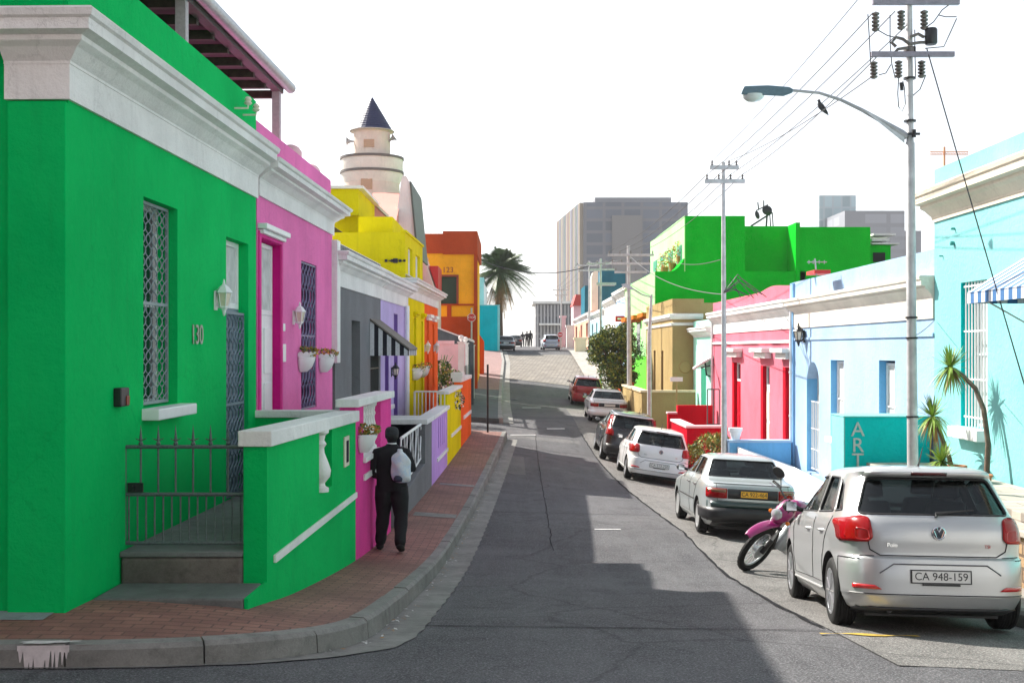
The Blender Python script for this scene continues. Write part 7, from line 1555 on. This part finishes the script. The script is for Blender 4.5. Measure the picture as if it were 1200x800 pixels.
for (cx_,R_,rt_) in ((.70,.30,.045),(-.70,.275,.055)):
    c=B(cx_,0,.345 if cx_>0 else .33); w_=bpy.data.objects.new('wheel',None); C.objects.link(w_); w_.parent=T
    mb=MB(); torus(mb,c,R_,rt_,56,10,knob=.16); mb.build('tyre',M['rubber'],w_,smooth=True,angle=30)
    mb=MB(); torus(mb,c,R_-.045,.016,44,8); mb.build('rim',M['silver'],w_,smooth=True)
    mb=MB()
    for k in range(32):
        a=2*math.pi*k/32; s_=1 if k%2 else -1; p0=c+MX@Vector((.03*math.cos(a+.9*s_),.03*s_,.03*math.sin(a+.9*s_))); p1=c+MX@Vector(((R_-.05)*math.cos(a),0,(R_-.05)*math.sin(a))); mb.tube([p0,p1],.0028,4)
    mb.build('spokes',M['chrome'],w_)
    mb=MB(); RY=MX@Matrix.Rotation(-math.pi/2,3,'X'); mb.lathe([(0,-.05),(.04,-.045),(.04,.045),(0,.05)],14,c,RY); mb.build('hub',M['steel'],w_,smooth=True)
    mb=MB(); mb.lathe([(.06,.055),(.11,.055),(.11,.060),(.06,.060),(.06,.055)],26,c,RY)
    for k in range(6): a=k*math.pi/3; mb.tube([c+RY@Vector((.03*math.cos(a),.03*math.sin(a),.055)),c+RY@Vector((.07*math.cos(a),.07*math.sin(a),.057))],.006,4)
    mb.build('brake_disc',M['steel'],w_)
mag=carpaint('magenta_bike_plastic',(.30,.004,.13),0,.25); blk=M['blackplastic']
mb=MB()
for s_ in (-.085,.085): mb.tube([B(.70,s_,.345),B(.66,s_,.45),B(.60,s_,.62)],.026,10); mb.tube([B(.60,s_,.60),B(.46,s_,1.0)],.019,10)
mb.build('fork',M['silver'],T,smooth=True)
mb=MB(); mb.tube([B(.70,.085,.345),B(.64,.10,.56)],.034,8); mb.tube([B(.56,-.11,.72),B(.56,.11,.72)],.03,8); mb.tube([B(.47,-.11,.97),B(.47,.11,.97)],.028,8); mb.build('fork_clamp',blk,T,smooth=True)
# high front fender
mb=MB(); prof=[]
n=14; pts=[(1.12,.60,.045),(1.06,.665,.065),(.95,.715,.075),(.82,.745,.08),(.68,.755,.082),(.52,.745,.075),(.38,.70,.06)]
vs=[];fs=[]
for x,z,w_ in pts:
    for k in range(9): a=math.pi*(k/8); vs.append(B(x,-w_*math.cos(a),z+.028*math.sin(a)))
for i in range(len(pts)-1):
    for k in range(8): fs.append((i*9+k,i*9+k+1,(i+1)*9+k+1,(i+1)*9+k))
mb.add(vs,fs); o=mb.build('front_mudguard',mag,T,smooth=True); m=o.modifiers.new('s','SOLIDIFY'); m.thickness=.012
m=o.modifiers.new('u','SUBSURF'); m.levels=m.render_levels=1
# headlight fairing
mb=MB(); vs=[];fs=[]; rings=[(.62,.78,.07,.05),(.63,.86,.12,.07),(.60,.96,.13,.08),(.55,1.05,.10,.07),(.50,1.10,.05,.04)]
for x,z,w_,d in rings:
    for k in range(11): a=-math.pi*.5+math.pi*k/10; vs.append(B(x-d*2+d*2.4*math.cos(a)*1.0,w_*math.sin(a),z))
for i in range(len(rings)-1):
    for k in range(10): fs.append((i*11+k,i*11+k+1,(i+1)*11+k+1,(i+1)*11+k))
mb.add(vs,fs); o=mb.build('headlight_fairing',mag,T,smooth=True); m=o.modifiers.new('s','SOLIDIFY'); m.thickness=.012
mb=MB(); mb.lathe([(0,.012),(.05,.008),(.075,-.01),(.075,-.05),(0,-.05)],20,B(.69,0,.91),MX@Matrix.Rotation(math.pi/2,3,'Y')); mb.build('headlight',M['whitelens'],T,smooth=True)
mb=MB(); bar=[B(.36,.40,1.12),B(.40,.28,1.13),B(.43,.12,1.07),B(.43,-.12,1.07),B(.40,-.28,1.13),B(.36,-.40,1.12)]; mb.tube(bar,.012,8); mb.build('handlebar',blk,T,smooth=True)
for s_ in (-1,1):
    mb=MB(); mb.tube([B(.37,s_*.30,1.125),B(.35,s_*.42,1.12)],.019,8); mb.build('grip',M['rubber'],T,smooth=True)
    mb=MB(); mb.tube([B(.41,s_*.27,1.12),B(.44,s_*.33,1.11),B(.42,s_*.42,1.10)],.007,5); mb.build('lever',M['chrome'],T)
    mb=MB(); mb.tube([B(.41,s_*.24,1.13),B(.44,s_*.27,1.22),B(.44,s_*.31,1.28)],.006,6); c=B(.44,s_*.36,1.31); mb.lathe([(0,-.02),(.055,-.018),(.066,0),(.06,.012),(0,.014)],16,c,MX@Matrix.Rotation(math.pi/2,3,'Y')@Matrix.Diagonal((1.0,1.55,1))); mb.build('mirror',blk,T,smooth=True)
    mb=MB(); mb.lathe([(0,-.03),(.026,-.02),(.028,.01),(0,.022)],10,B(.56,s_*.15,.85),MX@Matrix.Rotation(math.pi/2,3,'Y')); mb.build('indicator',M['orangelens'],T,smooth=True)
mb=MB()
for q in ([B(.44,.05,1.08),B(.56,.09,1.0),B(.58,.05,.82)],[B(.42,-.1,1.12),B(.55,-.1,1.02),B(.60,-.04,.80)],[B(.38,.2,1.13),B(.52,.14,1.06),B(.42,.06,.85)]): mb.tube(q,.006,5)
mb.build('control_cable',blk,T,smooth=True)
mb=MB(); mb.tube([B(.42,0,.93),B(.20,0,.86),B(-.10,0,.78),B(-.45,0,.80)],.022,8); mb.tube([B(.45,0,.85),B(.36,0,.55),B(.30,0,.30),B(-.05,0,.27),B(-.15,0,.5),B(-.10,0,.78)],.022,8)
for s_ in (-.06,.06): mb.tube([B(-.12,s_,.42),B(-.70,s_*1.4,.33)],.022,8); mb.tube([B(-.15,s_,.5),B(-.45,s_*1.5,.78),B(-.75,s_*1.2,.86)],.012,6)
mb.build('frame',simple('bike_frame_black',(.02,.02,.022),.4),T,smooth=True)
mb=MB(); mb.tube([B(.18,0,.30),B(.16,0,.40),B(.12,0,.50),B(.10,0,.62)],[.11,.13,.10,.085],12); mb.tube([B(-.10,-.12,.34),B(-.10,.12,.34)],.11,14); mb.tube([B(.05,-.10,.32),B(.05,.10,.32)],.09,14); mb.build('engine',M['steel'],T,smooth=True)
mb=MB(); mb.tube([B(.38,0,.93),B(.28,0,.95),B(.12,0,.92),B(-.08,0,.86)],[.07,.125,.13,.07],12,flat=1.0); o=mb.build('fuel_tank',mag,T,smooth=True)
mb=MB(); mb.tube([B(-.02,0,.90),B(-.2,0,.865),B(-.45,0,.87),B(-.72,0,.90)],[.07,.10,.11,.08],12,flat=.5); mb.build('saddle',blk,T,smooth=True)
mb=MB(); mb.tube([B(-.55,0,.84),B(-.78,0,.84),B(-.95,0,.78),B(-1.05,0,.70)],[.07,.08,.075,.05],10,flat=.3); mb.build('rear_mudguard',mag,T,smooth=True)
mb=MB(); mb.tube([B(-.93,0,.83),B(-1.0,0,.80)],[.04,.035],10); mb.build('tail_light',M['redlens'],T,smooth=True)
mb=MB(); mb.tube([B(.20,-.08,.45),B(.28,-.12,.30),B(.05,-.14,.24),B(-.3,-.14,.36),B(-.75,-.14,.56)],[.018,.018,.02,.03,.042],10); mb.build('exhaust',M['steel'],T,smooth=True)
g0=B(-.02,0,.30); mb=MB(); foot=g0+Vector((side.x,side.y,0)).normalized()*(.30 if (side.z<0) else -.30); foot.z=gz(foot.x,foot.y)+.01; mb.tube([g0,foot],.011,6); mb.build('side_stand',M['steel'],T)
# ================================================================== PEOPLE
def skin_mesh(verts,edges,radii,root_i=0,sub=2):
    me=bpy.data.meshes.new('sk'); me.from_pydata(verts,edges,[]); o=bpy.data.objects.new('sk',me); C.objects.link(o)
    o.modifiers.new('skin','SKIN'); 
    for i,sv in enumerate(me.skin_vertices[0].data):
        r=radii[i]; sv.radius=(r,r) if not isinstance(r,tuple) else r; sv.use_root=(i==root_i)
    s_=o.modifiers.new('sub','SUBSURF'); s_.levels=s_.render_levels=sub
    dg=bpy.context.evaluated_depsgraph_get(); dg.update(); out=bpy.data.meshes.new_from_object(o.evaluated_get(dg)); bpy.data.objects.remove(o); return out
skinm=simple('brown_skin',(.16,.08,.045),.55,0,8,.1); cloth=simple('black_cloth',(.008,.008,.010),.9,0,30,.3,bs=.3); cloth2=simple('black_trousers',(.010,.010,.012),.9,0,20,.3,bs=.3)
def person(label,base,yaw,h=1.76,stride=.16,arms='bag',detail=True,cl=None,group=None,cap=True,bag=True):
    t=root('person',label,'person',base,group); k=h/1.76
    # local: x right, y forward, z up
    J=dict(pelvis=(0,0,.96),spine=(0,.01,1.10),chest=(0,.03,1.30),upch=(0,.02,1.42),neck=(0,.03,1.50),neck2=(0,.045,1.56),
      hipL=(-.09,0,.90),kneeL=(-.115,.10*stride/.16,.50),ankL=(-.15,.0+stride*.5,.10),toeL=(-.17,.15+stride*.5,.035),heelL=(-.15,-.05+stride*.5,.04),
      hipR=(.09,0,.90),kneeR=(.12,-.01,.49),ankR=(.12,-stride*1.6,.12),toeR=(.13,-stride*1.6+.15,.03),heelR=(.12,-stride*1.6-.05,.09),
      shL=(-.185,.01,1.40),elL=(-.27,-.03,1.13),wrL=(-.20,.19,1.03),shR=(.185,.01,1.40),elR=(.27,-.02,1.14),wrR=(.17,.17,1.24))
    if arms=='down': J.update(elL=(-.24,-.02,1.12),wrL=(-.25,.06,.87),elR=(.24,-.02,1.12),wrR=(.25,.04,.87))
    rad=dict(pelvis=(.155,.115),spine=(.15,.11),chest=(.175,.12),upch=(.15,.10),neck=.055,neck2=.052,hipL=.105,kneeL=.082,ankL=.068,toeL=.035,heelL=.04,hipR=.105,kneeR=.082,ankR=.068,toeR=.035,heelR=.04,shL=.075,elL=.058,wrL=.034,shR=.075,elR=.058,wrR=.034)
    names=list(J); ix={n:i for i,n in enumerate(names)}
    E=[('pelvis','spine'),('spine','chest'),('chest','upch'),('upch','neck'),('neck','neck2'),('pelvis','hipL'),('hipL','kneeL'),('kneeL','ankL'),('ankL','toeL'),('ankL','heelL'),('pelvis','hipR'),('hipR','kneeR'),('kneeR','ankR'),('ankR','toeR'),('ankR','heelR'),('upch','shL'),('shL','elL'),('elL','wrL'),('upch','shR'),('shR','elR'),('elR','wrR')]
    verts=[J[n] for n in names]; me=skin_mesh(verts,[(ix[a],ix[b]) for a,b in E],[rad[n] for n in names])
    R_=Matrix.Rotation(-yaw,4,'Z')@Matrix.Scale(k,4)@Matrix.Diagonal((1.12 if detail else 1.0,1,1,1))
    bm=bmesh.new(); bm.from_mesh(me)
    # head and fingers joined into the body mesh
    def blob(prof,c,M_): 
        mb=MB(); mb.lathe(prof,20,c,M_); off=[bm.verts.new(v) for v in mb.v]
        for f in mb.f:
            try: bm.faces.new([off[i] for i in f]).material_index=1
            except Exception: pass
    hp=[(0,-.115),(.045,-.112),(.062,-.085),(.070,-.05),(.076,.0),(.080,.04),(.076,.08),(.055,.112),(.025,.126),(0,.13)]
    blob(hp,(0,.055,1.64),Matrix.Diagonal((.98,1.22,1.0)))
    blob([(0,-.018),(.012,-.01),(.009,.01),(0,.022)],(0,.155,1.625),Matrix.Rotation(.3,3,'X'))
    for s_ in (-1,1): blob([(0,-.03),(.014,-.02),(.018,.01),(.01,.03),(0,.034)],(s_*.078,.05,1.63),Matrix.Diagonal((.5,1,1)))
    if detail:
        for s_,w_ in ((-1,'wrL'),(1,'wrR')):
            wv=Vector(J[w_]); e=Vector(J['el'+w_[2]]); d=(wv-e).normalized(); sd_=d.cross(Vector((0,0,1))).normalized(); up_=sd_.cross(d)
            mb=MB(); mb.tube([wv-d*.01,wv+d*.03,wv+d*.075,wv+d*.095],[.026,.036,.040,.030],10,flat=.5)
            for q in range(4):
                o_=(q-1.5)*.019; L0=[.072,.082,.078,.062][q]; b0=wv+d*.085+sd_*o_; mb.tube([b0,b0+d*L0*.45-up_*.012,b0+d*L0*.75-up_*.035,b0+d*L0*.78-up_*.055],[.0095,.009,.008,.006],7)
            b0=wv+d*.03+sd_*(-s_)*.03; mb.tube([b0,b0+d*.03+sd_*(-s_)*.02,b0+d*.055+sd_*(-s_)*.018-up_*.02],[.012,.010,.007],7)
            off=[bm.verts.new(v) for v in mb.v]
            for f in mb.f: 
                try: bm.faces.new([off[i] for i in f]).material_index=1
                except Exception: pass
    for f in bm.faces:
        if f.calc_center_median().z>1.545: f.material_index=1
    bmesh.ops.recalc_face_normals(bm,faces=bm.faces); bm.to_mesh(me); bm.free(); me.transform(R_)
    me.materials.clear(); me.materials.append(cl or cloth); me.materials.append(skinm); me.name='body'
    for p in me.polygons: p.use_smooth=True
    o=bpy.data.objects.new('body',me); C.objects.link(o); o.parent=t
    def part(name,mb,mat,**kw):
        me=bpy.data.meshes.new(name); me.from_pydata(mb.v,[],mb.f); me.transform(R_); me.materials.append(mat)
        for p in me.polygons: p.use_smooth=True
        q=bpy.data.objects.new(name,me); C.objects.link(q); q.parent=t; return q
    # jacket: loose shell over the torso with hem; trousers legs with folds
    if detail:
        def shell(rows,seg=28,jit=.006):
            mb=MB(); vs=[];fs=[]
            for i,(z,a,b,cy) in enumerate(rows):
                for q in range(seg):
                    an=2*math.pi*q/seg; w_=1+jit*8*math.sin(an*5+i*1.3)*(.5+.5*math.sin(i*2.1)); vs.append((a*math.cos(an)*w_,cy+b*math.sin(an)*w_,z))
            for i in range(len(rows)-1):
                for q in range(seg): q2=(q+1)%seg; fs.append((i*seg+q,i*seg+q2,(i+1)*seg+q2,(i+1)*seg+q))
            mb.add(vs,fs); return mb
        j=part('jacket',shell([(.86,.195,.145,0),(.90,.20,.15,0),(.98,.195,.145,.0),(1.08,.19,.14,.01),(1.2,.20,.145,.02),(1.32,.215,.15,.02),(1.40,.215,.14,.02),(1.455,.16,.11,.02),(1.49,.085,.08,.03),(1.52,.068,.068,.035)]),cloth)
        m=j.modifiers.new('s','SUBSURF'); m.levels=m.render_levels=1
        for s_,kn in ((-1,'L'),(1,'R')):
            a,b,c=Vector(J['hip'+kn]),Vector(J['knee'+kn]),Vector(J['ank'+kn]); mb=MB(); pts=[a+Vector((0,0,.02)),a.lerp(b,.35),a.lerp(b,.7),b,b.lerp(c,.3),b.lerp(c,.6),b.lerp(c,.85),c+Vector((0,0,.0))]
            mb.tube(pts,[.118,.120,.102,.086,.088,.072,.074,.060],18); part('trouser_leg',mb,cloth2)
            mb=MB(); h_,tt=Vector(J['heel'+kn]),Vector(J['toe'+kn]); mb.tube([h_+Vector((0,-.03,.0)),h_+Vector((0,0,.015)),h_.lerp(tt,.4)+Vector((0,0,.03)),tt+Vector((0,0,.01)),tt+Vector((0,.06,0))],[.03,.048,.052,.045,.02],12,flat=.8); part('shoe',mb,M['rubber'])
        mb=MB(); mb.lathe([(.058,-.01),(.062,.0),(.058,.012)],18,(0,.04,1.525)); part('shirt_collar',mb,M['white'])
        mb=MB(); mb.lathe([(.083,-.03),(.088,-.02),(.089,.02),(.086,.05),(.075,.078),(.05,.096),(.02,.104),(0,.105)],22,(0,.05,1.665),Matrix.Diagonal((.98,1.15,1.0))); part('cap',mb,simple('grey_knit',(.03,.034,.038),.95,0,60,.3,bs=.5))
        mb=MB(); 
        for i in range(1): mb.lathe([(.078,-.05),(.082,-.02),(.082,.01)],20,(0,.035,1.645),Matrix.Diagonal((.98,1.12,1.0)))
        part('hair',mb,simple('black_hair',(.01,.009,.009),.8,0,60,.3))
    if bag:
        b=root('backpack','pale blue and white drawstring bag on the right shoulder of the pedestrian in black','bag',Vector(base)+R_.to_3x3()@Vector((.10,-.24,1.0)))
        mb=MB(); rows=[(.97,.08,.05),(.99,.12,.08),(1.05,.145,.10),(1.14,.15,.11),(1.24,.14,.10),(1.30,.145,.10),(1.38,.125,.09),(1.43,.075,.06),(1.455,.03,.03),(1.49,.045,.04),(1.50,.02,.02)]; vs=[];fs=[]
        for i,(z,a_,b_) in enumerate(rows):
            for q in range(24): an=2*math.pi*q/24; w_=1+.12*math.sin(an*3+i*1.7)+.10*math.sin(an*5+i*2.9)+.06*math.cos(4*an); vs.append((.125+.82*a_*math.cos(an)*w_+.05*(1.3-z),-.215+b_*math.sin(an)*w_,1.22+(z-1.22)*.9))
        for i in range(len(rows)-1):
            for q in range(24): q2=(q+1)%24; fs.append((i*24+q,i*24+q2,(i+1)*24+q2,(i+1)*24+q))
        fs.append(tuple(range(24))[::-1]); mb.add(vs,fs)
        def bpart(name,mb,mat):
            me=bpy.data.meshes.new(name); me.from_pydata(mb.v,[],mb.f); me.transform(Matrix.Translation(Vector(base)-b.location)@R_); me.materials.append(mat)
            for p in me.polygons: p.use_smooth=True
            q=bpy.data.objects.new(name,me); C.objects.link(q); q.parent=b; return q
        m_,nt,bb=newmat('pale_bag_cloth'); v=coord(nt); n_=noise(nt,9,4,.6,v,.8); L(nt,mixc(nt,ramp(nt,n_.outputs[0],.45,.55),(.50,.60,.72),(.62,.66,.70)),bb.inputs['Base Color']); bb.inputs['Roughness'].default_value=.8; bump(nt,bb,n_.outputs[0],.6,.03)
        q=bpart('sack',mb,m_); s_=q.modifiers.new('u','SUBSURF'); s_.levels=s_.render_levels=1
        mb=MB(); mb.tube([(.12,-.20,1.46),(.14,-.10,1.50),(.15,.03,1.48),(.15,.15,1.38),(.17,.18,1.26)],.011,6); mb.tube([(.10,-.20,1.02),(.2,-.14,1.03),(.25,-.02,1.08)],.008,6); bpart('strap',mb,M['blackplastic'])
        mb=MB(); mb.lathe([(0,-.05),(.05,-.04),(.06,.0),(.04,.04),(0,.05)],12,(.10,-.29,1.06)); bpart('pocket_print',mb,simple('dark_print',(.03,.03,.06),.8))
    return t
fX=xpx(459,16.35); person('person in black clothes and grey knit cap walking away on the brick pavement',(fX,16.35,pz(fX,16.35)+.0),-.03,1.69)
for k,(x,l,c_) in enumerate(((612.5,'leftmost of three dark figures walking over the hilltop',(.02,.02,.025)),(617.5,'middle figure of three dark walkers on the hilltop',(.03,.025,.025)),(621.5,'rightmost of three dark walkers, tallest against the sky',(.015,.02,.02)))):
    Y=139+k*.7; X=xpx(x,Y); person(l,(X,Y,gz(X,Y)+.01),.1*k,1.72+.09*k,.10,'down',False,simple('walker_cloth_%d'%k,c_,.9),'walkers on the hilltop',False,False)
# ================================================================== PLANTS
def yucca(label,stem,head,n,Ln,base,droop=.4,seed=1):
    r=random.Random(seed); t=root('yucca',label,'yucca plant',base,'potted yuccas on the terrace'); mb=MB(); m_=len(stem)
    mb.tube(stem,[.045-.02*i/m_ for i in range(m_)],9); mb.build('stem',M['bark'],t,smooth=True)
    mb=MB(); h=Vector(head)
    for k in range(n):
        a=r.uniform(0,6.283); e=r.uniform(-1.2,1.45); d=Vector((math.cos(a)*math.cos(e),math.sin(a)*math.cos(e),math.sin(e))); L0=Ln*r.uniform(.75,1.1); w_=.016; sd_=d.cross(Vector((0,0,1)))
        if sd_.length<.1: sd_=Vector((1,0,0))
        sd_.normalize(); nn=sd_.cross(d); dr=0 if e>.3 else droop; pts=[]
        for q in range(6): s_=q/5; pts.append(h+d*L0*s_+Vector((0,0,-dr*L0*s_*s_)))
        vs=[]
        for q,p in enumerate(pts): ww=w_*[.7,1,1,.8,.5,.02][q]; vs+=[p-sd_*ww+nn*ww*.35,p,p+sd_*ww+nn*ww*.35]
        mb.cur=0 if e>-.5 else (1 if r.random()<.7 else 0); mb.add(vs,[(3*q+a_,3*q+1+a_,3*q+4+a_,3*q+3+a_) for q in range(5) for a_ in (0,1)])
    mb.build('leaf_rosette',[M['yucca'],M['dryleaf']],t,recalc=False)
P2=lambda l:[P(x,y,Y) for x,y,Y in l]
s1=P2([(1150,596,16.9),(1156,560,17.05),(1158,520,17.15),(1153,480,17.35),(1143,455,17.5),(1128,440,17.7),(1116,432,17.85)])
yucca('tall bent yucca with one head, leaning left before the barred window',s1,P(1114,430,17.85),95,.36,(s1[0].x,s1[0].y,-2.05),.5,1)
s2=P2([(1121,592,18.2),(1119,565,18.25),(1112,535,18.3),(1102,508,18.3),(1095,490,18.35)])
yucca('middle height yucca with shaggy brown beard, beside the ART wall',s2,P(1093,488,18.35),95,.38,(s2[0].x,s2[0].y,-2.05),.6,2)
s3=P2([(1106,592,17.6),(1105,570,17.6),(1104,545,17.6)])
yucca('lowest yellow green yucca just above the silver hatchback roof',s3,P(1104,541,17.6),85,.33,(s3[0].x,s3[0].y,-2.05),.5,3)
for (x,Y,l) in ((1150,16.9,'bent'),(1121,18.2,'bearded'),(1106,17.6,'lowest')):
    X=xpx(x,Y); mb=MB(); mb.lathe([(.11,0),(.14,.18),(.155,.19),(.155,.22),(.13,.22),(.12,.19),(0,.18)],16,(X,Y,-2.0))
    single(mb,'plant_pot',M['terracotta'],'terracotta pot holding the %s yucca on the stone terrace'%l,'plant pot',(X,Y,-2.0),smooth=True)
# street tree
r=random.Random(3); t=root('street_tree','bushy olive green tree on the right pavement between the saloon and the poles','tree',(xpx(736,56),56,rpz(5.4,56))); Yt=56; b0=Vector((xpx(736,Yt),Yt,rpz(5.4,56)-.1))
mb=MB(); 
for tip in ((728,425),(715,420),(705,405),(722,395),(735,400),(712,440)):
    e=P(tip[0],tip[1],Yt+r.uniform(-.6,.6)); mb.tube([b0+Vector((r.uniform(-.05,.05),r.uniform(-.05,.05),0)),b0.lerp(e,.35)+Vector((.1,0,.15)),b0.lerp(e,.7)+Vector((0,0,.1)),e],[.09,.07,.045,.015],7)
mb.build('trunk',M['bark'],t,smooth=True)
mb=MB()
for i in range(120):
    cx_=r.uniform(696,740); cy_=r.uniform(382,455)
    if cy_>425 and cx_<700+ (cy_-425)*.5: continue
    if cy_<395 and (cx_<706): cy_+=14
    c=P(cx_,cy_,Yt+r.uniform(-1.0,1.0)); leafblob(mb,c,r.uniform(.2,.42),120,.085,5,.8,r)
mb.build('crown',[M['leaf'],M['leaf2'],M['leafdark'],M['leaf2'],M['leaf']],t)
# dark bush spilling behind tree
mb=MB()
for i in range(16): c=P(r.uniform(738,752),r.uniform(395,440),60+r.uniform(-.5,.5)); leafblob(mb,c,.3,70,.06,2,.9,r)
single(mb,'climbing_plant',[M['leafdark'],M['leaf']],'dark climber on the lime lower front of the tall green house','plant',P(745,450,60))
# flower beds by the red wall
for k,(x,y,Y,R_,l,ms) in enumerate(((812,534,34.5,.38,'leafy shrub with red pots at the street end of the red wall',(0,1,2)),(830,522,33.5,.42,'flowering shrub with pink blooms in front of the bright red wall',(1,2,2)),(843,519,34.6,.34,'spiky green shrub at the pole end of the bright red wall',(0,1,0)),(797,507,39.5,.35,'yellow green shrub by the dark red stepped wall',(1,0,2)))):
    c=P(x,y,Y); mb=MB(); leafblob(mb,c,R_,420,.06,2,.9,r); leafblob(mb,c,R_,60,.05,3,.9,r)
    for q in range(14): a=r.uniform(0,6.28); mb.cur=1; d=Vector((math.cos(a)*.4,math.sin(a)*.4,.9)); s0=c+Vector((0,0,-.1)); e=s0+d*R_*1.3; w_=Vector((-d.y,d.x,0)).normalized()*.02; mb.add([s0-w_,s0+w_,e],[(0,1,2)])
    for q in range(3 if k<2 else 1):
        mb.cur=3; xx=c.x-.3+.3*q; mb.lathe([(.0,0),(.12,0),(.16,.28),(.13,.28),(0,.26)],12,(xx,c.y-.1,rpz(c.x,c.y)))
    single(mb,'flowering_shrub',[M['leaf'],M['leaf2'],M['petal'],M['crimson']],l,'shrub',(c.x,c.y,rpz(c.x,c.y)),'shrubs along the right pavement')
c=P(862,516,29.9+.15); mb=MB(); mb.lathe([(.10,0),(.16,.22),(.18,.23),(.18,.30),(.0,.30)],14,(c.x,30.05,-2.30)); single(mb,'plant_pot',M['white'],'white pot standing on the mid blue wall','plant pot',(c.x,30.05,-2.3),smooth=True)
# fallen leaves and litter along the gutter
mb=MB()
for k in range(240):
    Y=r.uniform(8.6,36); X=Xk(Y)+r.uniform(.0,.14)**1.0; z=gz(X,Y)+.014; s_=r.uniform(.01,.028); a=r.uniform(0,3.14); u=Vector((math.cos(a),math.sin(a),r.uniform(-.2,.2)))*s_; v_=Vector((-math.sin(a),math.cos(a),r.uniform(-.2,.2)))*s_*.5; c=Vector((X,Y,z)); mb.cur=r.randrange(2); mb.add([c-u,c+v_,c+u,c-v_],[(0,1,2,3)])
o=mb.build('leaf_litter',[M['dryleaf'],simple('paper_scrap',(.55,.55,.52),.8)],None,recalc=False); o['kind']='stuff'
# ================================================================== UNSEEN HOUSES ADDED BEHIND THE VIEWER to block and tint the light
FB=Fac(-4.4,600,1)
H=root('terrace_house','unseen dusky rose house added behind the viewer on the left to shade the green end wall','house',(-4.4,-8,-1)); mb=MB(); body(mb,FB,-16,1.2,-1.8,9.5,14,[(-13,-12,0,2),(-9,-8,-1.2,1.6),(-5,-4,0,2)],.25); mb.build('wall',plaster('dusky_rose_plaster',(.26,.16,.15)),H,merge=True); mb=MB(); cornice(mb,FB,-16,1.2,cprof(8.5,.6),ret1=1); mb.build('cornice',M['white_plaster'],H)
for o in ((-13,-12,0,2),(-5,-4,0,2)): window(H,FB,*o,-.2,M['white'],M['glass'],2,2)
door(H,FB,-9,-8,-1.2,1.6,-.2,M['purple'])
FB=Fac(5.4,600,-1)
H=root('terrace_house','unseen white house added behind the viewer on the right to shape light and reflections','house',(5.4,-8,-1)); mb=MB(); body(mb,FB,-16,-1.5,-1.9,6.5,14,[(-13,-12,0,2),(-9,-8,-1.2,1.6),(-5,-4,0,2)],.25); mb.build('wall',M['white_plaster'],H,merge=True); mb=MB(); cornice(mb,FB,-16,-1.5,cprof(5.5,.6),ret1=1); mb.build('cornice',M['white_plaster'],H)
for o in ((-13,-12,0,2),(-5,-4,0,2)): window(H,FB,*o,-.2,M['white'],M['glass'],2,2)
door(H,FB,-9,-8,-1.2,1.6,-.2,M['teal'])

for (Y,z1,l) in ((30.15,1.2,'white downpipe where the rose pink and light blue houses meet'),(42.3,1.2,'white downpipe between the mint and rose pink houses')):
    mb=MB(); mb.tube([RF.W(Y,.07,z1),RF.W(Y,.07,-3.2)],.04,8)
    for q in range(4): z=-2.8+q*1.1; mb.lathe([(.042,-.02),(.055,-.02),(.055,.02),(.042,.02)],8,RF.W(Y,.07,z))
    single(mb,'downpipe',M['white'],l,'downpipe',RF.W(Y,.07,-3.2),smooth=True)
# ================================================================== LIGHT, SKY, CAMERA
sc=bpy.context.scene
w=bpy.data.worlds.new('World'); sc.world=w; w.use_nodes=True; nt=w.node_tree; bg=nt.nodes['Background']
sky=nt.nodes.new('ShaderNodeTexSky'); sky.sky_type='NISHITA'; sky.sun_disc=False
sd=Vector((-.56,.50,.66)).normalized(); el=math.asin(sd.z)
sky.sun_elevation=el; sky.sun_rotation=math.atan2(sd.x,sd.y)%(2*math.pi); sky.air_density=1.0; sky.dust_density=1.5; sky.ozone_density=1.0
hs=nt.nodes.new('ShaderNodeHueSaturation'); hs.inputs['Saturation'].default_value=.35; nt.links.new(sky.outputs[0],hs.inputs['Color']); nt.links.new(hs.outputs[0],bg.inputs[0]); bg.inputs[1].default_value=.12
sl=bpy.data.lights.new('sun','SUN'); sl.energy=4.6; sl.angle=math.radians(.6); sl.color=(1,.95,.86); so=bpy.data.objects.new('sun',sl); C.objects.link(so)
so.rotation_euler=sd.to_track_quat('Z','Y').to_euler()
cam=bpy.data.cameras.new('camera'); co=bpy.data.objects.new('camera',cam); C.objects.link(co); sc.camera=co
cam.sensor_width=36; cam.lens=F/1200*36; co.location=(0,0,0); co.rotation_euler=(math.pi/2,0,0); cam.shift_y=(HY-400)/1200; cam.clip_end=5000; cam.clip_start=.1
sc.view_settings.view_transform='Standard'; sc.view_settings.look='None'; sc.view_settings.exposure=1.12; sc.view_settings.gamma=1
sc.render.engine='CYCLES'; sc.cycles.use_denoising=True; sc.cycles.max_bounces=6; sc.cycles.transparent_max_bounces=12; sc.cycles.sample_clamp_indirect=6; sc.cycles.use_adaptive_sampling=True; sc.cycles.adaptive_threshold=.02

# ---- haze
hz=MB(); hz.box(-1600,1600,-61,1590,-40,70)
hm=bpy.data.materials.new('haze_air'); hm.use_nodes=True; ht=hm.node_tree; ht.nodes.remove(ht.nodes['Principled BSDF']); pv=ht.nodes.new('ShaderNodeVolumePrincipled'); pv.inputs['Color'].default_value=(.95,.96,1,1); pv.inputs['Density'].default_value=.00028; pv.inputs['Anisotropy'].default_value=0
ht.links.new(pv.outputs[0],ht.nodes['Material Output'].inputs['Volume'])
ho=hz.build('haze',hm,None); ho['kind']='stuff'
